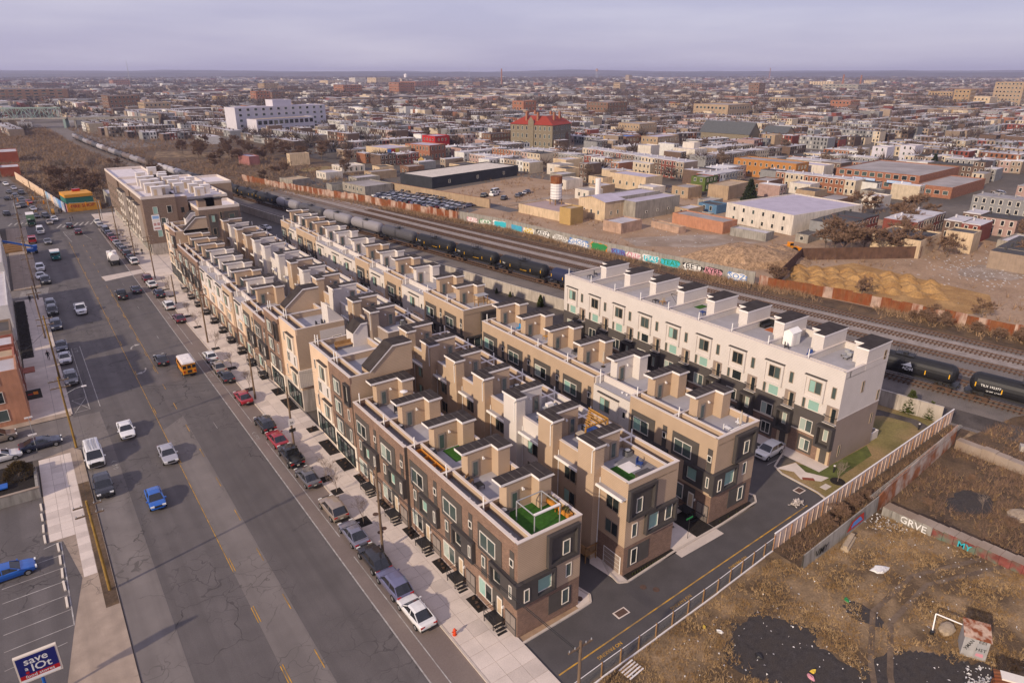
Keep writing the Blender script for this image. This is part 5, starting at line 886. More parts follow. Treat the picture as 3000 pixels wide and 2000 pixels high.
# kind: length, width, roof z, belt z, hood z, (windscreen base, roof front, roof rear, rear glass base) as fractions from the nose, tail z
KIND = {'sedan': (4.85, 1.86, 1.45, .93, .86, (.26, .43, .7, .9), 1.0), 'suv': (4.75, 1.93, 1.7, 1.06, 1.02, (.24, .4, .84, .975), 1.08), 'hatch': (4.2, 1.76, 1.52, .97, .92, (.2, .4, .78, .97), 1.04), 'pickup': (5.7, 2.0, 1.85, 1.12, 1.12, (.28, .39, .58, .62), 1.12), 'van': (5.4, 2.05, 2.15, 1.2, 1.2, (.13, .25, .95, .99), 1.2), 'jeep': (4.5, 1.9, 1.85, 1.12, 1.1, (.3, .37, .9, .98), 1.12)}
def car_meshes(kind, col):
    L, W, Hr, zb, zh, (a, b, c, d), zt = KIND[kind]; X = lambda f: L / 2 - f * L; w = W / 2
    def body(mb):
        st = [(0., .4, .58, .6), (.012, .36, zh - .22, .76), (.05, .32, zh - .1, .92), (a * .5, .28, zh - .01, .99), (a, .28, zb, 1.), (.5, .28, zb, 1.), ((.66 if kind == 'pickup' else .8), .28, zb, 1.), (.94, .3, zt, .96), (.985, .36, zt - .08, .86), (1., .42, zt - .25, .72)]
        rows = []
        for f, z0, z1, ww in st:
            q = w * ww; x = X(f); zm = z0 + (z1 - z0) * .55; rows.append([(x, -q * .9, z0), (x, -q, zm), (x, -q * .97, z1 - .04), (x, -q * .86, z1), (x, 0, z1 + (.03 if f < a else .0)), (x, q * .86, z1), (x, q * .97, z1 - .04), (x, q, zm), (x, q * .9, z0)])
        for r0, r1 in zip(rows, rows[1:]):
            for k in range(8): mb.poly([r0[k], r1[k], r1[k + 1], r0[k + 1]])
            mb.poly([r0[8], r1[8], r1[0], r0[0]])
        mb.poly(rows[0]); mb.poly(rows[-1][::-1])
        if kind == 'pickup': # open bed
            x0, x1 = X(.66), X(.97); mb.box(x1, x0, -w * .8, w * .8, zb + .01, zb + .015, 1); mb.box(x1, x0, -w * .98, -w * .86, zb, zb + .22, 0); mb.box(x1, x0, w * .86, w * .98, zb, zb + .22, 0); mb.box(x1 - .08, x1, -w * .95, w * .95, zb - .3, zb + .22, 0)
    wb, wr = w * .9, w * (.72 if kind in ('sedan', 'hatch') else .8)
    lo = {k: (X(f)) for k, f in zip('abcd', (a, b, c, d))}
    st_ = [('a', zb - .03, 1.), ('b', Hr - .08, .96), ('m', Hr, 1.), ('c', Hr - .07, .95), ('d', zb - .03 if kind != 'van' else zb, .97)]; lo['m'] = lo['b'] * .45 + lo['c'] * .55
    def ring(k, z, f):
        lift = (z - zb) / (Hr - zb); ws = wb + (wr - wb) * max(0, lift); x = lo[k]; return [(x, -wb * f, zb - .03), (x, -ws * f, z - .05 * lift), (x, -ws * f * .72, z + .015 * lift), (x, 0, z + .03 * lift), (x, ws * f * .72, z + .015 * lift), (x, ws * f, z - .05 * lift), (x, wb * f, zb - .03)]
    RG = [ring(*q) for q in st_]
    def roof(mb):
        for i in (1, 2):
            for k in (1, 2, 3, 4): mb.poly([RG[i][k], RG[i + 1][k], RG[i + 1][k + 1], RG[i][k + 1]])
        for s in (1, 5):
            for i in (0, 3): mb.bar(RG[i][s], RG[i + 1][s], .07, .06)
            mb.bar(RG[2][s], (RG[2][s][0], RG[2][0 if s == 1 else 6][1] * 1.0, zb), .08, .05)
    def glass(which):
        def mk(mb):
            if which in 'fr':
                i = 0 if which == 'f' else 3
                for k in (1, 2, 3, 4): mb.poly([RG[i][k], RG[i + 1][k], RG[i + 1][k + 1], RG[i][k + 1]])
            else:
                j = 0 if which == 't' else 5
                for i in range(4): mb.poly([RG[i][j], RG[i + 1][j], RG[i + 1][j + 1], RG[i][j + 1]])
        return mk
    def wheel(mb):
        n = 12; r = .34 if kind in ('sedan', 'hatch') else .39
        A = [(r * cos(2 * pi * k / n), -.11, r * sin(2 * pi * k / n)) for k in range(n)]; B = [(p[0], .11, p[2]) for p in A]
        for k in range(n): mb.poly([A[k - 1], A[k], B[k], B[k - 1]][::-1])
        mb.poly(A); mb.poly(B[::-1])
    def rim(mb):
        n = 8; r = .21
        for s in (-.118, .118): q = [(r * cos(2 * pi * k / n), s, r * sin(2 * pi * k / n)) for k in range(n)]; mb.poly(q if s < 0 else q[::-1])
    K = (kind, col); P = 'paint_' + col
    return dict(body=cached(('car_body',) + K, body, [P, 'trim_black'], True), roof=cached(('car_roof',) + K, roof, [P], True), f=cached(('gf', kind), glass('f'), ['glass_car'], True), r=cached(('gr', kind), glass('r'), ['glass_car'], True), l=cached(('gl', kind), glass('l'), ['glass_car'], True), t=cached(('gt', kind), glass('t'), ['glass_car'], True), wheel=cached(('wheel', kind), wheel, ['tyre']), rim=cached(('rim', kind), rim, ['rim']))
NAMES = {'sedan': 'sedan', 'suv': 'SUV', 'hatch': 'hatchback', 'pickup': 'pickup truck', 'van': 'van', 'jeep': 'off-roader'}
CN = {'bluegrey': 'blue-grey', 'steel': 'steel grey', 'gold': 'gold', 'navy': 'dark navy'}
def car(kind, col, x, y, rz, label, group=None, detail=True, sc=1.04):
    M = car_meshes(kind, col); L, W, Hr, zb, zh, fr, zt = KIND[kind]
    t = thing('parked_car' if group and 'park' in group else 'car', label, 'car' if kind not in ('pickup', 'van') else ('truck' if kind == 'pickup' else 'van'), (x, y, .03), rz, group); t.scale = (sc, sc, sc)
    ob('body', M['body'], t); ob('roof', M['roof'], t)
    for nm, k in (('windscreen', 'f'), ('rear_window', 'r'), ('side_window', 'l'), ('side_window', 't')): ob(nm, M[k], t)
    r = .34 if kind in ('sedan', 'hatch') else .39
    for fx in (.17, .8):
        for s in (-1, 1):
            w_ = ob('wheel', M['wheel'], t, (L / 2 - fx * L, s * (W / 2 - .1), r))
            if detail: ob('rim', M['rim'], w_)
    if detail:
        for s in (-1, 1):
            ob('headlight', cached('headlight', lambda mb: mb.box(-.07, .07, -.2, .2, -.08, .08), ['lamp_white']), t, (L / 2 - .09, s * W * .34, zh - .2)); ob('taillight', cached('taillight', lambda mb: mb.box(-.05, .05, -.19, .19, -.09, .09), ['lamp_red']), t, (-L / 2 + .06, s * W * .34, zt - .2))
            ob('mirror', cached(('mirror', col), lambda mb: mb.box(-.06, .08, -.1, .1, -.07, .07), ['paint_' + col]), t, (L / 2 - (fr[0] + .05) * L, s * (W / 2 + .06), zb + .06))
        ob('number_plate', cached('number_plate', lambda mb: mb.box(-.012, .012, -.16, .16, -.08, .08), ['plate']), t, (-L / 2 - .012, 0, zt - .4)); ob('bumper', cached(('bumper', kind), lambda mb: mb.box(-.08, .08, -W * .43, W * .43, -.09, .09), ['trim_black']), t, (-L / 2 + .04, 0, .48)); ob('grille', cached(('grille', kind), lambda mb: mb.box(-.05, .05, -W * .22, W * .22, -.1, .1), ['trim_black']), t, (L / 2 - .03, 0, zh - .24))
    return t
UP, DN = pi / 2, -pi / 2
PR = 'cars parked along the new pavement'
prk = [('sedan', 'white', 44.0), ('suv', 'bluegrey', 48.6), ('suv', 'black', 53.2), ('sedan', 'steel', 58.4), ('suv', 'gold', 64.2), ('sedan', 'grey', 72.5), ('pickup', 'black', 78.2), ('sedan', 'red', 84.3), ('suv', 'black', 89.6), ('sedan', 'red', 100.5), ('sedan', 'black', 110.4), ('sedan', 'beige', 115.3), ('hatch', 'white', 121.2), ('sedan', 'maroon', 146.3), ('suv', 'white', 156.5), ('suv', 'navy', 167.2), ('sedan', 'white', 176.5), ('suv', 'maroon', 182.6)]
for i, (k, c, y) in enumerate(prk):
    car(k, c, 22.25 - max(0, (y - 60) / 130 * .5), y + KIND[k][0] / 2 + .05, UP + rnd.uniform(-.02, .02), '%s %s, %s from the orange hydrant in the parking lane' % (CN.get(c, c), NAMES[k], ORD[i] + ' parked car'), PR)
prk2 = [('suv', 'white', 202.7), ('sedan', 'navy', 208.0), ('jeep', 'black', 213.0), ('suv', 'grey', 219.2), ('sedan', 'black', 224.4), ('sedan', 'silver', 230.0), ('sedan', 'red', 235.2), ('suv', 'maroon', 240.3), ('suv', 'navy', 245.3), ('van', 'grey', 250.6), ('sedan', 'silver', 261.7), ('sedan', 'white', 268.6)]
for i, (k, c, y) in enumerate(prk2): car(k, c, 21.9 - (y - 200) * .022, y + 2.5, UP + .03, '%s %s parked by the apartment block, %s past the concrete road patch' % (CN.get(c, c), NAMES[k], ORD[i]), 'cars parked by the apartment block', i < 4)
M_ = 'moving traffic on the avenue'
for k, c, x, y, rz, lab in [('sedan', 'black', 14.6, 127, UP, 'black sedan beside the school bus'), ('sedan', 'navy', 18.0, 176.4, UP, 'dark navy sedan driving beside the black pickup'), ('pickup', 'black', 14.6, 173.4, UP, 'black pickup truck driving up the avenue'), ('suv', 'maroon', 13.4, 256, UP, 'dark red hatchback near the far crossing'), ('suv', 'black', 12.0, 268, UP, 'black SUV stopped near the far crossing'),
    ('sedan', 'white', 5.5, 102, DN, 'white sedan with dark windscreen driving down the avenue'), ('sedan', 'silver', 9.0, 91.3, DN, 'silver sedan with sunroof astride the yellow line'), ('hatch', 'blue', 5.7, 81, DN, 'bright blue hatchback driving down the avenue'), ('pickup', 'white', 5.9, 167, DN, 'white work truck carrying a white box and gear'), ('sedan', 'grey', 4.6, 246, DN, 'dark grey sedan driving down past the blue lift'), ('van', 'white', 3.7, 264, DN, 'white van with roof rack near the far crossing'), ('sedan', 'white', 8.8, 285, DN + .1, 'white sedan crossing the far junction'), ('sedan', 'beige', 7.1, 279.5, DN, 'beige sedan at the far junction')]:
    car(k, c, x, y, rz, lab, M_)
for i, (k, c, x, y) in enumerate([('suv', 'black', 1.0, 87.6), ('suv', 'grey', .8, 126.9), ('sedan', 'silver', .75, 137.8), ('sedan', 'navy', .75, 144.8), ('suv', 'navy', .85, 158.6), ('suv', 'black', .9, 169.6), ('suv', 'grey', .9, 174.6), ('suv', 'black', 1.3, 197.4), ('sedan', 'white', .5, 203), ('suv', 'white', .9, 211.9)]):
    car(k, c, x, y, DN, '%s %s at the left kerb, %s beyond the white ladder van' % (CN.get(c, c), NAMES[k], ORD[i] + ' parked car') if i else 'black SUV parked beside the muddy verge strip', 'cars parked at the left kerb')
car('sedan', 'blue', -9.0, 75.6, .03, 'bright blue sedan in the marked parking lot', None); car('sedan', 'navy', -4.6, 104.5, pi * .0 + .02, 'dark navy sedan on the side street by the shrub', None); car('sedan', 'white', -9.3, 103.4, .05, 'white sedan on the side street behind the shrub', None); car('suv', 'beige', -9.6, 109.8, .06, 'beige SUV parked on the side street by the orange house', None); car('suv', 'white', 74.9, 44.9, pi + .05, 'white SUV with sunroof in front of the tall row', None, True, 1.0)
far_c = [('suv', 'black', 6.8, 293, DN), ('sedan', 'black', 3.9, 295, DN), ('sedan', 'silver', 3.9, 312, DN), ('suv', 'grey', 1.2, 336, DN), ('sedan', 'beige', -.8, 321, DN), ('suv', 'black', -4.4, 306, UP), ('suv', 'grey', -.6, 349, DN), ('suv', 'black', 1.8, 358, DN), ('sedan', 'grey', -2.4, 364, UP), ('sedan', 'black', -3.4, 345, UP), ('sedan', 'silver', -.4, 375, DN), ('sedan', 'white', -3, 392, DN), ('suv', 'grey', -6, 405, UP), ('sedan', 'black', -7.8, 330, UP), ('suv', 'silver', -9, 352, UP), ('sedan', 'white', -10, 372, UP), ('suv', 'black', 1, 322, DN), ('sedan', 'red', 3.4, 330, DN)]
for k, c, x, y, rz in far_c: car(k, c, x, y, rz + .12, '%s %s in the queue beyond the far junction' % (CN.get(c, c), NAMES[k]), 'queue beyond the junction', False)
for i, (k, c) in enumerate([('sedan', 'grey'), ('suv', 'black'), ('sedan', 'silver'), ('suv', 'navy'), ('sedan', 'black'), ('suv', 'grey')]): car(k, c, 58.5 + rnd.uniform(-.2, .2), 204 + i * 3.1, .25, '%s %s in the rear parking yard, %s from the retaining wall end' % (CN.get(c, c), NAMES[k], ORD[i]), 'cars in the rear parking yard', False)
car('sedan', 'white', 64, 228, UP + .3, 'white sedan parked in the rear yard beside the retaining wall', None, False)
for i, (k, c, x, y) in enumerate([('van', 'white', 166, 243), ('pickup', 'white', 162, 238), ('suv', 'black', 157, 238), ('suv', 'navy', 160, 228), ('sedan', 'silver', 175, 234), ('sedan', 'black', 171, 232), ('sedan', 'grey', 168, 230), ('sedan', 'navy', 178, 236), ('suv', 'black', 152, 205), ('sedan', 'red', 186, 128), ('sedan', 'beige', 340, 118), ('suv', 'silver', 336, 116)]): car(k, c, x, y, .4 + .1 * i, '%s %s standing on the cleared ground, %s listed from the black warehouse' % (CN.get(c, c), NAMES[k], ORD[i]) if False else '%s %s on the bare ground near the warehouses' % (CN.get(c, c), NAMES[k]), 'vehicles on the bare ground', False)
# tow yard: small cars, one mesh each
def simple_car(col):
    def mk(mb):
        L, W = 4.6, 1.8; mb.prism([(-L / 2, -W / 2), (L / 2, -W / 2), (L / 2, W / 2), (-L / 2, W / 2)], .25, .85, 0, 0); P = [(-1.9, -.8), (1.0, -.8), (1.0, .8), (-1.9, .8)]; Q = [(-1.3, -.65), (.3, -.65), (.3, .65), (-1.3, .65)]
        for k in range(4): mb.poly([(*P[k - 1], .85), (*P[k], .85), (*Q[k], 1.42), (*Q[k - 1], 1.42)], 1)
        mb.poly([(*q, 1.42) for q in Q], 0)
        for x in (-1.5, 1.45):
            for y in (-.95, .77): mb.box(x - .32, x + .32, y, y + .18, 0, .64, 2)
    return cached(('small_car', col), mk, ['paint_' + col, 'glass_car', 'tyre'])
ycols = ['silver', 'silver', 'white', 'grey', 'black', 'white', 'navy', 'steel', 'maroon', 'bluegrey', 'silver', 'beige', 'white']
for r in range(4):
    for k in range(21):
        f = k / 21; x = 121.3 + r * 4.3 + f * 10.5 + rnd.uniform(-.5, .5); y = 265 - f * 47 + r * 1.6 + rnd.uniform(-.15, .15)
        if rnd.random() < .05 or x > 141 - max(0, (y - 240) * .16): continue
        c = rnd.choice(ycols); o = tag(ob('impounded_car', simple_car(c), None, (x, y, .03), rnd.uniform(-.05, .4) + (pi if rnd.random() < .5 else 0)), '%s car packed in the tow yard behind the rusty fence' % CN.get(c, c), 'car', 'cars packed in the tow yard')
# special vehicles
def bus(x, y):
    flat('bus_yellow', (.62, .24, .012), .35, .5); t = thing('school_bus', 'short yellow school bus with white roof driving up the avenue', 'bus', (x, y, 0.02), UP)
    b = MB(); b.box(-3.0, 1.5, -1.05, 1.05, .5, 2.35, 0); b.box(1.5, 2.9, -.95, .95, .5, 1.35, 0); part(t, 'body', b, 'bus_yellow'); b = MB(); b.prism([(-3, -1.05), (1.55, -1.05), (1.55, 1.05), (-3, 1.05)], 2.35, 2.5, 0); b.prism([(-2.9, -.85), (1.4, -.85), (1.4, .85), (-2.9, .85)], 2.5, 2.62, 0); part(t, 'roof', b, 'fascia')
    b = MB(); b.box(-1.0, -.55, -.25, .25, 2.62, 2.68); part(t, 'roof_hatch', b, 'white_pvc')
    for yy in (-.75, -.0, .75): b = MB(); b.box(-3.03, -3, yy - .27, yy + .27, 1.55, 2.1); part(t, 'rear_window', b, 'glass_car')
    b = MB(); b.box(-3.03, -3, -.35, .35, .75, 1.25); part(t, 'rear_door_panel', b, 'trim_black')
    for s in (-1, 1):
        for k in range(4): b = MB(); b.box(-2.7 + k * 1.0, -1.85 + k * 1.0, s * 1.06 - .01, s * 1.06 + .01, 1.55, 2.15); part(t, 'side_window', b, 'glass_car')
        for xx in (-1.9, 2.0): w = ob('wheel', cached('bus_wheel', lambda mb: mb.tube((0, -.14, 0), (0, .14, 0), .44, 12), ['tyre']), t, (xx, s * .92, .44))
        b = MB(); b.box(-3.04, -3, s * .82 - .12, s * .82 + .12, .85, 1.15); part(t, 'taillight', b, 'lamp_red'); b = MB(); b.box(1.6, 1.8, s * 1.2 - .05, s * 1.2 + .05, 1.5, 2.0); part(t, 'mirror', b, 'trim_black')
    b = MB(); b.poly([(1.52, -.95, 1.4), (1.52, .95, 1.4), (1.52, .95, 2.25), (1.52, -.95, 2.25)]); part(t, 'windscreen', b, 'glass_car'); b = MB(); b.box(-3.12, -3, -1.0, 1.0, .45, .62); part(t, 'bumper', b, 'trim_black'); lettering(t, 'SCHOOL BUS', .22, 'trim_black', (-3.035, 0, 2.24), (R(90), 0, R(-90)))
bus(17.4, 120.5)
def ladder_van():
    t = car('van', 'white', .95, 96.2, DN, 'white work van with roof ladders parked at the left kerb', None)
    for yy in (-.5, .1): b = MB(); b.box(-2, 1.2, yy, yy + .05, 2.22, 2.28); b.box(-2, 1.2, yy + .35, yy + .4, 2.22, 2.28); [b.box(-1.9 + k * .35, -1.86 + k * .35, yy, yy + .4, 2.23, 2.27) for k in range(9)]; part(t, 'ladder', b, 'grey_metal')
    b = MB(); b.box(2.55, 2.72, -.8, .8, .45, .95); part(t, 'front_grille', b, 'trim_black')
ladder_van()
def truck_box(x, y, cab, box, lab, rz=DN, L=6.2, name='box_truck', h=3.1, cat='truck'):
    t = thing(name, lab, cat, (x, y, .02), rz); b = MB(); b.box(L / 2 - 1.9, L / 2 - .5, -1.05, 1.05, .55, 2.2, 0); b.box(L / 2 - .5, L / 2 + .4, -1.0, 1.0, .55, 1.4, 0); part(t, 'cab', b, cab); b = MB(); b.poly([(L / 2 - .5, -.95, 1.4), (L / 2 - .5, .95, 1.4), (L / 2 - .62, .95, 2.15), (L / 2 - .62, -.95, 2.15)]); b.box(L / 2 - .64, L / 2 - .49, -.95, .95, 1.4, 2.1); part(t, 'windscreen', b, 'glass_car')
    b = MB(); b.box(-L / 2, L / 2 - 2.0, -1.15, 1.15, .8, h, 0, 1); part(t, 'cargo_box', b, [box, 'fascia']); b = MB(); b.box(-L / 2, L / 2, -.5, .5, .5, .8); part(t, 'chassis', b, 'trim_black')
    for s in (-1, 1):
        for xx in (-L / 2 + 1.1, L / 2 - .6): ob('wheel', cached('bus_wheel', None, None), t, (xx, s * .95, .44))
        b = MB(); b.box(L / 2 + .38, L / 2 + .44, s * .75 - .15, s * .75 + .15, .9, 1.1); part(t, 'headlight', b, 'lamp_white')
    return t
truck_box(2.1, 282, 'paint_green', 'paint_box_green' if 'paint_box_green' in MATS else (flat('paint_box_green', (.12, .22, .14)) and 'paint_box_green'), 'green box truck with white roof at the far junction', L=8, h=3.6); truck_box(5.1, 223.3, 'paint_teal', 'paint_teal', 'teal utility truck with white cap driving down the avenue', L=5.4, h=2.2)
t = bpy.data.objects.get('tow_truck') or thing('flatbed_truck', 'red and white flatbed truck parked by the blue lift', 'truck', (.9, 250, .02), DN); b = MB(); b.box(.6, 2.4, -1, 1, .6, 2.1); part(t, 'cab', b, 'paint_red') if 'paint_red' in MATS else None; b = MB(); b.box(-2.8, .5, -1.1, 1.1, .8, 1.0); part(t, 'bed', b, 'fascia'); b = MB(); b.box(-.3, .3, -1, 1, 1.0, 2.2); part(t, 'rack', b, 'lamp_red'); b = MB(); b.box(2.38, 2.42, -.8, .8, 1.4, 2.0); part(t, 'windscreen', b, 'glass_car')
for s in (-.9, .9):
    for xx in (-1.9, 1.6): ob('wheel', CACHE['bus_wheel'], t, (xx, s, .44))
# tanker (vacuum) truck
t = thing('tanker_truck', 'white vacuum tanker truck with hoses beside the police car', 'truck', (17.5, 208.2, .02), UP); b = MB()
n = 14
for k in range(n): a0, a1 = 2 * pi * k / n, 2 * pi * (k + 1) / n; b.poly([(-3.2, 1.05 * cos(a0), 2.1 + 1.05 * sin(a0)), (-3.2, 1.05 * cos(a1), 2.1 + 1.05 * sin(a1)), (1.2, 1.05 * cos(a1), 2.1 + 1.05 * sin(a1)), (1.2, 1.05 * cos(a0), 2.1 + 1.05 * sin(a0))][::-1])
b.poly([(-3.2, 1.05 * cos(2 * pi * k / n), 2.1 + 1.05 * sin(2 * pi * k / n)) for k in range(n)][::-1]); part(t, 'tank', b, 'fascia'); b = MB(); b.cyl(-1, 0, 3.1, 3.5, .4, 8); part(t, 'hatch', b, 'fascia'); b = MB(); b.cyl(.4, .3, 3.1, 3.6, .25, 8); part(t, 'filter', b, 'grey_metal'); b = MB(); b.box(1.3, 3.4, -1.1, 1.1, .8, 2.9); part(t, 'cab', b, 'fascia'); b = MB(); b.box(-3.4, 3.3, -.6, .6, .6, 1.0); part(t, 'chassis', b, 'trim_black')
for s in (-1, 1):
    b = MB(); b.path([(-3.3, s * .9, 1.4), (-1, s * 1.15, 1.3), (1.2, s * 1.1, 1.4)], .09, 6); part(t, 'hose', b, 'tyre')
    for xx in (-2.4, -1.3, 2.4): ob('wheel', CACHE['bus_wheel'], t, (xx, s * .98, .44))
b = MB(); b.cyl(-3.35, 0, 1.2, 1.25, .1, 6); b.box(-3.45, -3.25, -.8, .8, 1.0, 1.5); part(t, 'rear_valves', b, 'trim_black')
# ------------------------------------------------------------------ trees, brush and street furniture
mat('bark', (.13, .1, .082), .95, .2, 3); mat('twig', (.19, .135, .105), .95, .25, 2); mat('twig_grey', (.28, .22, .18), .95, .25, 2); mat('twig_red', (.2, .125, .085), .95, .25, 1); mat('brush_tan', (.3, .195, .115), .95, .35, .8); mat('straw', (.42, .285, .145), .95, .3, 1.2, col2=(.3, .185, .08)); mat('evergreen', (.028, .05, .016), .95, .35, 3, col2=(.05, .06, .018)); mat('cedar', (.07, .085, .02), .95, .3, 4); mat('pole_wood', (.17, .115, .075), .9, .2, 1.2, stain=.3); mat('pole_yellow', (.28, .17, .04), .9, .25, 1.5, stain=.3)
def bare_tree(seed, h, spread=.55, up=.5, levels=5, kids=3, twigs=5, tr=.035, tw=.0042):
    r = random.Random(seed); T = MB(); C = MB()
    def grow(p, d, L, rad, lv):
        q = p + d * L; (T if lv < 2 else C).tube(p, q, rad, 5 if lv < 2 else 3, 0, rad * .68, cap=False)
        if lv >= levels:
            for k in range(twigs):
                v = (d + Vector((r.uniform(-1, 1), r.uniform(-1, 1), r.uniform(-.4, .9))) * .9).normalized(); s = p + d * L * r.random(); e = s + v * L * r.uniform(.5, 1.1); n = v.orthogonal().normalized() * h * tw; C.poly([s - n, s + n, e]); n2 = v.cross(n).normalized() * h * tw; C.poly([s - n2, s + n2, e])
            return
        for k in range(kids if lv else kids + 2):
            v = (d * up + Vector((r.uniform(-1, 1), r.uniform(-1, 1), r.uniform(-.1, .8))) * spread * 1.4).normalized(); s = p + d * L * (r.uniform(.45, 1.0) if k else 1.0); grow(s, v, L * r.uniform(.6, .85), rad * .58, lv + 1)
    grow(Vector((0, 0, -.1)), Vector((r.uniform(-.06, .06), r.uniform(-.06, .06), 1)).normalized(), h * .3, h * tr * .6, 0); return T, C
TREES = {}
def tree_proto(key, *a, mats_=('bark', 'twig'), **k):
    T, C = bare_tree(*a, **k); TREES[key] = (T.mesh('trunk', [mats_[0]]), C.mesh('crown', [mats_[1]]))
for i in range(4): tree_proto(('big', i), 20 + i, 10, levels=5, kids=3, twigs=8, tw=.006); tree_proto(('red', i), 40 + i, 10, .75, .4, 5, 3, 10, tw=.0068, mats_=('bark', 'twig_red'))
for i in range(3): tree_proto(('pale', i), 60 + i, 10, .4, .8, 5, 3, 5, mats_=('twig_grey', 'twig_grey')); tree_proto(('young', i), 80 + i, 4, .42, .75, 4, 3, 2, .016, tw=.003, mats_=('twig_grey', 'twig_grey')); tree_proto(('bush', i), 90 + i, 4, .95, .3, 4, 4, 8, .02, tw=.007, mats_=('bark', 'twig_red'))
def tree(kind, x, y, h, label, group=None, name='tree', z=0, cat='tree'):
    ks = [k for k in TREES if k[0] == kind]; T, C = TREES[rnd.choice(ks)]; base = 10 if kind in ('big', 'red', 'pale') else 4
    t = thing(name, label, cat, (x, y, z), rnd.uniform(0, 6.28), group); s = h / base; t.scale = (s * rnd.uniform(.9, 1.15), s * rnd.uniform(.9, 1.15), s); ob('trunk', T, t); ob('crown', C, t); return t
def blades(name, pts, hmin, hmax, w, m, lean=.5, per=3, parent=None, kind='stuff', seed=1):
    """many thin blades as one mesh, for grass and brush nobody could count"""
    g = np.random.default_rng(seed); P = np.repeat(np.asarray(pts, float), per, 0); n = len(P)
    if P.shape[1] == 2: P = np.c_[P, np.zeros(n)]
    P = P + np.c_[g.normal(0, w * 2.2, (n, 2)), np.zeros(n)]; a = g.uniform(0, 2 * np.pi, n); d = np.c_[np.cos(a), np.sin(a), np.zeros(n)] * w; h = g.uniform(hmin, hmax, n); tip = P + np.c_[g.normal(0, lean, (n, 2)) * h[:, None], h]
    V = np.empty((n * 3, 3)); V[0::3] = P - d; V[1::3] = P + d; V[2::3] = tip
    me = bpy.data.meshes.new(name); me.vertices.add(n * 3); me.vertices.foreach_set('co', V.ravel()); me.loops.add(n * 3); me.loops.foreach_set('vertex_index', np.arange(n * 3)); me.polygons.add(n); me.polygons.foreach_set('loop_start', np.arange(0, n * 3, 3)); me.update(calc_edges=True); me.materials.append(MATS[m]); o = ob(name, me, parent)
    if kind: o['kind'] = kind
    return o
# conifer-like shrubs
def conifer_mesh(seed, h, r0, n=900):
    r = random.Random(seed); mb = MB()
    for k in range(n):
        z = h * (r.random() ** 1.3); q = r0 * (1 - z / h) ** .8 * (.55 + .5 * r.random()); a = r.uniform(0, 6.28); p = Vector((q * cos(a), q * sin(a), .1 + z)); v = Vector((cos(a), sin(a), r.uniform(-.2, .9))) * h * .1; s = Vector((-sin(a), cos(a), r.uniform(-.5, .5))) * h * .055; mb.poly([p - s, p + s, p + v])
    mb.cyl(0, 0, .1, h * .92, r0 * .62, 8, 0, .04); return mb
EV = [conifer_mesh(5, 3, 1.0).mesh('crown', ['cedar']), conifer_mesh(6, 3, 1.25, 1400).mesh('crown', ['evergreen'])]
TRK = MB().cyl(0, 0, -.05, .6, .1, 6).mesh('trunk', ['bark'])
def conifer(i, x, y, h, label, group=None, name='conifer', sx=1.):
    t = thing(name, label, 'tree' if h > 3 else 'shrub', (x, y, 0), rnd.uniform(0, 6), group); t.scale = (h / 3 * sx, h / 3 * sx, h / 3); ob('trunk', TRK, t); ob('crown', EV[i], t)
conifer(0, 103.0, 40.0, 3.4, 'bright green columnar conifer against the retaining wall by the lawn'); conifer(0, 103.4, 37.2, 2.6, 'brownish young conifer in the lawn corner by the timber fence')
for i, (x, y, h) in enumerate([(92.2, 104, 2.6), (89.8, 112.5, 2.4), (88.4, 122, 1.2), (87.4, 126, 1.2)]): conifer(0, x - 1.2, y, h, 'small conifer at the retaining wall, %s past the tall row' % ORD[i], 'conifers along the retaining wall')
# saplings in their soil squares
pit_y = [(24.1, 62.5), (24.1, 70.4), (24.1, 73.9), (24.0, 106.3), (24.0, 116.8), (24.0, 128), (24.0, 142.2), (24.0, 150.3), (24.0, 167.3), (24.0, 173.8), (24, 216), (24, 226), (23.5, 236), (23.2, 246)]
for i, (x, y) in enumerate(pit_y):
    s = .7 if i else .9; o = tag(ob('tree_pit', MB().box(-s, s, -s, s, .1, .145).mesh('tree_pit', ['mulch']), None, (x, y + (.4 if i == 0 else 0), 0)), 'dark soil square round the %s sapling from the hydrant' % ORD[i], 'tree pit', 'tree pits in the pavement'); tree('young', x, y, 3.6 + rnd.random(), 'bare sapling, %s along the pavement from the hydrant' % ORD[i], 'pavement saplings', 'sapling', .1)
def bed(x0, x1, y0, y1, lab, grp='planting beds'):
    t = thing('planting_bed', lab, 'planting bed', ((x0 + x1) / 2, (y0 + y1) / 2, .1), 0, grp); mb = MB(); mb.box((x0 - x1) / 2, (x1 - x0) / 2, (y0 - y1) / 2, (y1 - y0) / 2, 0, .045); part(t, 'soil', mb, 'mulch')
    for k in range(3): o = ob('shrub', TREES[('bush', k % 3)][1], t, (rnd.uniform(-.3, .3), (k - 1) * (y1 - y0) * .28, .03)); o.scale = (.11, .11, .1)
for i in range(5): bed(27.2, 28.3, 43.3 + 6.75 * i, 45.6 + 6.75 * i, 'planting bed beside the %s stoop from the driveway' % ORD[i])
for i, (a, b) in enumerate(((74.2, 77.4), (79, 83.4), (86.6, 88.2), (95, 99.6), (101.4, 104.2), (108.8, 110.6), (115.4, 117.2), (122, 124), (129, 130.8), (135.5, 137.4), (142.2, 144), (149, 150.8), (155.6, 157.4), (162.3, 164))): bed(26.7, 28.2, a, b, '%s planting bed past the five brick-fronted houses' % ORD[i])
flat('hydrant_orange', (.62, .06, .01), .45); t = thing('fire_hydrant', 'orange fire hydrant at the kerb beside the white sedan', 'hydrant', (23.95, 42.3, .1))
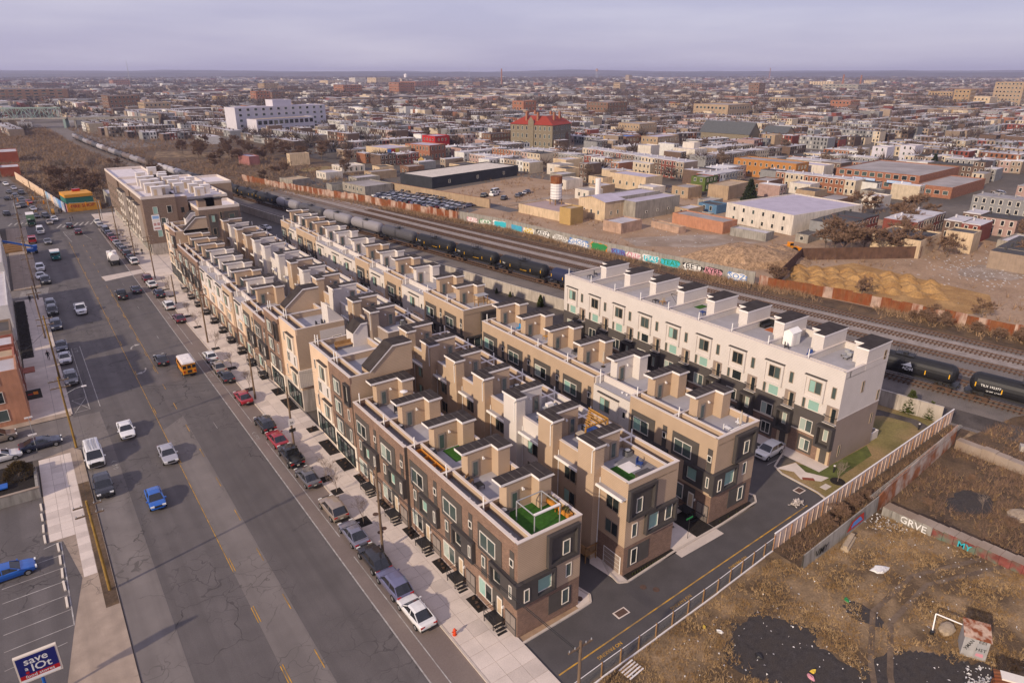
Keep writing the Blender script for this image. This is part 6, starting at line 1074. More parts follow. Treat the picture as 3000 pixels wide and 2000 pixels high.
mb = MB(); mb.cyl(0, 0, 0, .08, .2, 10); part(t, 'base', mb, 'hydrant_orange'); mb = MB(); mb.cyl(0, 0, .08, .62, .14, 10, 0, .12); part(t, 'barrel', mb, 'hydrant_orange'); mb = MB(); mb.cyl(0, 0, .62, .8, .16, 10, 0, .05); part(t, 'bonnet', mb, 'hydrant_orange'); mb = MB(); mb.tube((-.24, 0, .45), (.24, 0, .45), .07, 8); part(t, 'nozzle', mb, 'hydrant_orange'); mb = MB(); mb.tube((0, -.22, .42), (0, 0, .42), .09, 8); part(t, 'pumper_nozzle', mb, 'hydrant_orange')
# utility poles and their wires
def pole(x, y, h, label, m='pole_wood', arm=True, r=.16, lamp=None, sign=False):
    t = thing('utility_pole', label, 'pole', (x, y, .05), 0, 'utility poles'); mb = MB(); mb.cyl(0, 0, 0, h, r, 8, 0, r * .68); part(t, 'pole', mb, m)
    if arm:
        for zz in (h - .6, h - 1.6)[:1 if h < 9 else 2]:
            mb = MB(); mb.box(-1.2, 1.2, -.06, .06, zz, zz + .13); a = part(t, 'crossarm', mb, 'pole_wood')
            for xx in (-1.1, -.55, .55, 1.1): o = ob('insulator', cached('insulator', lambda b: b.cyl(0, 0, 0, .16, .05, 6), ['grey_metal']), a, (xx, 0, zz + .13))
    if lamp:
        mb = MB(); mb.path([(0, 0, h - 3.2), (lamp * .6, 0, h - 2.5), (lamp * 1.6, 0, h - 2.1), (lamp * 2.4, 0, h - 2.0)], .045, 6); part(t, 'lamp_arm', mb, 'grey_metal'); mb = MB(); mb.box(min(lamp * 2.3, lamp * 2.9), max(lamp * 2.3, lamp * 2.9), -.12, .12, h - 2.08, h - 1.95); part(t, 'lamp_head', mb, 'fascia')
    if sign:
        mb = MB(); mb.box(-.4, .4, -.22, -.18, 3.3, 4.3); s_ = part(t, 'speed_sign', mb, 'fascia'); lettering(s_, '30', .5, 'trim_black', (0, -.23, 3.65), (R(90), 0, 0)); mb = MB(); mb.box(-.45, .45, -.22, -.18, 2.3, 2.8); part(t, 'bike_sign', mb, 'trim_black')
    return (x, y, h)
RP = [pole(27.4, 29.2, 8.0, 'timber utility pole with crossarms beside the driveway entrance'), pole(23.75, 56.8, 10.6, 'timber utility pole beside the blue-grey sedan', arm=False), pole(23.7, 84.5, 9.0, 'timber utility pole carrying a 30 speed sign', arm=False, sign=True), pole(23.7, 102.3, 8.0, 'plain timber utility pole beside the second red sedan', arm=False), pole(23.6, 132.1, 11, 'tall timber utility pole with a green street name plate', lamp=None), pole(23.7, 161.1, 6.6, 'short timber post beside the white SUV at the kerb', arm=False), pole(23.7, 185.8, 11, 'timber utility pole by the concrete road patch'), pole(23.2, 212.9, 10.4, 'timber utility pole in front of the apartment block entrance'), pole(22.6, 240, 10.4, 'timber utility pole in front of the apartment block middle bays'), pole(21.6, 272, 10.4, 'timber utility pole on the apartment block corner pavement')]
LP = [pole(-.85, 67.4, 10.5, 'yellowish utility pole on the muddy verge strip', 'pole_yellow'), pole(-.75, 101.6, 10.6, 'yellowish utility pole with street lamp at the side street corner', 'pole_yellow', lamp=1), pole(-.7, 129.4, 11.2, 'utility pole in front of the red awning houses', 'pole_yellow'), pole(-1.4, 153, 10.6, 'utility pole at the dark planted strip'), pole(-1.1, 182.6, 11, 'utility pole by the side street zebra crossing'), pole(-1.3, 203, 11, 'utility pole before the lumber yard'), pole(-1.2, 238, 11, 'utility pole beside the blue boom lift', lamp=1), pole(-1.1, 277, 11, 'utility pole at the far junction'), pole(-14, 330, 11, 'utility pole left of the traffic queue'), pole(8.2, 300, 11, 'utility pole at the tire shop corner'), pole(5, 345, 11, 'utility pole at the mural wall')]
def wires(P, lab, offs, sag=.5, r=.016):
    t = thing('power_lines', lab, 'cable'); 
    for ox, dz in offs:
        for a, b in zip(P, P[1:]):
            mb = MB(); pts = []
            for k in range(9): f = k / 8; pts.append((a[0] + (b[0] - a[0]) * f + ox, a[1] + (b[1] - a[1]) * f, (a[2] + dz) * (1 - f) + (b[2] + dz) * f - sag * 4 * f * (1 - f))); 
            mb.path(pts, r, 4); part(t, 'wire', mb, 'trim_black')
wires(LP[:8], 'overhead wires along the left pavement', ((-1.1, -.3), (1.1, -.3), (0, -2.2))); wires([RP[0], RP[1], RP[2], RP[3]], 'overhead cables along the right pavement', ((0, -1.0), (.15, -1.4)), .35, .03); wires([RP[4], RP[6], RP[7], RP[8], RP[9]], 'overhead wires in front of the apartment block', ((-1.1, -.3), (1.1, -.3)))
wires([(-.75, 101.6, 9), (28.2, 86, 9.5)], 'service wire crossing the avenue', ((0, 0),), .6, .014); wires([(-.7, 129.4, 9), (-5.3, 121, 8)], 'service wires to the orange house', ((0, 0), (.3, .2)), .2, .014)
# people
flat('cloth_dark', (.02, .02, .025), .9, .2); flat('skin', (.3, .17, .11), .6); flat('hair', (.02, .015, .01), .8)
def person_mesh():
    J = dict(pel=(0, 0, .95), ch=(0, 0, 1.35), nk=(0, 0, 1.5), hd=(.02, 0, 1.66), ht=(.02, 0, 1.76), ls=(0, .2, 1.42), le=(.02, .28, 1.15), lw=(.1, .28, .9), rs=(0, -.2, 1.42), re=(-.05, -.28, 1.15), rw=(.02, -.3, .9), lh=(0, .1, .92), lk=(.1, .11, .5), la=(.05, .11, .08), lf=(.2, .11, .04), rh=(0, -.1, .92), rk=(.02, -.11, .5), ra=(-.15, -.11, .1), rf=(0, -.11, .04)); rad = dict(pel=.15, ch=.17, nk=.06, hd=.1, ht=.06, ls=.07, le=.05, lw=.035, rs=.07, re=.05, rw=.035, lh=.09, lk=.065, la=.045, lf=.04, rh=.09, rk=.065, ra=.045, rf=.04)
    E = [('pel', 'ch'), ('ch', 'nk'), ('nk', 'hd'), ('hd', 'ht'), ('ch', 'ls'), ('ls', 'le'), ('le', 'lw'), ('ch', 'rs'), ('rs', 're'), ('re', 'rw'), ('pel', 'lh'), ('lh', 'lk'), ('lk', 'la'), ('la', 'lf'), ('pel', 'rh'), ('rh', 'rk'), ('rk', 'ra'), ('ra', 'rf')]
    ks = list(J); me = bpy.data.meshes.new('body'); me.from_pydata([J[k] for k in ks], [(ks.index(a), ks.index(b)) for a, b in E], []); o = bpy.data.objects.new('tmp', me); COL.objects.link(o); md = o.modifiers.new('skin', 'SKIN'); 
    for k, v in zip(ks, me.skin_vertices[0].data if me.skin_vertices else []): v.radius = (rad[k], rad[k])
    if me.skin_vertices: me.skin_vertices[0].data[0].use_root = True
    o.modifiers.new('sub', 'SUBSURF').levels = 1; dg = bpy.context.evaluated_depsgraph_get(); r = bpy.data.meshes.new_from_object(o.evaluated_get(dg)); bpy.data.objects.remove(o); r.materials.clear(); r.materials.append(MATS['cloth_dark']); r.materials.append(MATS['skin'])
    for p in r.polygons:
        if p.center.z > 1.5 or (p.center.z < .93 and abs(p.center.y) > .24): p.material_index = 1
    return r
PM = person_mesh(); HM = MB(); HM.prism([(-.11 + .02, -.09), (.06, -.09), (.06, .09), (-.09, .09)], 1.7, 1.79)
for i, (x, y, rz, lab) in enumerate([(-1.6, 139.9, -1.6, 'person in dark clothes on the left pavement by the silver sedan'), (-2.6, 180.7, 1.5, 'person in dark clothes walking by the dark planted strip'), (25.3, 214.3, 1.2, 'person in dark clothes in front of the apartment block'), (13.2, 279.6, .1, 'person in dark clothes leading the pair on the far crossing'), (14.0, 280.3, .1, 'person in dark clothes following on the far crossing'), (11.2, 298.2, 2, 'person in dark clothes at the tire shop corner'), (12, 299.4, 1, 'person in dark clothes beside the mural wall')]):
    t = thing('person', lab, 'person', (x, y, .09), rz); ob('body', PM, t); ob('hair', HM.mesh('hair', ['hair']), t)
mat('rock_litter', (.5, .44, .4), .7, .3, 3)
# ------------------------------------------------------------------ the driveway's small things
mat('iron_brown', (.1, .06, .045), .8, .2, 3)
def grate(x0, x1, y0, y1, lab):
    t = thing('storm_drain', lab, 'drain', ((x0 + x1) / 2, (y0 + y1) / 2, .01)); w, d = (x1 - x0) / 2, (y1 - y0) / 2; mb = MB(); mb.box(-w, w, -d, d, 0, .02); part(t, 'concrete_frame', mb, 'concrete'); mb = MB(); mb.box(-w * .8, w * .8, -d * .75, d * .75, .02, .03); part(t, 'rusty_grate', mb, 'iron_brown')
grate(37.6, 39.1, 35.0, 35.9, 'rusty drain grate in a pale frame in the driveway below the end house'); grate(70.0, 71.3, 37.0, 38.0, 'rusty drain grate near the lawn kerb')
for i, (x, y) in enumerate([(42.6, 36.7), (43.4, 35.7), (36.3, 39.2), (26.0, 63.4), (25.0, 60.0), (25.6, 60.4)]): tag(ob('manhole_cover', cached('manhole', lambda b: b.cyl(0, 0, 0, .02, .34, 14), ['iron_brown']), None, (x, y, .02 if i < 2 else .13 if i > 2 else .06)), 'rusty round manhole cover, %s of those near the end houses' % ORD[i], 'manhole cover', 'manhole covers')
np_ = thing('pavement_lettering', 'yellow NO PARKING lettering along the driveway edge', 'lettering')
for x, y in ((34.3, 32.75), (44.1, 33.1), (53.4, 33.5), (64, 34)): lettering(np_, 'NO PARKING', .5, 'line_yellow', (x, y, .022), (0, 0, R(182.7)))
mb = MB()
for k in range(90):
    x_, y_ = rnd.gauss(0, .42), rnd.gauss(0, .25); q_ = max(0, .55 - .3 * hypot(x_, y_ * 1.6)); v_ = [(x_ + rnd.uniform(-.3, .3), y_ + rnd.uniform(-.25, .25), q_ * rnd.uniform(.4, 1.1) + .02) for _ in range(4)]; mb.poly(v_[:3]); mb.poly(v_[1:])
tag(ob('plastic_wrapped_pile', mb.mesh('plastic_wrapped_pile', ['rock_litter']), None, (67.8, 36.0, 0)), 'crumpled pile of plastic sheeting against the timber fence', 'debris')
t = thing('street_sign', 'green street name sign at the courtyard walk', 'sign', (52.2, 39.3, 0)); mb = MB(); mb.cyl(0, 0, 0, 2.6, .03, 6); part(t, 'post', mb, 'black_metal'); mb = MB(); mb.box(-.5, .5, -.02, .02, 2.6, 2.8); part(t, 'name_plate', mb, 'g_green')
for i, (x, y) in enumerate([(77.9, 37.3), (88.4, 34.7), (98.4, 36.4)]): t = thing('bollard_light', 'black bollard light on the lawn, %s along the timber fence' % ORD[i], 'bollard', (x, y, .05)); mb = MB(); mb.cyl(0, 0, 0, .9, .1, 8); part(t, 'post', mb, 'black_metal'); mb = MB(); mb.cyl(0, 0, .9, 1.02, .13, 8); part(t, 'cap', mb, 'fascia')
tag(ob('mulch_ring', MB().cyl(0, 0, .05, .1, .9, 14).mesh('mulch_ring', ['mulch']), None, (76.3, 35.8, 0)), 'dark mulch ring round the lawn sapling', 'mulch'); tree('young', 76.3, 35.8, 3.4, 'bare sapling in the mulch ring on the lawn', None, 'sapling')
boxthing('manhole_slab', 'grey concrete access slab in the lawn', 'access slab', (73.3, 35.6, .05), [('lid', 'concrete_b', [(0, 1.3, 0, .8, 0, .04)])]); boxthing('utility_meters', 'grey gas meters against the brick wall by the white SUV', 'meter', (77.6, 44.4, 0), [('meter', 'grey_metal', [(0, .3, 0, .3, .2, 1.0), (.1, .4, .5, .8, .2, .9)]), ('pipe', 'grey_metal', [(.1, .16, 1.0, 1.06, 0, 1.2)])])
for k in range(18): o = ob('yellow_plant', EV[0], None, (43 + k * .37 if k < 14 else 57.5 + (k - 14) * 1.5, 38.6 if k < 14 else 39.1, .04)); o.scale = (.07, .07, .08); tag(o, 'tiny yellow-green plant in the mulch strip at the row ends', 'plant', 'tiny plants in the mulch strips')
# ------------------------------------------------------------------ the vacant lot
from mathutils import noise as mn
g_ = np.random.default_rng(3)
def inpoly(x, y, poly):
    c = False; j = len(poly) - 1
    for i in range(len(poly)):
        xi, yi = poly[i]; xj, yj = poly[j]
        if (yi > y) != (yj > y) and x < (xj - xi) * (y - yi) / (yj - yi) + xi: c = not c
        j = i
    return c
lotp = [(30, 2), (104, -10), (76, 14.8), (74.4, 28.6), (58, 29), (57, 32), (31, 30.8)]
DARK = [(46.5, 24, 4, 4.4), (42, 17.5, 4.2, 4), (52.2, 15.4, 5.6, 2.6), (40, 11, 5, 4), (47.8, 20, 2.4, 3.2), (56, 12.5, 4, 2)]
pts, dpts = [], []
while len(pts) < 15000:
    x, y = rnd.uniform(30, 78), rnd.uniform(4, 31.5)
    if not inpoly(x, y, lotp): continue
    if any(((x - a) / c) ** 2 + ((y - b) / d) ** 2 < rnd.uniform(.75, 1.2) for a, b, c, d in DARK): continue
    if mn.noise((x * .28, y * .28, 3.)) + .5 * mn.noise((x * .9, y * .9, 7.)) < rnd.uniform(-.5, .25): continue
    if x > 44 and abs(y - np.interp(x, [44, 52, 58, 66, 80], [13, 18, 21, 21, 16])) < 1.6 and rnd.random() < .8: continue
    pts.append((x, y))
blades('dry_grass', pts, .08, .38, .02, 'straw', .6, 6)
pts = []
while len(pts) < 7000:
    x, y = rnd.uniform(58, 140), rnd.uniform(4, 34)
    if inpoly(x, y, [(75.5, 29.4), (77, 14), (110, 0), (150, 5), (112, 30), (99, 31)]) or inpoly(x, y, [(58, 29.6), (98, 32), (104, 34), (75, 32.4), (58, 32)]):
        if ((x - 85) / 3.2) ** 2 + ((y - 24) / 2.2) ** 2 < 1: continue
        if mn.noise((x * .2, y * .2, 9.)) > rnd.uniform(-.4, .3): pts.append((x, y))
blades('dry_brush', pts, .25, 1.1, .022, 'twig_red', .6, 5, seed=4); blades('straw_brush', pts[::3], .2, .8, .03, 'straw', .5, 3, seed=5)
for i, (x, y, h) in enumerate([(66.5, 31.2, 2.6), (69.5, 31.3, 3.0), (72.5, 31.6, 2.4), (75, 31.8, 2.2), (80, 27, 1.8), (83, 19, 2), (90, 26, 1.6), (93, 18, 2)]): tree('bush', x, y, h, 'bare thorny bush between the timber fence and the rusty wall' if i < 4 else 'bare brown bush in the scrub behind the low painted wall', 'bushes by the timber fence' if i < 4 else 'bushes in the scrub', 'bush', cat='bush')
sheet('burnt_patch', blob(85, 24, 3.2, 2.2, 16, .3), .03, 'gravel_dark'); tree('young', 84.6, 22.6, 2.6, 'bare young tree in the burnt patch of the scrub', None, 'young_tree')
# the rusty-roofed kiosk
mat('kiosk_grey', (.36, .35, .35), .7, .1, 2, stain=.3); mat('roof_rust', (.45, .32, .24), .8, .2, 2.5, 'rust', 1.6)
t = thing('metal_kiosk', 'small grey metal hut with rusty patched roof and black graffiti in the vacant lot', 'hut', (60.45, 13.9, 0), R(-62)); mb = MB(); mb.box(-.95, .95, -.9, .9, 0, 2.2); part(t, 'wall', mb, 'kiosk_grey')
mb = MB(); mb.poly([(-1.05, -1.0, 2.2), (1.05, -1.0, 2.2), (1.05, 1.0, 2.6), (-1.05, 1.0, 2.6)]); mb.poly([(-1.05, 1.0, 2.55), (1.05, 1.0, 2.55), (1.05, -1, 2.15), (-1.05, -1, 2.15)]); mb.poly([(-1.05, -1, 2.15), (1.05, -1, 2.15), (1.05, -1, 2.2), (-1.05, -1, 2.2)]); mb.poly([(.95, -.9, 2.15), (.95, .9, 2.15), (.95, .9, 2.55)]); mb.poly([(-.95, .9, 2.15), (-.95, -.9, 2.15), (-.95, .9, 2.55)]); part(t, 'roof', mb, 'roof_rust')
mb = MB(); mb.box(.05, .75, -.94, -.9, .3, 1.7); part(t, 'door', mb, 'grey_metal'); lettering(t, 'XMAN', .42, 'g_black', (-.5, -.91, 1.35), (R(90), R(-70), 0)); lettering(t, 'HST', .45, 'g_black', (.42, -.95, 1.1), (R(90), 0, 0)); lettering(t, 'EZS', .38, 'g_black', (.42, -.91, 1.9), (R(90), 0, 0)); mb = MB(); mb.poly([(.1, -.945, .4), (.7, -.945, .35), (.65, -.945, .75), (.15, -.945, .7)]); part(t, 'paint', mb, 'g_pink')
t = thing('pipe_gate', 'pale bent pipe frame beside the metal hut', 'gate', (60.6, 16.0, 0)); mb = MB(); mb.path([(-.9, .9, 0), (.1, 1.3, 1.5), (.55, -.9, 1.6)], .06, 6); part(t, 'pipe', mb, 'white_pvc'); mb = MB(); mb.cyl(-.9, .9, 0, .3, .2, 7); part(t, 'foot', mb, 'black_metal')
def rock(x, y, s, lab, m='rock_tan', hz=.5):
    r = random.Random(int(x * 10)); mb = MB(); n = 10; L = []
    for z, q in ((0, 1.0), (.5, 1.05), (.85, .8), (1.0, .45)): L.append([(s * q * (1 + r.uniform(-.14, .14)) * cos(2 * pi * k / n), s * .6 * q * (1 + r.uniform(-.14, .14)) * sin(2 * pi * k / n), z * s * hz) for k in range(n)])
    for a, b in zip(L, L[1:]):
        for k in range(n): mb.poly([a[k - 1], a[k], b[k], b[k - 1]])
    mb.poly(L[-1]); tag(ob('boulder', mb.mesh('boulder', [m]), None, (x, y, 0), r.uniform(-.6, .2)), lab, 'rock')
mat('rock_tan', (.42, .33, .23), .95, .15, 2, fine=.2); mat('rock_pale', (.42, .38, .34), .95, .15, 2)
rock(61.2, 16.3, 1.0, 'tan boulder beside the pipe frame and metal hut'); rock(86.5, 19.5, 1.7, 'flat tan boulder in the scrub field', hz=.3)
for i, (x, y, a) in enumerate([(65.6, 28.3, .25)]): mb = MB(); mb.prism([(-1.5, -.4), (1.5, -.4), (1.5, .4), (-1.5, .4)], 0, .35); mb.prism([(-1.45, -.22), (1.45, -.22), (1.45, .22), (-1.45, .22)], .35, .7); tag(ob('concrete_barrier', mb.mesh('concrete_barrier', ['rock_tan']), None, (x, y, 0), a), 'fallen tan concrete barrier under the boundary wall', 'barrier')
for i in range(3): mb = MB(); mb.box(-.5, .5, -1.3, 1.3, 0, .8); tag(ob('concrete_block', mb.mesh('concrete_block', ['rock_pale']), None, (104.5 + i * 1.4, 24.5 - i * 1.1, 0), .5), 'pale concrete block, %s of three in the far scrub' % ORD[i], 'concrete block', 'three concrete blocks')
t = thing('pallet', 'broken pale timber pallet beside the chain-link fence', 'pallet', (34.3, 30.0, .02), .1)
for k in range(5): mb = MB(); mb.box(-.9, .9, -.6 + k * .3, -.46 + k * .3, .1, .13); part(t, 'slat', mb, 'fascia')
for k in range(2): mb = MB(); mb.box(-.7 + k * 1.2, -.6 + k * 1.2, -.6, .75, 0, .1); part(t, 'bearer', mb, 'wood')
# litter
mat('litter_mix', (.6, .58, .56), .8, .3, .8); mb = MB()
def scrap(x, y, s):
    a = rnd.uniform(0, 3.1); c, d = cos(a) * s, sin(a) * s; k = rnd.uniform(.3, .9); h = rnd.uniform(.01, .12); mb.poly([(x - c, y - d, .04), (x + d * k, y - c * k, .05 + h), (x + c, y + d, .04), (x - d * k, y + c * k, .06 + h)])
for k in range(420):
    x, y = rnd.uniform(33, 76), rnd.uniform(7, 30)
    if inpoly(x, y, lotp): scrap(x, y, rnd.uniform(.04, .13))
for k in range(260): a, q = rnd.uniform(0, 6.28), abs(rnd.gauss(0, 1)); scrap(56.8 + q * 1.5 * cos(a) - .3 * q * sin(a), 11.6 + q * 1.0 * sin(a), rnd.uniform(.05, .22))
for k in range(120): scrap(rnd.gauss(73, 1.1), rnd.gauss(27.6, 1.2), rnd.uniform(.05, .2))
o = ob('litter', mb.mesh('litter', ['litter_mix'])); o['kind'] = 'stuff'; o['label'] = 'scattered white litter across the vacant lot'
for x, y, m, s, lab in ((46.2, 20.6, 'g_pink', .35, 'bright pink rag on the dark gravel'), (46.9, 20.8, 'g_yellow', .3, 'bright yellow rag beside the pink one'), (64.4, 24.2, 'g_white', 1.1, 'large white plastic sheet lying in the dry grass'), (57.4, 23.8, 'g_green', .4, 'dark green bag in the dry grass'), (44.0, 28.4, 'g_white', .35, 'white paper heap near the chain-link fence'), (44.5, 24.5, 'black_metal', .4, 'black tyre scrap by the gravel patch'), (43.3, 29.6, 'g_yellow', .25, 'yellow scrap by the chain-link fence')):
    mb = MB(); L_ = []
    for z, q in ((0, 1.), (.12, .7)): L_.append([(s * q * (1 + rnd.uniform(-.35, .35)) * cos(2 * pi * k / 9), .55 * s * q * (1 + rnd.uniform(-.35, .35)) * sin(2 * pi * k / 9), .02 + z * (1 + rnd.random())) for k in range(9)])
    for k in range(9): mb.poly([L_[0][k - 1], L_[0][k], L_[1][k], L_[1][k - 1]])
    mb.poly(L_[1]); tag(ob('rag', mb.mesh('rag', [m]), None, (x, y, 0), rnd.uniform(0, 3)), lab, 'rubbish')
t = thing('rusty_shed', 'rusty shed roof with a white-framed skylight at the lot corner', 'shed', (55.6, 7.0, 0), R(-60)); mb = MB(); mb.box(-3, 1.5, -2, 3.2, 0, 1.6); part(t, 'wall', mb, 'rust_dark'); mb = MB(); mb.poly([(-3.1, -2.1, 1.6), (1.6, -2.1, 1.6), (1.6, 3.3, 2.4), (-3.1, 3.3, 2.4)]); part(t, 'roof', mb, 'rust_dark'); mb = MB(); mb.box(-2.6, -.4, 2.4, 3.35, .5, 2.42); part(t, 'window_frame', mb, 'frame_white')
# railway brush
pts = []
for k in range(9000):
    y = rnd.uniform(25, 330); f = rnd.random(); x = gx(y) - .3 - abs(rnd.gauss(0, 2.2)) if y < 345 else 0
    if mn.noise((x * .1, y * .1, 1.)) > rnd.uniform(-.5, .4): pts.append((x, y))
blades('trackside_brush', pts, .3, 1.5, .05, 'brush_tan', .5, 4, seed=8)
pts = []
for k in range(8000):
    y = rnd.uniform(300, 790); x = rnd.uniform(4 if y < 420 else -30, TX(y) - 5) if rnd.random() < .65 else TX(y) + rnd.uniform(8, 70)
    if 440 < y < 508 and 72 < x < 125: continue
    pts.append((x, y))
mat('brush_brown', (.2, .13, .085), .95, .35, .1, col2=(.27, .18, .11))
blades('wild_brush', pts, .6, 2.8, .1, 'brush_brown', .6, 8, seed=9)
for i in range(34):
    y = rnd.uniform(304, 420); x = rnd.uniform(14, max(18, TX(y) - 12)); tree('pale' if i % 3 == 0 else 'red', x, y, rnd.uniform(7, 12), 'bare grey tree in the thicket behind the mural wall' if i % 3 == 0 else 'bare brown tree in the thicket behind the mural wall', 'thicket behind the mural wall')
for i, (x, y, h) in enumerate([(145, 92, 7), (151, 74, 6), (186, 104, 9), (193, 102, 10), (200, 88, 7), (207, 80, 8), (158, 52, 5), (163, 44, 5), (172, 40, 5), (150, 58, 4)]): tree('red', x, y, h, 'bare tree, %s of those round the soil heaps' % ORD[i], 'trees round the soil heaps')
for i in range(26): y = rnd.uniform(28, 62); tree('bush', gx(y) - rnd.uniform(.5, 5), y, rnd.uniform(2.2, 4.5), 'bare tangled bush along the rusty sheet metal fence', 'bushes along the rusty fence', 'bush', cat='bush')
# ------------------------------------------------------------------ left side of the avenue
mat('stucco_orange', (.42, .2, .12), .9, .12, .6, stain=.25); mat('brick_red', (.22, .075, .05), .9, .15, 1, 'brick'); mat('roof_silver', (.5, .47, .49), .7, .12, .5, col2=(.4, .37, .38)); mat('roof_tan', (.4, .3, .2), .9, .15, .6); mat('tar_roof', (.07, .064, .062), .9, .2, .3, col2=(.1, .09, .085)); mat('white_wall', (.6, .57, .55), .85, .1, .5, 'lap', .25); flat('blue_paint', (.01, .1, .4), .4)
def simple_building(name, label, x0, x1, y0, y1, h, wall, roof, win=(), rz=0, group=None, cat='building', par=.4, floors=2, loc=None, wm='frame_white', panes=('pane_dark', 'pane_mid'), faces='', step=2.6, wsize=(1.0, 1.5)):
    """box building with parapet, flat roof and rows of windows on the faces named: w(-x) e(+x) s(-y)"""
    t = thing(name, label, cat, loc or ((x0 + x1) / 2, (y0 + y1) / 2, 0), rz, group); a, b = (x1 - x0) / 2, (y1 - y0) / 2
    m = MB(); m.box(-a, a, -b, b, -.02, h - par, 0, bot=False)
    for q in ((-a, a, -b, -b + .25), (-a, a, b - .25, b), (-a, -a + .25, -b + .25, b - .25), (a - .25, a, -b + .25, b - .25)): m.box(*q, h - par, h, 0)
    part(t, 'wall', m, wall); m = MB(); m.box(-a + .25, a - .25, -b + .25, b - .25, h - par - .05, h - par + .03, bot=False); part(t, 'roof', m, roof)
    fh = h / floors; ww, wh = wsize
    for f in range(floors):
        z = f * fh + fh * .3
        if 'w' in faces or 'e' in faces:
            for s, nm in ((1, 'w'), (-1, 'e')):
                if nm not in faces: continue
                n_ = int((2 * b - .8) // step)
                for k in range(n_): yy = -b + (2 * b - n_ * step) / 2 + k * step + (step - ww) / 2; window(t, -a * s, yy, yy + ww, z, min(z + wh, h - .6), 1, (rnd.choice(panes),), wm, sx=s)
        if 's' in faces:
            n_ = int((2 * a - .8) // step)
            for k in range(n_): xx = -a + (2 * a - n_ * step) / 2 + k * step + (step - ww) / 2; window(t, -b, xx, xx + ww, z, min(z + wh, h - .6), 1, (rnd.choice(panes),), wm, 'y')
    return t
simple_building('corner_house', 'orange stucco corner house on the side street', -20, -5.35, 114.4, 121, 8.4, 'stucco_orange', 'roof_silver', faces='s', floors=3, step=4.2, wsize=(1.5, 1.8)); simple_building('shop_house', 'red brick house with tan roof deck beside the orange corner house', -20, -5.5, 121.1, 126.5, 8.0, 'brick_red', 'roof_tan', faces='e', floors=3); simple_building('shop_house', 'red brick house with silver roof beside the tan-decked house', -20, -5.4, 126.6, 132, 8.4, 'brick_red', 'roof_silver', faces='e', floors=3); simple_building('shop_house', 'low brown shop between the silver roof house and the planted strip', -20, -5.6, 135.6, 142.6, 8, 'apt_tan', 'tar_roof', faces='e', floors=2)
simple_building('shop_building', 'white-walled building with long white parapet beside the dark planted strip', -22, -5.8, 155, 183.5, 7.2, 'white_wall', 'roof_silver', faces='e', floors=2, step=5); simple_building('shop_building', 'tan low building between the planted strip gate and white-walled building', -22, -7.2, 147, 154.8, 3.2, 'apt_tan', 'roof_silver', faces='s'); simple_building('shop_building', 'white gabled store past the second side street', -24, -6, 194.5, 231, 7, 'white_wall', 'roof_silver', faces='e', step=5); simple_building('shop_building', 'cream store by the far junction', -26, -7, 252, 276, 6.5, 'cream_panel', 'tar_roof', faces='e', step=4); simple_building('shop_building', 'grey store set across the far junction', -40, -26, 298, 330, 8, 'white_wall', 'tar_roof', faces='e', step=4); simple_building('shop_building', 'brown store further up beyond the junction', -60, -38, 360, 400, 8, 'brick_red', 'roof_silver', faces='e', step=4)
bd = thing('planted_strip', 'long dark planted strip in front of the white-walled building', 'planting bed', (-4.6, 163, .1)); mb = MB(); mb.box(-.9, .9, -20, 20, 0, .12); part(bd, 'soil', mb, 'mulch')
o = blades('ground_cover', [(rnd.uniform(-5.4, -3.8), rnd.uniform(143.5, 182.5)) for k in range(1500)], .15, .5, .05, 'mulch', .4, 3)
# red awning sign of the corner house
boxthing('hanging_sign', 'dark hanging sign with red and orange lettering on the orange house corner', 'sign', (-5.2, 116.2, 2.6), [('board', 'black_metal', [(0, 1.9, 0, .12, 0, 1.5)]), ('emblem', 'g_orange', [(.9, 1.5, -.02, 0, .7, 1.15)]), ('stripe', 'g_red', [(.2, .8, -.02, 0, .75, .95)]), ('bracket', 'grey_metal', [(0, 1.9, .04, .08, 1.5, 1.56)])])
boxthing('awning', 'brown awning frame on the red brick shop houses', 'awning', (-5.3, 128, 2.6), [('canopy', 'brick_red', [(0, 1.6, 0, 2.6, 0, .12)])])
# grocery sign
flat('sign_navy', (.008, .012, .13), .4); flat('sign_red', (.42, .008, .012), .4)
t = thing('grocery_sign', 'navy and red grocery store sign on a blue post in the parking lot', 'sign', (-6.65, 55.9, 0)); mb = MB(); mb.cyl(0, .15, 0, 2.6, .12, 10); part(t, 'post', mb, 'blue_paint'); mb = MB(); mb.box(-1.45, 1.45, 0, .3, 2.5, 5.1); part(t, 'cabinet', mb, 'cream_trim')
mb = MB(); mb.box(-1.33, 1.33, -.02, 0, 3.25, 4.98); part(t, 'upper_panel', mb, 'sign_navy'); mb = MB(); mb.box(-1.33, 1.33, -.021, 0, 2.85, 3.245); part(t, 'lower_panel', mb, 'sign_red'); mb = MB(); mb.box(-1.33, 1.33, -.02, 0, 2.6, 2.845); part(t, 'base_panel', mb, 'white_pvc')
lettering(t, 'save', .95, 'g_white', (-.05, -.03, 4.5), (R(90), 0, 0)); lettering(t, 'lOt', 1.0, 'g_white', (.2, -.03, 3.72), (R(90), 0, 0)); lettering(t, 'a', .55, 'g_white', (-.78, -.03, 3.85), (R(90), 0, 0)); lettering(t, 'food stores', .42, 'g_white', (0, -.03, 3.06), (R(90), 0, 0)); mb = MB(); mb.poly([(-.78 + .13 * cos(2 * pi * k / 12), -.028, 3.45 + .13 * sin(2 * pi * k / 12)) for k in range(12)]); part(t, 'dot', mb, 'sign_red')
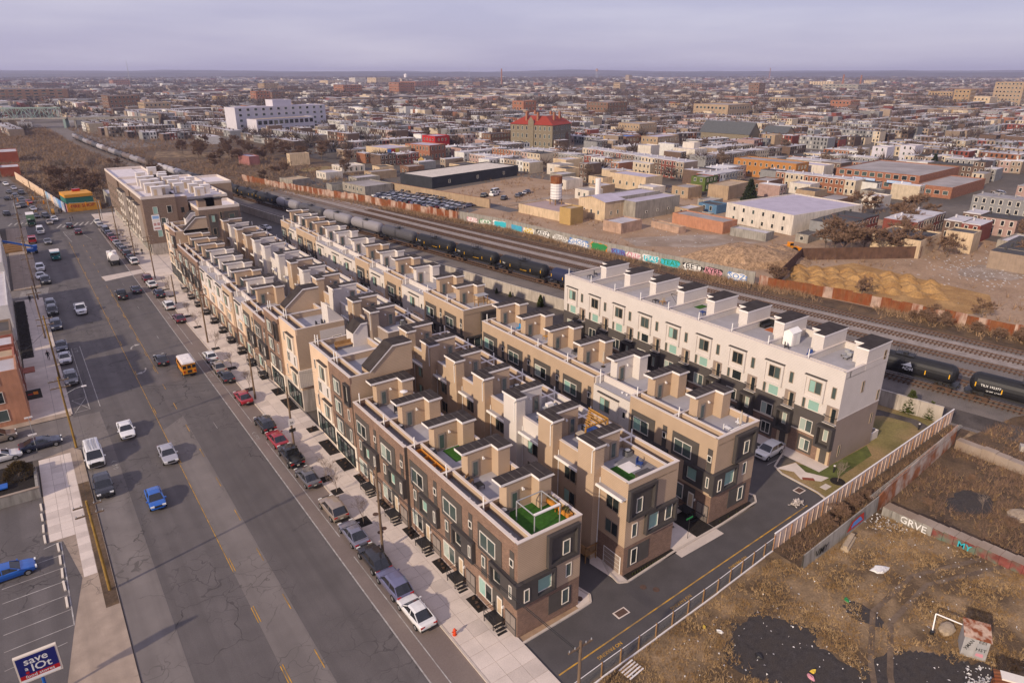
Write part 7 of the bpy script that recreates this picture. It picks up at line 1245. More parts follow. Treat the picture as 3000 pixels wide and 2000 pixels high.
for i, (x, y) in enumerate([(-5.55, 87.7), (-5.6, 85.3), (-5.6, 82.7), (-5.6, 80.4), (-4.5, 77.9), (-4.5, 75.4), (-4.5, 72.9), (-4.5, 70.6), (-4.5, 67.8)]): tag(ob('wheel_stop', cached('wheel_stop', lambda b: b.prism([(-.1, -.85), (.1, -.85), (.1, .85), (-.1, .85)], 0, .14), ['cream_trim']), None, (x, y, .1), rnd.uniform(-.04, .04)), 'pale concrete wheel stop, %s from the low grey wall' % ORD[i], 'wheel stop', 'parking lot wheel stops')
t = thing('low_wall', 'low rendered grey wall with coping behind the parking lot', 'wall', (0, 0, 0)); mb = MB(); mb.box(-30, -5.4, 90.2, 90.5, 0, 1.5); mb.box(-5.7, -5.4, 90.5, 96, 0, 1.5); part(t, 'wall', mb, 'grey_wall'); mb = MB(); mb.box(-30, -5.35, 90.15, 90.55, 1.5, 1.58); part(t, 'coping', mb, 'dirt_pale')
sheet('raised_bed', rect(-30, -5.7, 90.6, 98.5), 1.2, 'mulch'); t = thing('shrub', 'large rounded brown-green shrub behind the low grey wall', 'shrub', (-7.2, 95.2, 1.0)); ob('trunk', TRK, t); mb = MB(); r_ = random.Random(4)
for k in range(2600):
    a, b_ = r_.uniform(0, 6.28), r_.uniform(0, 1.5); q = 1.7 * (.7 + .35 * r_.random()); p = Vector((q * cos(a) * cos(b_), q * sin(a) * cos(b_), 1.9 * sin(b_) * (.8 + .3 * r_.random()))); v = p.normalized() * .25; s = Vector((r_.uniform(-1, 1), r_.uniform(-1, 1), r_.uniform(-1, 1))).normalized() * .07; mb.poly([p - s, p + s, p + v])
mat('shrub_brown', (.075, .05, .018), .95, .35, 3, col2=(.12, .075, .025)); part(t, 'crown', mb, 'shrub_brown')
boxthing('blue_canopy', 'small bright blue tarpaulin behind the low grey wall', 'tarpaulin', (-10, 92.2, 1.2), [('sheet', 'blue_paint', [(0, 1.6, 0, 1.2, .3, .45)])])
for i, (x, y) in enumerate([(-5.4, 109.8), (-5.2, 103.6)]): t = thing('one_way_sign', 'white one-way sign on a thin post, %s side street kerb' % ('north' if i == 0 else 'south'), 'sign', (x, y, .05)); mb = MB(); mb.cyl(0, 0, 0, 2.6, .035, 6); part(t, 'post', mb, 'grey_metal'); mb = MB(); mb.box(-.5, .5, -.02, .02, 2.4, 2.65); part(t, 'plate', mb, 'fascia')
# boom lift and lumber
t = thing('boom_lift', 'blue telescopic boom lift in front of the lumber yard', 'lift', (.2, 234, 0), pi); mb = MB(); mb.box(-1.2, 1.2, -.9, .9, .6, 1.5); part(t, 'chassis', mb, 'blue_paint'); mb = MB(); mb.bar((-.8, 0, 1.9), (6.5, .3, 4.6), .5, .5); part(t, 'boom', mb, 'blue_paint'); mb = MB(); mb.box(-1.4, -.4, -.8, .8, 1.5, 2.3); part(t, 'counterweight', mb, 'blue_paint'); mb = MB(); mb.box(6.2, 7.2, -.5, .9, 4.0, 5.1); part(t, 'basket', mb, 'grey_metal')
for sx in (-.9, .9):
    for sy in (-.85, .85): ob('wheel', CACHE['bus_wheel'], t, (sx, sy, .5))
for i in range(4): boxthing('lumber_stack', 'stack of pale lumber, %s from the blue lift' % ORD[i], 'lumber', (-6.5, 238 + i * 3.2, .09), [('board', 'wood', [(0, 4.5, .0 + k * .3, .26 + k * .3, 0, .5 + .1 * (k % 2)) for k in range(5)])], .1)
# traffic lights, tire shop, mural wall at the junction
for i, (x, y) in enumerate([(8.5, 301), (22.6, 277), (-1.5, 290)]):
    t = thing('traffic_light', 'traffic light mast with yellow heads, %s corner of the far junction' % ('tire shop', 'apartment block', 'store')[i], 'traffic light', (x, y, .05)); mb = MB(); mb.cyl(0, 0, 0, 6.5, .12, 8); part(t, 'mast', mb, 'grey_metal'); s = -1 if i != 2 else 1; mb = MB(); mb.tube((0, 0, 6.2), (s * 9, 0, 6.6), .07, 6); part(t, 'arm', mb, 'grey_metal')
    for k in (4, 8.6): mb = MB(); mb.box(s * k - .2, s * k + .2, -.2, .2, 5.2, 6.5); h_ = part(t, 'signal_head', mb, 'bus_yellow'); mb = MB(); [mb.cyl(s * k, -.22, 5.4 + j * .38, 5.6 + j * .38, .1, 6) for j in range(1)]; part(h_, 'lens', mb, 'lamp_red')
flat('shop_yellow', (.6, .27, .02), .7); flat('shop_green', (.015, .13, .1), .7)
t = thing('tire_shop', 'yellow and green tire shop with painted sign at the junction', 'building', (19, 305, 0), .1); mb = MB(); mb.box(-5.5, 5.5, -5, 5, 0, 3.0); part(t, 'lower_wall', mb, 'shop_yellow'); mb = MB(); mb.box(-5.4, 3.5, -4.9, 5, 3.0, 5.2); part(t, 'green_band', mb, 'shop_green'); mb = MB(); mb.box(-5.5, 3.6, -5, 5, 5.2, 6.3); part(t, 'fascia', mb, 'shop_yellow'); lettering(t, 'TIRE SHOP', 1.7, 'g_red', (-.5, -5.03, 1.9), (R(90), 0, 0))
mb = MB(); mb.box(-5.54, -5.5, -4.9, 4.9, .2, 3.2); part(t, 'mural', mb, 'g_pink'); mb = MB(); mb.box(-1.5, 1.0, 2, 3.4, 6.3, 7.2); part(t, 'roof_unit', mb, 'lamp_red')
mw = thing('mural_wall', 'cream boundary wall with painted mural running up to the tire shop', 'wall')
for k in range(22):
    f0, f1 = k / 22, (k + 1) / 22; a, b = Vector((13.4, 300.5, 0)).lerp(Vector((1.5, 412, 0)), f0), Vector((13.4, 300.5, 0)).lerp(Vector((1.5, 412, 0)), f1); mb = MB(); mb.bar(a + Vector((0, 0, 1.7)), b + Vector((0, 0, 1.7)), .3, 3.4); part(mw, 'wall_section', mb, ('g_cyan', 'g_blue', 'g_white', 'g_pink', 'cream_panel')[k] if k in (1, 4) else ('mural_pale' if k < 7 else 'cream_panel')) if 'mural_pale' in MATS else (mat('mural_pale', (.5, .45, .48), .9, .3, .6, col2=(.2, .36, .5)), part(mw, 'wall_section', mb, 'mural_pale'))
t = simple_building('garage_shed', 'grey open-fronted shed beside the tire shop yard', 28, 38, 303, 316, 5, 'grey_wall', 'roof_silver'); 
simple_building('brick_store', 'plain red painted building past the mural wall', -8, 5.5, 490, 512, 6.2, 'stucco_red' if 'stucco_red' in MATS else (mat('stucco_red', (.26, .06, .03), .9, .12, .4), 'stucco_red')[1], 'roof_silver')
simple_building('brick_store', 'small graffitied red building beside the mural wall end', -4, 4, 425, 440, 4.5, 'stucco_red', 'roof_silver')
tag(ob('cable_spool', MB().tube((-.4, 0, 1), (.4, 0, 1), 1.0, 14).mesh('cable_spool', ['wood_yellow']), None, (9.4, 298.4, 0)), 'wooden cable spool at the tire shop corner', 'spool')
# ------------------------------------------------------------------ beyond the railway: yards, warehouses, named buildings
mat('black_paint', (.028, .03, .036), .7, .2, .4); mat('cream_wall', (.55, .42, .28), .9, .12, .3, stain=.35); mat('pale_wall', (.6, .54, .47), .9, .1, .4, stain=.3); mat('concrete_grey', (.3, .27, .23), .9, .15, .4, stain=.5); mat('brick_orange', (.25, .11, .065), .9, .12, .8, 'brick'); mat('brick_brown', (.15, .085, .055), .9, .12, .8, 'brick'); mat('roof_lavender', (.42, .38, .45), .75, .1, .3); mat('roof_grey', (.33, .3, .29), .85, .15, .2, col2=(.26, .23, .22)); mat('stone_school', (.2, .165, .115), .9, .15, 1.2); mat('tile_red', (.26, .035, .02), .8, .12, 1); mat('slate_roof', (.085, .09, .095), .8, .15, 1); mat('lilac_wall', (.53, .5, .54), .8, .06, .4); mat('orange_wall', (.38, .17, .05), .85, .1, .6); mat('red_wall', (.38, .02, .02), .8, .1, .6); mat('green_wall', (.09, .12, .03), .85, .1, .6); mat('tan_wall', (.36, .26, .17), .9, .12, .4, stain=.3)
FOOT = []; mat('ochre', (.33, .22, .12), .9, .12, .3); mat('hw_rose', (.3, .13, .12), .9, .12, .5)
def bat(C, lx, ly, h, wall, roof, label, rz=5, faces='ws', floors=2, step=3, name='building', wsize=(1.1, 1.6), **k):
    a = R(rz); cx = C[0] + cos(a) * lx / 2 - sin(a) * ly / 2; cy = C[1] + sin(a) * lx / 2 + cos(a) * ly / 2; FOOT.append((cx, cy, max(lx, ly) * .5 + 5, lx / 2 + 4, ly / 2 + 4, a))
    return simple_building(name, label, -lx / 2, lx / 2, -ly / 2, ly / 2, h, wall, roof, rz=a, loc=(cx, cy, 0), faces=faces, floors=floors, step=step, wsize=wsize, **k)
def gable(t, lx, ly, h, rise, roof, axis='y', over=.4):
    a, b = lx / 2 + over, ly / 2 + over; mb = MB()
    if axis == 'y': mb.poly([(-a, -b, h), (0, -b, h + rise), (0, b, h + rise), (-a, b, h)][::-1]); mb.poly([(a, -b, h), (a, b, h), (0, b, h + rise), (0, -b, h + rise)]); mb.poly([(-lx / 2, -ly / 2, h), (lx / 2, -ly / 2, h), (0, -ly / 2, h + rise * .95)], 1); mb.poly([(lx / 2, ly / 2, h), (-lx / 2, ly / 2, h), (0, ly / 2, h + rise * .95)], 1)
    else: mb.poly([(-a, -b, h), (a, -b, h), (a, 0, h + rise), (-a, 0, h + rise)]); mb.poly([(a, b, h), (-a, b, h), (-a, 0, h + rise), (a, 0, h + rise)]); mb.poly([(-lx / 2, ly / 2, h), (-lx / 2, -ly / 2, h), (-lx / 2, 0, h + rise * .95)], 1); mb.poly([(lx / 2, -ly / 2, h), (lx / 2, ly / 2, h), (lx / 2, 0, h + rise * .95)], 1)
    w = [c for c in t.children if c.name.startswith('wall')][0].data.materials[0].name; part(t, 'pitched_roof', mb, [roof, w])
bat((150, 269), 57, 22, 5, 'black_paint', 'pale_wall', 'long black warehouse with flat white roof', 12, 's', 1, 18); bat((200, 360), 13, 21, 8.6, 'brick_orange', 'roof_lavender', 'orange brick hall with arched windows behind the black warehouse', 14, step=2.8, wsize=(1.1, 2.2)); bat((230, 406), 12, 14, 9.2, 'red_wall', 'roof_lavender', 'bright red painted building behind the arched brick hall', 8); t = bat((177, 368), 17, 21, 7.6, 'cream_wall', 'roof_lavender', 'cream hall with a colour block mural on its end', 10, '')
for k, m in enumerate(('g_blue', 'g_yellow', 'g_red', 'g_blue', 'g_red', 'g_yellow')): mb = MB(); mb.box(-8.5 + (k % 3) * 2.8, -5.8 + (k % 3) * 2.8, -10.56, -10.5, .5 + (k // 3) * 3.4, 3.7 + (k // 3) * 3.4); part(t, 'mural_panel', mb, m)
t = bat((181, 331), 5, 7, 4.2, 'wall_gold' if 'wall_gold' in MATS else (mat('wall_gold', (.42, .28, .11), .85, .08, .5, 'lap', .25), 'wall_gold')[1], 'tar_roof', 'small gold house with dark gable roof beside the black warehouse', 5, par=.02); gable(t, 5, 7, 4.2, 2, 'tar_roof', 'x')
bat((138, 341), 13, 12, 3.2, 'pale_wall', 'pale_wall', 'low cream workshop beside the green lot', 3); bat((119, 271), 14, 18, 3.5, 'concrete_grey', 'roof_grey', 'low grey workshop beside the tow yard', 8, 'w', 1); bat((102, 311), 9, 11, 3, 'concrete_grey', 'roof_tan', 'grey open shed by the rusty fence', 12, ''); bat((126, 384), 11, 5, 6.4, 'cream_wall', 'roof_grey', 'cream blank-sided house standing alone by the green lot', 0, 'w'); bat((108, 398), 6, 14, 5, 'hw_rose', 'roof_lavender', 'small rose building at the edge of the wild land', 8, '')
bat((170, 590), 56, 14, 12.5, 'lilac_wall', 'roof_tan', 'long white factory wing with two rows of dark windows', 16, 's', 2, 5, wsize=(3.6, 3.2), panes=('pane_dark',)); bat((160, 612), 86, 18, 21, 'lilac_wall', 'roof_lavender', 'tall white factory block behind the dark-windowed wing', 12, 's', 5, 7, wsize=(2.6, 2)); bat((196, 626), 18, 12, 26, 'lilac_wall', 'roof_lavender', 'square lilac tower rising from the white factory', 12, '')
bat((284, 421), 20, 10, 7, 'brick_brown', 'tar_roof', 'dark brick apartment building with yellow ground floor', 8)
# the stone school with red hipped roof
t = bat((300, 372), 24, 30, 12.4, 'stone_school', 'roof_grey', 'stone school with red hipped roof and tall brick chimneys', 22, 'ws', 3, 3.2, 'school', (1.2, 2.2)); t.scale = (1.1, 1.1, 1.2); FOOT[-1] = (FOOT[-1][0], FOOT[-1][1], 30, 21, 21, 0)
mb = MB(); a, b, h = 12.6, 15.6, 12.5; mb.poly([(-a, -b, h), (a, -b, h), (6, -7, h + 4.6), (-6, -7, h + 4.6)]); mb.poly([(a, b, h), (-a, b, h), (-6, 7, h + 4.6), (6, 7, h + 4.6)]); mb.poly([(-a, b, h), (-a, -b, h), (-6, -7, h + 4.6), (-6, 7, h + 4.6)]); mb.poly([(a, -b, h), (a, b, h), (6, 7, h + 4.6), (6, -7, h + 4.6)]); part(t, 'hipped_roof', mb, 'tile_red')
mb = MB(); mb.poly([(-6, -7, h + 4.6), (6, -7, h + 4.6), (6, 7, h + 4.6), (-6, 7, h + 4.6)]); part(t, 'roof_flat', mb, 'roof_grey')
for x, y in ((-9, -3), (-9, 5), (-3, -11), (6, -10), (9, -2), (0, 10), (8, 9)): mb = MB(); mb.box(x - .8, x + .8, y - .6, y + .6, h, h + 6.6); part(t, 'chimney', mb, 'brick_orange')
mb = MB(); mb.box(12, 19, -11, -3, 0, 12.3); part(t, 'wing', mb, 'stone_school'); mb = MB(); mb.poly([(11.7, -11.3, 12.3), (19.3, -11.3, 12.3), (15.5, -7, 15.4)]); mb.poly([(19.3, -11.3, 12.3), (19.3, -2.7, 12.3), (15.5, -7, 15.4)]); mb.poly([(19.3, -2.7, 12.3), (11.7, -2.7, 12.3), (15.5, -7, 15.4)]); mb.poly([(11.7, -2.7, 12.3), (11.7, -11.3, 12.3), (15.5, -7, 15.4)]); part(t, 'wing_roof', mb, 'tile_red'); mb = MB(); mb.prism([(-2.2, 0), (2.2, 0), (2.2, 5), (1.4, 7), (0, 7.8), (-1.4, 7), (-2.2, 5)], 0, .1); o = part(t, 'arched_entrance', mb, 'brick_brown'); o.rotation_euler = (R(90), 0, 0); o.location = (7, -15.05, .6)
mb = MB(); mb.box(-12.6, -12, -2, 2, 0, 14.5); mb.poly([(-12.6, -2, 14.5), (-12.6, 0, 17), (-12.6, 2, 14.5)][::-1]); part(t, 'gable_front', mb, 'stone_school')
# warehouse yard
t = bat((219, 207), 11, 21, 6.4, 'cream_wall', 'roof_lavender', 'long cream warehouse with grey roof behind the yard', 3, 'w', 1, 4); mb = MB(); mb.box(-5.5, -1, 10.5, 15.5, 0, 7); part(t, 'silo_tower', mb, 'cream_wall'); 
t = bat((163, 172), 9.5, 13, 6.6, 'cream_wall', 'roof_lavender', 'gabled cream warehouse with white patches in the yard', 3, 'ws', 1, 3.4, par=.05, wsize=(.9, 1.4)); gable(t, 9.5, 13, 6.6, 1.4, 'roof_lavender', 'x'); bat((172.6, 167), 24, 8, 6.4, 'concrete_grey', 'roof_lavender', 'long grey concrete warehouse with red lower wall in the yard', 3, 's', 1, 6, wsize=(1.0, .9)); t = bat((172, 174.5), 22, 9, 7.2, 'concrete_grey', 'roof_lavender', 'grey roofed warehouse range behind the concrete one', 3, '')
bat((149.3, 174), 6.5, 5, 5.6, 'wall_gold', 'roof_tan', 'small yellow-topped corner block of the yard', 8, ''); bat((153.8, 154.4), 10.5, 7.6, 3.4, 'paint_brick' if 'paint_brick' in MATS else (mat('paint_brick', (.4, .27, .2), .9, .25, .5, stain=.3), 'paint_brick')[1], 'roof_silver', 'low flat-roofed garage in front of the yard warehouses', 6, ''); bat((151, 179), 14, 24, 3.2, 'cream_wall', 'terrace' if 'terrace' in MATS else (mat('terrace', (.36, .27, .26), .9, .1, .3), 'terrace')[1], 'broad low terrace roof beside the gabled warehouse', 5, ''); bat((180, 135.5), 7.5, 20.5, 3.8, 'stucco_orange', 'roof_grey', 'long low orange shed with white graffiti', 2, ''); bat((169, 144), 3.2, 12.5, 2.1, 'paint_brick', 'roof_tan', 'rusty painted shipping container in the yard', -3, '', name='shipping_container', cat='container')
t = thing('storage_silo', 'white and rust banded silo on steel legs', 'silo', (160.2, 195.2, 0)); mb = MB(); mb.cyl(0, 0, 5, 10.5, 2.1, 14); part(t, 'drum', mb, 'fascia'); mb = MB(); mb.cyl(0, 0, 3.4, 5, .6, 14, 0, 2.1); part(t, 'hopper', mb, 'grey_metal'); mb = MB(); mb.cyl(0, 0, 10.5, 13, 2.2, 14); part(t, 'cage', mb, 'rust_dark')
for k in range(5): mb = MB(); mb.cyl(0, 0, 5.6 + k * 1.0, 5.75 + k * 1.0, 2.16, 14); part(t, 'band', mb, 'grey_metal')
for x in (-1.5, 1.5):
    for y in (-1.5, 1.5): mb = MB(); mb.box(x - .12, x + .12, y - .12, y + .12, 0, 5); part(t, 'leg', mb, 'wood')
mb = MB(); mb.cyl(188, 203, 0, 9, 1.1, 10); tag(ob('white_silo', mb.mesh('white_silo', ['fascia'])), 'slim white silo in front of the long cream warehouse', 'silo')
t = bat((196, 121.5), 36, 27, 6.4, 'pale_wall', 'roof_lavender', 'large white-walled warehouse with lavender roof by the yellow loader', -4, 'w', 2, 4, wsize=(1, 1.4)); bat((198.6, 84), 16, 13, 5, 'cream_wall', 'tar_roof', 'blank cream-sided building with tar roof behind the soil heaps', 6, ''); bat((216, 78), 7, 7, 5.8, 'cream_wall', 'tar_roof', 'square cream addition beside the blank cream building', 6, '')
bat((314, 139), 47, 36, 7, 'brick_orange', 'roof_grey', 'two-storey orange brick warehouse with blue sign boards', 5, 'w', 2, 3.4, wsize=(2.2, 2)); t = bat((308, 123), 40, 14, 4.6, 'brick_orange', 'roof_grey', 'single-storey orange brick warehouse annex', 5, 'w', 1, 3.2, wsize=(2, 1.6)); mb = MB()
for y0, wd in ((146, 'AMERICAN & FOREIGN'), (161, 'GLEN FOOD MARKETS')): t = thing('sign_board', 'blue lettered sign board on the brick warehouse reading %s' % wd.split()[0].title(), 'sign', (311.4 - (y0 - 146) * .09, y0, 3.6), R(5)); mb = MB(); mb.box(-.1, 0, -5, 5, -.55, .55); part(t, 'board', mb, 'banner_blue'); lettering(t, wd, .95, 'g_white', (-.13, 0, 0), (R(90), 0, R(-90)))
bat((316, 184), 10, 14, 6.5, 'pale_wall', 'roof_lavender', 'white cube building behind the brick rowhouses', 5, ''); bat((327, 345), 9, 5, 8.4, 'wall_gold', 'roof_grey', 'tall narrow gold house below the stone school', 0); bat((331, 333), 13, 12, 9, 'brick_brown', 'blue_paint', 'brick building with blue roof edge near the stone school', 0); bat((303, 284), 9, 9, 8.6, 'pale_wall', 'roof_silver', 'white blank gabled house above the red rowhouses', 10, ''); bat((345, 318), 24, 13, 9, 'tan_wall', 'roof_lavender', 'tan apartment block above the red rowhouses', 8); bat((320, 266), 12, 15, 7, 'pale_wall', 'roof_silver', 'white stepped house behind the spreading bare tree', 5, ''); bat((326, 272), 6, 8, 10, 'pale_wall', 'roof_silver', 'narrow white top block of the stepped house', 5, ''); bat((299, 188), 12, 33, 8.2, 'orange_wall', 'roof_grey', 'bright orange two-storey terrace', 5); bat((242, 194), 10, 7, 6, 'green_wall', 'roof_grey', 'small green house with white windows', 8); bat((232, 174), 18, 9, 5.6, 'tan_wall', 'roof_tan', 'big blank tan-walled building beside the evergreen', 10, ''); bat((391, 193), 9, 8, 10, 'lilac_wall', 'roof_silver', 'new lilac-grey apartment house with red stripe', 3, 'w', 3); bat((416, 190), 11, 8, 9.5, 'lilac_wall', 'roof_silver', 'second new lilac-grey apartment house behind the first', 3, 'w', 3); bat((410, 276), 9, 9, 10, 'tan_wall', 'roof_grey', 'tall beige house near the slate church', 5, 'w', 3); bat((416, 404), 22, 22, 9.6, 'tan_wall', 'roof_grey', 'long beige loft building beyond the stone school', 5, 'ws', 2)
t = bat((432, 312), 16, 40, 6.5, 'stone_school', 'slate_roof', 'stone church with steep slate roof', 8, 'w', 1, 4, 'church', par=.02); gable(t, 16, 40, 6.5, 8, 'slate_roof', 'y'); t = bat((452, 296), 14, 18, 7, 'tan_wall', 'slate_roof', 'pale gabled church hall beside the slate-roofed church', 8, 's', 1, 3, 'church_hall', par=.02); gable(t, 14, 18, 7, 5, 'slate_roof', 'y')
# distant mills and blocks
FARB = [(63, 1556, 109, 20, 'mill'), (138, 1075, 37, 20, 'bm'), (170, 1033, 31, 12, 'bt'), (305, 1247, 18, 12, 'or'), (139, 2687, 75, 18, 'bm'), (71, 2644, 68, 10, 'cr'), (381, 2911, 54, 23, 'br'), (353, 1185, 23, 20, 'br'), (402, 1261, 23, 16, 'bm'), (623, 2006, 42, 20, 'or'), (612, 1817, 37, 16, 'bm'), (519, 1383, 44, 11, 'wh'), (651, 1534, 45, 22, 'br'), (748, 1461, 41, 27, 'br'), (1130, 2085, 89, 21, 'br'), (1289, 2153, 59, 19, 'bt'), (1167, 2913, 70, 17, 'cr'), (1370, 3110, 54, 25, 'wh'), (1328, 2797, 70, 27, 'cr'), (937, 2772, 60, 14, 'cr'), (1318, 2009, 35, 18, 'bm'), (693, 1020, 17, 10, 'br'), (774, 1311, 39, 8, 'or'), (499, 1457, 23, 10, 'ta'), (1394, 1438, 23, 22, 'ta'), (2916, 2938, 26, 34, 'ta'), (1740, 1456, 74, 16, 'bm'), (1263, 907, 23, 28, 'bm'), (2559, 2922, 36, 18, 'wh'), (1486, 1386, 42, 12, 'bm'), (768, 676, 14, 8, 'or'), (1332, 902, 31, 12, 'cr'), (2188, 1311, 77, 21, 'cr'), (2061, 1292, 49, 12, 'gr'), (1884, 1066, 95, 18, 'gr'), (1941, 997, 55, 10, 'pu'), (2746, 1459, 46, 20, 'cr'), (1307, 606, 61, 8, 'bm'), (1488, 647, 42, 14, 'or'), (1195, 491, 22, 24, 'or'), (1223, 478, 34, 14, 'cr'), (1303, 468, 39, 34, 'ta'), (1026, 675, 46, 11, 'ta'), (962, 545, 28, 12, 'br'), (1878, 763, 77, 13, 'bm'), (930, 386, 33, 8, 'or'), (979, 347, 26, 5, 'br'), (601, 640, 34, 15, 'bm'), (690, 540, 46, 14, 'bt'), (509, 683, 20, 17, 'br')]
fm = {'mill': ('brick_brown', 'long dark brick mill'), 'bm': ('brick_brown', 'dark brown brick mill'), 'bt': ('tan_wall', 'tan brick school-like block'), 'or': ('ochre', 'ochre warehouse'), 'cr': ('cream_wall', 'cream apartment slab'), 'br': ('brick_orange', 'red brick mill'), 'wh': ('pale_wall', 'white industrial block'), 'ta': ('tan_wall', 'tan tower block'), 'gr': ('concrete_grey', 'grey glazed works building'), 'pu': ('brick_brown', 'dark low works shed')}
for i, (x, y, s, h, k) in enumerate(FARB):
    far = hypot(x, y) > 1150; simple_building('distant_building', fm[k][1] + (' on the far city skyline' if hypot(x, y) > 1600 else ' rising from the middle distance of the town'), -s / 2, s / 2, -s * .3 if k == 'mill' else -s / 2, s * .1 if k == 'mill' else s / 2, h, fm[k][0], 'roof_grey', rz=R(5 if k != 'mill' else -8), loc=(x, y, 0), faces='ws', floors=max(2, h // 5), step=max(5, s / 9), wsize=(max(2.2, s / 16), 2.4), panes=('pane_dark', 'pane_dark', 'pane_mid'), par=.6, group='distant large buildings'); FOOT.append((x, y, s * .7 + 6, s / 2 + 5, s / 2 + 5, 0))
# water towers and masts
for x, y, h, lab in ((3550, 3900, 74, 'rust coloured water tower on the horizon'), (1870, 3600, 42, 'white water tower among the far mills')):
    t = thing('water_tower', lab, 'water tower', (x, y, 0)); mb = MB(); mb.cyl(0, 0, h - 20, h - 6, 9, 12); mb.cyl(0, 0, h - 6, h, 9.5, 12, 0, .5); part(t, 'tank', mb, 'rust_sheet' if 'rust' in lab else 'fascia')
    for k in range(4): a = k * pi / 2 + .7; mb = MB(); mb.tube((9 * cos(a), 9 * sin(a), 0), (7 * cos(a), 7 * sin(a), h - 20), .9, 5); part(t, 'leg', mb, 'grey_metal')
for x, y, h, lab in ((470, 3300, 95, 'thin lattice radio mast on the left horizon'), (2600, 4100, 90, 'thin radio mast on the middle horizon'), (4300, 3000, 75, 'brick smokestack on the right horizon'), (2000, 1150, 42, 'red brick smokestack among the grey works'), (2150, 1180, 40, 'tall brick smokestack beside the cream slab'), (1500, 2150, 60, 'dark smokestack behind the brick mills')): t = thing('smokestack' if 'smoke' in lab else 'radio_mast', lab, 'chimney' if 'smoke' in lab else 'mast', (x, y, 0)); mb = MB(); mb.cyl(0, 0, 0, h, 3 if 'smoke' in lab else 1.6, 8, 0, 2 if 'smoke' in lab else .4); part(t, 'shaft', mb, 'brick_orange' if 'smoke' in lab else 'grey_metal')
# truss railway bridge
flat('bridge_green', (.2, .27, .25), .7); t = thing('truss_bridge', 'pale green steel truss bridge over the railway', 'bridge', (-38, 818, 0), R(-24))
mb = MB(); mb.box(0, 100, -4, 4, 8, 9.2); part(t, 'deck', mb, 'grey_wall')
for s in (-4, 4):
    mb = MB(); mb.box(6, 94, s - .3, s + .3, 17.4, 18.2); part(t, 'top_chord', mb, 'bridge_green')
    for k in range(13): x = 6 + k * 7.33; mb = MB(); mb.bar((x, s, 9), (x, s, 18), .4, .4); part(t, 'vertical', mb, 'bridge_green')
    for k in range(12): x = 6 + k * 7.33; mb = MB(); mb.bar((x, s, 9 if k % 2 else 18), (x + 7.33, s, 18 if k % 2 else 9), .4, .4); part(t, 'diagonal', mb, 'bridge_green')
for x in (2, 98): mb = MB(); mb.box(x - 1, x + 1, -4, 4, 0, 8); part(t, 'pier', mb, 'bridge_green')
t = thing('viaduct', 'grey concrete viaduct continuing from the truss bridge', 'bridge', (54, 777, 0), R(-12)); mb = MB(); mb.box(0, 75, -3, 3, 7, 9); part(t, 'deck', mb, 'concrete_grey')
for k in range(8): mb = MB(); mb.box(4 + k * 9.5, 5.5 + k * 9.5, -2.5, 2.5, 0, 7); part(t, 'pier', mb, 'concrete_grey')
t = simple_building('green_shopping_hall', 'pale green hall with red glazing left of the truss bridge', -34, -2, -12, 12, 12, 'mural_pale', 'roof_silver', loc=(-14, 1003, 0), faces='s', floors=2, step=5, wsize=(3, 2.4), panes=('pane_red',))
# concrete trestle wall, soil heaps, wheel loader
tw = thing('trestle_wall', 'stained tan concrete wall behind the packed tow yard', 'wall')
for k in range(24): f = k / 24; mb = MB(); mb.box(-.3, .3, 0, 2.55, 0, 3.4, 0, 1); o = part(tw, 'wall_section', mb, ['tan_wall', 'rust_dark'], False, (133.5 + f * 11.5, 276 - f * 60, 0), R(-169))
def mound(seed, n=14):
    r = random.Random(seed); L = []
    for q, z in ((1., 0), (.78, .32), (.5, .66), (.22, .93)): L.append([(q * (1 + r.uniform(-.12, .12)) * cos(2 * pi * k / n), q * (1 + r.uniform(-.12, .12)) * sin(2 * pi * k / n), z * (1 + r.uniform(-.08, .08))) for k in range(n)])
    mb = MB()
    for a, b in zip(L, L[1:]):
        for k in range(n): mb.poly([a[k - 1], a[k], b[k], b[k - 1]])
    mb.poly(L[-1]); return mb
MM = [mound(k).mesh('soil_heap', ['orange_soil'], True) for k in range(3)]; k = 0
for i in range(8):
    for j in range(5):
        x = 151 + i * 2.2 + j * 3.1 + rnd.uniform(-.8, .8); y = 90 - i * 3.6 + j * 2.0 + rnd.uniform(-.8, .8)
        if y < 60 or x > 178: continue
        o = ob('soil_heap', MM[k % 3], None, (x, y, .0), rnd.uniform(0, 6)); o.scale = (2.4, 2.2, 1.3 * rnd.uniform(.7, 1.2)); k += 1; tag(o, 'orange soil heap in the cluster behind the rusty fence', 'soil heap', 'cluster of orange soil heaps')
o = ob('rubble_heap', mound(9, 26).mesh('rubble_heap', ['rubble'], True), None, (156, 111, 0), -.5); o.scale = (20, 9, 5); tag(o, 'large brown rubble heap behind the graffiti wall', 'rubble heap')
o = ob('rubble_heap', mound(10, 22).mesh('rubble_heap', ['rubble'], True), None, (168, 108, 0), -.2); o.scale = (9, 6, 3.6); tag(o, 'smaller rubble heap in front of the yellow loader', 'rubble heap')
t = thing('wheel_loader', 'yellow wheel loader beside the rubble heap', 'loader', (177.5, 110, 0), R(-25)); t.scale = (.85, .85, .85)
for nm, bx, m in (('engine_hood', (-3, -.4, -1, 1, 1.0, 2.1), 'bus_yellow'), ('cab', (-.4, .9, -.85, .85, 1.2, 3.2), 'bus_yellow'), ('cab_glass', (-.35, .93, -.88, .88, 2.1, 2.9), 'glass_car'), ('front_frame', (.9, 2.3, -.7, .7, .8, 1.6), 'bus_yellow'), ('bucket', (3.0, 3.8, -1.4, 1.4, .3, 1.4), 'bus_yellow')): mb = MB(); mb.box(*bx); part(t, nm, mb, m)
for s in (-.8, .8): mb = MB(); mb.bar((1.6, s, 1.7), (3.2, s, .9), .2, .35); part(t, 'lift_arm', mb, 'bus_yellow')
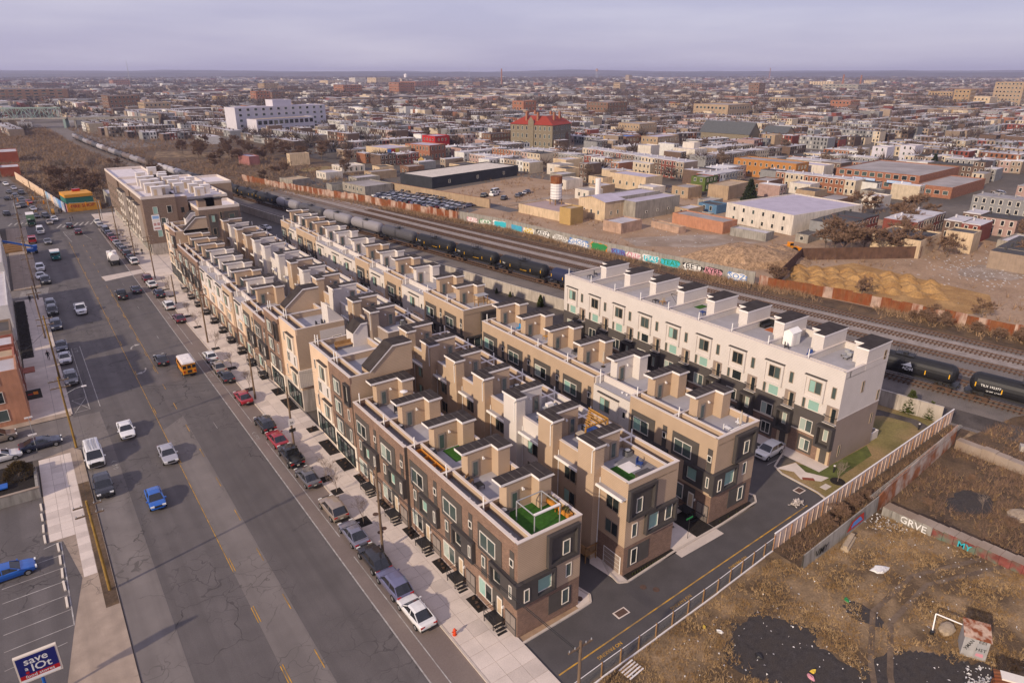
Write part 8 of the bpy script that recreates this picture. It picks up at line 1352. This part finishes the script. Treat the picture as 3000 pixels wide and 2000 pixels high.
for x in (-2, 1.6):
    for s in (-1.0, 1.0): o = ob('wheel', CACHE['bus_wheel'], t, (x, s, .75)); o.scale = (1.7, 2, 1.7)
conifer(1, 235, 166, 8.5, 'dark broad evergreen tree beside the blank tan wall', None, 'evergreen_tree', .9); conifer(1, 392, 168, 8, 'dark evergreen behind the brick warehouse', None, 'evergreen_tree', .8)
for i, (x, y, k, h) in enumerate([(213, 238, 'big', 11), (300, 232, 'big', 12), (306, 222, 'pale', 9), (250, 62, 'red', 13), (262, 50, 'red', 14), (244, 50, 'red', 11), (255, 72, 'red', 12), (232, 55, 'red', 9), (430, 110, 'red', 16), (450, 120, 'red', 17), (470, 110, 'red', 15), (445, 95, 'red', 14), (465, 130, 'red', 14), (395, 210, 'big', 11), (345, 200, 'big', 11), (222, 100, 'red', 8), (240, 110, 'red', 9), (232, 120, 'red', 8), (150, 400, 'red', 10), (160, 420, 'red', 11), (172, 410, 'red', 10), (140, 430, 'red', 10), (185, 425, 'red', 9), (120, 420, 'red', 8), (160, 300, 'red', 6), (196, 320, 'big', 7), (178, 350, 'red', 7), (95, 330, 'red', 7), (104, 345, 'red', 8), (112, 352, 'red', 8), (90, 400, 'red', 9), (108, 440, 'red', 10), (100, 428, 'red', 9), (260, 470, 'big', 12), (235, 480, 'big', 11), (345, 430, 'big', 12), (370, 300, 'big', 11), (400, 260, 'big', 11), (330, 235, 'big', 9), (380, 345, 'big', 11), (282, 340, 'big', 9)] + [(rnd.uniform(128, 190), rnd.uniform(330, 440), 'red', rnd.uniform(6, 10)) for _ in range(16)] + [(rnd.uniform(90, 150), rnd.uniform(395, 520), 'red', rnd.uniform(7, 11)) for _ in range(22)]): tree(k, x, y, h, 'bare %s tree in the town beyond the railway' % {'big': 'dark', 'red': 'brown', 'pale': 'pale'}[k], 'bare trees of the town')

# small sheds, fences and pallets that crowd the yards
cl = [(186, 150, 8, 5, 2.8, 'concrete_grey'), (192, 160, 9, 6, 3, 'tan_wall'), (205, 158, 7, 8, 3.2, 'blue_shed'), (212, 166, 8, 6, 3, 'concrete_grey'), (182, 121, 5, 12, 2.6, 'grey_wall'), (190, 112, 10, 4, 2.6, 'concrete_grey'), (222, 186, 10, 8, 4.4, 'tan_wall'), (212, 196, 8, 8, 4.2, 'pale_wall'), (240, 180, 9, 8, 4.6, 'concrete_grey'), (262, 176, 12, 8, 4.8, 'brick_brown'), (270, 162, 9, 9, 4.4, 'pale_wall'), (254, 150, 10, 8, 4.6, 'tan_wall'), (246, 136, 14, 8, 4, 'brick_brown'), (262, 128, 9, 7, 4.6, 'pale_wall'), (277, 138, 8, 6, 4, 'concrete_grey'), (238, 100, 12, 5, 3, 'tan_wall'), (228, 70, 14, 6, 3, 'concrete_grey'), (243, 64, 16, 5, 2.8, 'grey_wall'), (186, 206, 8, 8, 4, 'pale_wall'), (200, 214, 9, 7, 3.6, 'tan_wall'), (212, 226, 9, 9, 4.6, 'cream_wall'), (196, 232, 10, 8, 4.2, 'pale_wall'), (205, 246, 9, 8, 4.4, 'concrete_grey'), (216, 256, 9, 9, 5, 'cream_wall'), (222, 268, 10, 9, 5.2, 'pale_wall'), (128, 300, 12, 8, 3, 'concrete_grey'), (112, 290, 8, 6, 2.6, 'grey_wall'), (140, 310, 14, 7, 3.6, 'tan_wall'), (122, 322, 9, 10, 3.4, 'pale_wall'), (150, 322, 8, 8, 4, 'cream_wall'), (240, 250, 10, 14, 5.4, 'tan_wall'), (236, 280, 12, 10, 5.6, 'cream_wall'), (184, 300, 12, 9, 4.8, 'cream_wall'), (160, 310, 9, 9, 4.6, 'brick_brown')]
mat('blue_shed', (.08, .16, .26), .8, .2, .5)
for i, (x, y, lx, ly, h, m) in enumerate(cl): bat((x, y), lx, ly, h, m, ('roof_grey', 'roof_silver', 'tar_roof')[i % 3], '%s %s-roofed outbuilding %s' % ({'concrete_grey': 'grey', 'tan_wall': 'tan', 'blue_shed': 'blue', 'grey_wall': 'stained grey', 'pale_wall': 'whitish', 'brick_brown': 'brown brick', 'cream_wall': 'cream'}[m], ('grey', 'silver', 'tar')[i % 3], 'by the yard warehouses' if y > 145 and y < 290 and x < 260 else 'by the tow yard' if x < 190 else 'near the brick warehouse and soil heaps'), rnd.uniform(0, 9), 'w' if m != 'grey_wall' else '', 1, 3, name='outbuilding', group='outbuildings of the yards')
yb = []
for k in range(5000):
    x, y = rnd.uniform(125, 262), rnd.uniform(40, 300)
    if x < gx(min(340, max(50, y))) + 3 or (146 < x < 190 and 118 < y < 165) or mn.noise((x * .05, y * .05, 4.)) < rnd.uniform(-.15, .5) or (150 < x < 180 and 55 < y < 95): continue
    yb.append((x, y))
blades('yard_brush', yb, .4, 1.8, .07, 'brush_tan', .5, 5, seed=21); blades('yard_twigs', yb[::2], .6, 2.6, .05, 'twig_red', .5, 5, seed=22)
mb = MB()
for k in range(700):
    x, y = (rnd.gauss(206, 14), rnd.gauss(66, 9)) if k < 450 else (rnd.uniform(150, 200), rnd.uniform(125, 230)); scrap(x, y, rnd.uniform(.15, .5))
o = ob('yard_rubbish', mb.mesh('yard_rubbish', ['litter_mix'])); o['kind'] = 'stuff'
for i in range(22): x, y = rnd.choice(((rnd.uniform(215, 262), rnd.uniform(40, 80)), (rnd.uniform(183, 205), rnd.uniform(88, 104)), (rnd.uniform(222, 262), rnd.uniform(104, 130)))); tree('red', x, y, rnd.uniform(6, 11), 'bare brown tree in the overgrown plots behind the soil heaps', 'trees of the overgrown plots')
# ------------------------------------------------------------------ the sea of rowhouses
HC = {'red': (.2, .055, .04), 'brown': (.135, .088, .066), 'cream': (.5, .41, .3), 'white': (.6, .58, .55), 'grey': (.24, .235, .235), 'tan': (.29, .22, .165), 'pink': (.36, .24, .21), 'orange': (.26, .11, .06)}
for k, c in HC.items(): mat('hw_' + k, c, .9, .12, .8, stain=.2)
RC = {'silver': (.48, .46, .48), 'grey': (.27, .255, .26), 'tar': (.062, .058, .058), 'tan': (.3, .23, .17), 'white': (.62, .6, .6)}
for k, c in RC.items(): mat('hr_' + k, c, .85, .15, .3)
flat('win_dark', (.02, .022, .025), .15, .6); wk = ['brown', 'brown', 'brown', 'tan', 'tan', 'cream', 'white', 'white', 'grey', 'grey', 'red', 'tan', 'brown', 'orange', 'cream', 'pink', 'brown', 'grey']; rk = ['silver', 'silver', 'silver', 'grey', 'tar', 'silver', 'grey', 'white']
GA = R(5); ca, sa = cos(GA), sin(GA)
def toW(u, v): return u * ca - v * sa, u * sa + v * ca
EXC = [[(60, -200), (110, 340), (155, 340), (155, 300), (216, 300), (216, 222), (255, 205), (252, 160), (228, 60), (300, -200)], [(-60, 100), (155, 330), (165, 430), (128, 525), (72, 640), (40, 690), (-60, 690)]]
def free(x, y):
    if x < TX(min(y, 1200)) + 22 and y < 1300: 
        if not (x < TX(min(y, 1200)) - 16 and y > 640 and x < 20): return False
    for p in EXC:
        if inpoly(x, y, p): return False
    for cx, cy, r, a, b, rz in FOOT:
        dx, dy = x - cx, y - cy
        if abs(dx) > 130 or abs(dy) > 130: continue
        if abs(dx * cos(rz) + dy * sin(rz)) < a + 3 and abs(-dx * sin(rz) + dy * cos(rz)) < b + 3: return False
    return True
def in_view(x, y, m=3):
    a = math.degrees(atan2(x, y)); return -3 - m < a < 74 + m
houses = []; yards = []
def block(u0, v0, lu, lv, along_v, far):
    per = 40.; w = 5.0 if not far else 12.5
    L, Wd = (lv, lu) if along_v else (lu, lv); n = int(Wd // per)
    for b in range(n + 1):
        for side, off in ((0, 6.), (1, 22.5)):
            s = b * per + off
            if s + 11 > Wd + 6: continue
            p = 4.; col = rnd.choice(wk); run = 0; dep = rnd.uniform(9.5, 12); hh = rnd.choice((5.0, 5.2, 5.6, 5.8, 6.2, 7.8))
            while p + w < L - 5:
                if run <= 0: col = rnd.choice(wk); run = rnd.choice((1, 1, 2, 3, 5)); hr = hh + rnd.uniform(-.3, .3); rf = rnd.choice(rk)
                run -= 1
                if rnd.random() < .07: p += w * rnd.choice((1, 1, 2)); continue
                h = hr + rnd.uniform(-.06, .06) + (rnd.choice((0, 2.6)) if rnd.random() < .05 else 0)
                uu, vv = (s + dep / 2, p + w / 2) if along_v else (p + w / 2, s + dep / 2); x, y = toW(u0 + uu, v0 + vv)
                if free(x, y) and in_view(x, y): houses.append((x, y, dep if along_v else w, w if along_v else dep, h, col, rf if rnd.random() < .6 else rnd.choice(rk), along_v, side, far))
                p += w
        if not far:
            for q in range(int(L / 22)):
                if rnd.random() < .8: x, y = toW(*((u0 + b * per + 19.5, v0 + q * 22 + 8) if along_v else (u0 + q * 22 + 8, v0 + b * per + 19.5))); yards.append((x, y))
for iu in range(0, 24):
    for iv in range(-6, 24):
        u0, v0 = 60 + iu * 132, -140 + iv * 118; cx, cy = toW(u0 + 60, v0 + 55); d = hypot(cx, cy)
        if d > 2500 or not in_view(cx, cy, 12 if d < 500 else 5): continue
        block(u0, v0, 122, 106, (iu * 7 + iv * 3) % 5 < 3, d > 1000)
# hand-placed rows that face the railway
def row(x0, y0, n, ang, w, dep, h, cols, rf, facing):
    a = R(ang)
    for i in range(n): houses.append((x0 + cos(a) * w * (i + .5) * (facing == 's') - sin(a) * w * (i + .5) * (facing == 'w') + (cos(a) * dep / 2 if facing == 'w' else -sin(a) * dep / 2), y0 + sin(a) * w * (i + .5) * (facing == 's') + cos(a) * w * (i + .5) * (facing == 'w') + (sin(a) * dep / 2 if facing == 'w' else cos(a) * dep / 2), dep if facing == 'w' else w, w if facing == 'w' else dep, h + .1 * (i % 2), cols[i % len(cols)], rf, facing == 'w', 0, False))
row(260, 223, 16, -4, 4.9, 11, 8.1, ['tan', 'red', 'red', 'brown', 'cream', 'cream', 'grey', 'brown', 'brown', 'red', 'brown', 'grey', 'red', 'red', 'pink', 'cream'], 'silver', 'w'); row(283, 150, 8, 4, 4.5, 9, 6.2, ['cream', 'orange', 'orange', 'orange', 'orange', 'cream', 'cream', 'orange'], 'silver', 'w'); row(199, 106, 5, 6, 4.8, 11, 5.4, ['grey', 'grey', 'brown', 'red', 'red'], 'tar', 's'); row(222, 96, 5, 6, 4.8, 10, 5.2, ['red', 'cream', 'tan', 'red', 'brown'], 'silver', 's'); row(205, 58, 5, 6, 5.2, 11, 4.6, ['tan', 'cream', 'grey', 'brown', 'tan'], 'tar', 's'); row(250, 196, 5, 6, 4.8, 9, 6, ['red', 'white', 'grey', 'grey', 'tan'], 'silver', 's'); row(228, 232, 5, 0, 4.6, 9, 5.4, ['cream', 'tan', 'cream', 'grey', 'cream'], 'silver', 'w'); row(205, 305, 8, 8, 5, 9, 5.4, ['white', 'grey', 'cream', 'white', 'grey', 'cream', 'tan', 'white'], 'silver', 's'); row(210, 338, 7, 8, 5, 9, 5.8, ['white', 'cream', 'grey'], 'silver', 's')
houses.sort(key=lambda q: hypot(q[0], q[1])); 
wn = cached('window_far', lambda b: (b.box(-.03, .0, -.55, .55, -.85, .85, 0), b.box(-.05, -.0, -.42, .42, -.72, .72, 1))[0], ['frame_white', 'win_dark']); dn = cached('door_far', lambda b: b.box(-.04, 0, -.5, .5, 0, 2.1), ['door_grey'])
NI = 300; place = lambda x, y: 'behind the white-walled warehouse' if x < 250 and y < 135 else 'near the orange brick warehouse' if y < 190 and x > 250 else 'below the stone school' if x < 330 and y < 330 else 'in the streets round the stone school' if y < 480 else 'in the streets round the white factory' if x < 300 else 'in the streets beyond the slate church'
for x, y, lx, ly, h, c, rf, av, side, far in houses[:NI]:
    t = thing('rowhouse', '%s %s rowhouse with %s roof %s' % (c, 'three-storey' if h > 7.5 else 'two-storey', rf, place(x, y)), 'house', (x, y, 0), GA, '%s rowhouses %s' % (c, place(x, y)))
    a, b = lx / 2, ly / 2; wm_ = cached(('hwall', c, round(lx, 1), round(ly, 1), round(h, 1)), lambda m: m.box(-a, a, -b, b, -.02, h, bot=False), ['hw_' + c]); ob('wall', wm_, t); ob('roof', cached(('hroof', rf, round(lx, 1), round(ly, 1), round(h, 1)), lambda m: (m.box(-a + .05, a - .05, -b + .05, b - .05, h, h + .06), m.box(-a, -a + .3, -b, b, h, h + .35) if av else m.box(-a, a, -b, -b + .3, h, h + .35), m.box(a * .2, a * .2 + .5, b * .5, b * .5 + .5, h, h + 1.0))[0], ['hr_' + rf]), t)
    nf = 3 if h > 7.5 else 2
    for f in range(nf):
        z = h / nf * (f + .55)
        for q in (-.24, .24):
            if av: ob('window', wn, t, (-a, q * ly, z))
            o = ob('window', wn, t, (q * lx, -b, z), pi / 2) if not av else None
    if av: ob('door', dn, t, (-a, b - 1.2, 0))
    else: ob('door', dn, t, (a - 1.2, -b, 0), pi / 2)
def boxes_mesh(name, L, m):
    """many small boxes as one mesh; every face keeps its own real colour"""
    n = len(L); A = np.array([(x, y, a, b, z0, z1, r) for x, y, a, b, z0, z1, r, cw, cr_ in L], float); cs, sn = np.cos(A[:, 6]), np.sin(A[:, 6]); V = np.empty((n, 8, 3))
    for k, (i, j) in enumerate(((-1, -1), (1, -1), (1, 1), (-1, 1))):
        dx, dy = i * A[:, 2], j * A[:, 3]; X_, Y_ = A[:, 0] + dx * cs - dy * sn, A[:, 1] + dx * sn + dy * cs
        V[:, k] = np.c_[X_, Y_, A[:, 4]]; V[:, k + 4] = np.c_[X_, Y_, A[:, 5]]
    F = np.array([(4, 5, 6, 7), (0, 1, 5, 4), (1, 2, 6, 5), (2, 3, 7, 6), (3, 0, 4, 7)]); I = (np.arange(n)[:, None, None] * 8 + F[None]).reshape(-1)
    me = bpy.data.meshes.new(name); me.vertices.add(n * 8); me.vertices.foreach_set('co', V.ravel()); me.loops.add(n * 20); me.loops.foreach_set('vertex_index', I); me.polygons.add(n * 5); me.polygons.foreach_set('loop_start', np.arange(0, n * 20, 4)); me.polygons.foreach_set('use_smooth', [False] * (n * 5)); me.update(calc_edges=True)
    C_ = np.ones((n, 5, 4)); C_[:, 1:, :3] = np.array([q[7] for q in L])[:, None]; C_[:, 0, :3] = np.array([q[8] for q in L]); at_ = me.attributes.new('col', 'FLOAT_COLOR', 'FACE'); at_.data.foreach_set('color', C_.ravel()); me.materials.append(MATS[m]); o = ob(name, me); o['kind'] = 'stuff'; return o
attr_mat('town'); B1 = []; Wn = []
def jit(c): k = rnd.uniform(.8, 1.25); return tuple(min(.75, q * k) for q in c)
for x, y, lx, ly, h, c, rf, av, side, far in houses[NI:]:
    B1.append((x, y, lx / 2, ly / 2, 0, h, GA, jit(HC[c]), jit(RC[rf])))
    if not far:
        B1.append((x + rnd.uniform(-1, 1), y + rnd.uniform(-1, 1), .35, .35, h, h + rnd.uniform(.6, 1.3), GA, jit(HC['brown']), jit(HC['brown'])))
        d = hypot(x, y)
        if d < 800:
            for f in range(3 if h > 7.5 else 2):
                z = h / (3 if h > 7.5 else 2) * (f + .55)
                for q in (-.24, .24):
                    p = (-lx / 2 - .01, q * ly) if av else (q * lx, -ly / 2 - .01); fx, fy = x + p[0] * ca - p[1] * sa, y + p[0] * sa + p[1] * ca; aa, bb = (.05, .5) if av else (.5, .05); wc = rnd.choice(((.02, .022, .025), (.02, .022, .025), (.5, .48, .44))); Wn.append((fx, fy, aa, bb, z - .8, z + .8, GA, wc, wc))
boxes_mesh('far_rowhouses', B1, 'town')
boxes_mesh('far_house_windows', Wn, 'town')
B2 = []
for k in range(12000):
    a = rnd.uniform(R(-6), R(77)); d = 2300 + 4600 * rnd.random() ** 1.1; s = rnd.uniform(6, 16) * (1 + (d - 2300) / 5000); cl = rnd.choice(wk + ['white', 'cream', 'white']); B2.append((d * sin(a), d * cos(a), s, s * rnd.uniform(.3, 1), 0, rnd.uniform(4, 7) * (1 if rnd.random() < .96 else 2.2), GA, jit(HC[cl]), jit(RC[rnd.choice(rk)])))
boxes_mesh('outer_suburbs', B2, 'town')
# trees between the houses: one mass of bare crowns
mat('crowns', (.12, .082, .066), .95, .3, .02, col2=(.09, .07, .06))
def crowns(name, P, r, per, w, seed, m='crowns'):
    g = np.random.default_rng(seed); C0 = np.repeat(np.asarray(P, float), per, 0); n = len(C0); v = g.normal(0, 1, (n, 3)); v[:, 2] = np.abs(v[:, 2]) * .9 + .15; v /= np.linalg.norm(v, axis=1)[:, None]; L = (g.random(n) ** .5) * C0[:, 2]
    base = np.c_[C0[:, :2], C0[:, 2] * .35] + v * (L * .35)[:, None]; tip = np.c_[C0[:, :2], C0[:, 2] * .35] + v * (L * .82)[:, None]; s = np.cross(v, g.normal(0, 1, (n, 3))); s /= np.linalg.norm(s, axis=1)[:, None]; s *= (w * C0[:, 2] / 10)[:, None]; V = np.empty((n * 3, 3)); V[0::3] = base - s; V[1::3] = base + s; V[2::3] = tip
    me = bpy.data.meshes.new(name); me.vertices.add(n * 3); me.vertices.foreach_set('co', V.ravel()); me.loops.add(n * 3); me.loops.foreach_set('vertex_index', np.arange(n * 3)); me.polygons.add(n); me.polygons.foreach_set('loop_start', np.arange(0, n * 3, 3)); me.update(calc_edges=True); me.materials.append(MATS[m]); o = ob(name, me); o['kind'] = 'stuff'; return o
ty = [(x + rnd.uniform(-2, 2), y + rnd.uniform(-4, 4), rnd.uniform(6, 12)) for x, y in yards if free(x, y) and in_view(x, y)]
crowns('backyard_trees', ty, 1, 150, .2, 3)
P3 = []
for k in range(9000):
    a = rnd.uniform(R(-4), R(76)); d = 800 + 2600 * rnd.random() ** .8; x, y = d * sin(a), d * cos(a)
    if mn.noise((x * .004, y * .004, 2.)) > rnd.uniform(-.25, .3): P3.append((x, y, rnd.uniform(9, 15)))
crowns('town_trees', P3, 1, 46, .5, 4)
P4 = []
for k in range(14000):
    a = rnd.uniform(R(-6), R(77)); d = 3000 + 5500 * rnd.random() ** .7; x, y = d * sin(a), d * cos(a)
    if mn.noise((x * .0012, y * .0012, 5.)) > rnd.uniform(-.3, .2): P4.append((x, y, rnd.uniform(12, 20)))
crowns('distant_woods', P4, 1, 16, 1.7, 5)
# wooded hills at the horizon
mat('hill_woods', (.075, .062, .055), .95, .25, .004, col2=(.06, .055, .055))
for r0, hh, sd in ((7600, 58, 1), (9200, 76, 2), (11500, 96, 3)):
    mb = MB(); n = 90; prev = None
    for k in range(n + 1):
        a = R(-12 + 96 * k / n); z = hh * (.72 + .35 * mn.noise((k * .11, sd * 3., 0.)) + .1 * mn.noise((k * .5, sd, 1.))); p = [(r0 * sin(a), r0 * cos(a), 0), ((r0 + 500) * sin(a), (r0 + 500) * cos(a), z), ((r0 + 2400) * sin(a), (r0 + 2400) * cos(a), z * .8)]
        if prev:
            for q in range(2): mb.poly([prev[q], p[q], p[q + 1], prev[q + 1]][::-1])
        prev = p
    struct('wooded_hill', mb, 'hill_woods')
# ------------------------------------------------------------------ the winter haze
hz = bpy.data.materials.new('haze'); hz.use_nodes = True; t_ = hz.node_tree; t_.nodes.clear(); o_ = t_.nodes.new('ShaderNodeOutputMaterial'); v_ = t_.nodes.new('ShaderNodeVolumePrincipled'); v_.inputs['Density'].default_value = .0001; v_.inputs['Color'].default_value = (.7, .72, .98, 1); v_.inputs['Anisotropy'].default_value = .1; t_.links.new(v_.outputs[0], o_.inputs['Volume']); MATS['haze'] = hz
mb = MB(); mb.box(-14600, 14600, -3600, 14600, -1.1, 125); o = ob('haze', mb.mesh('haze', ['haze'])); o['kind'] = 'stuff'
S.cycles.volume_step_rate = 5; S.cycles.volume_max_steps = 64
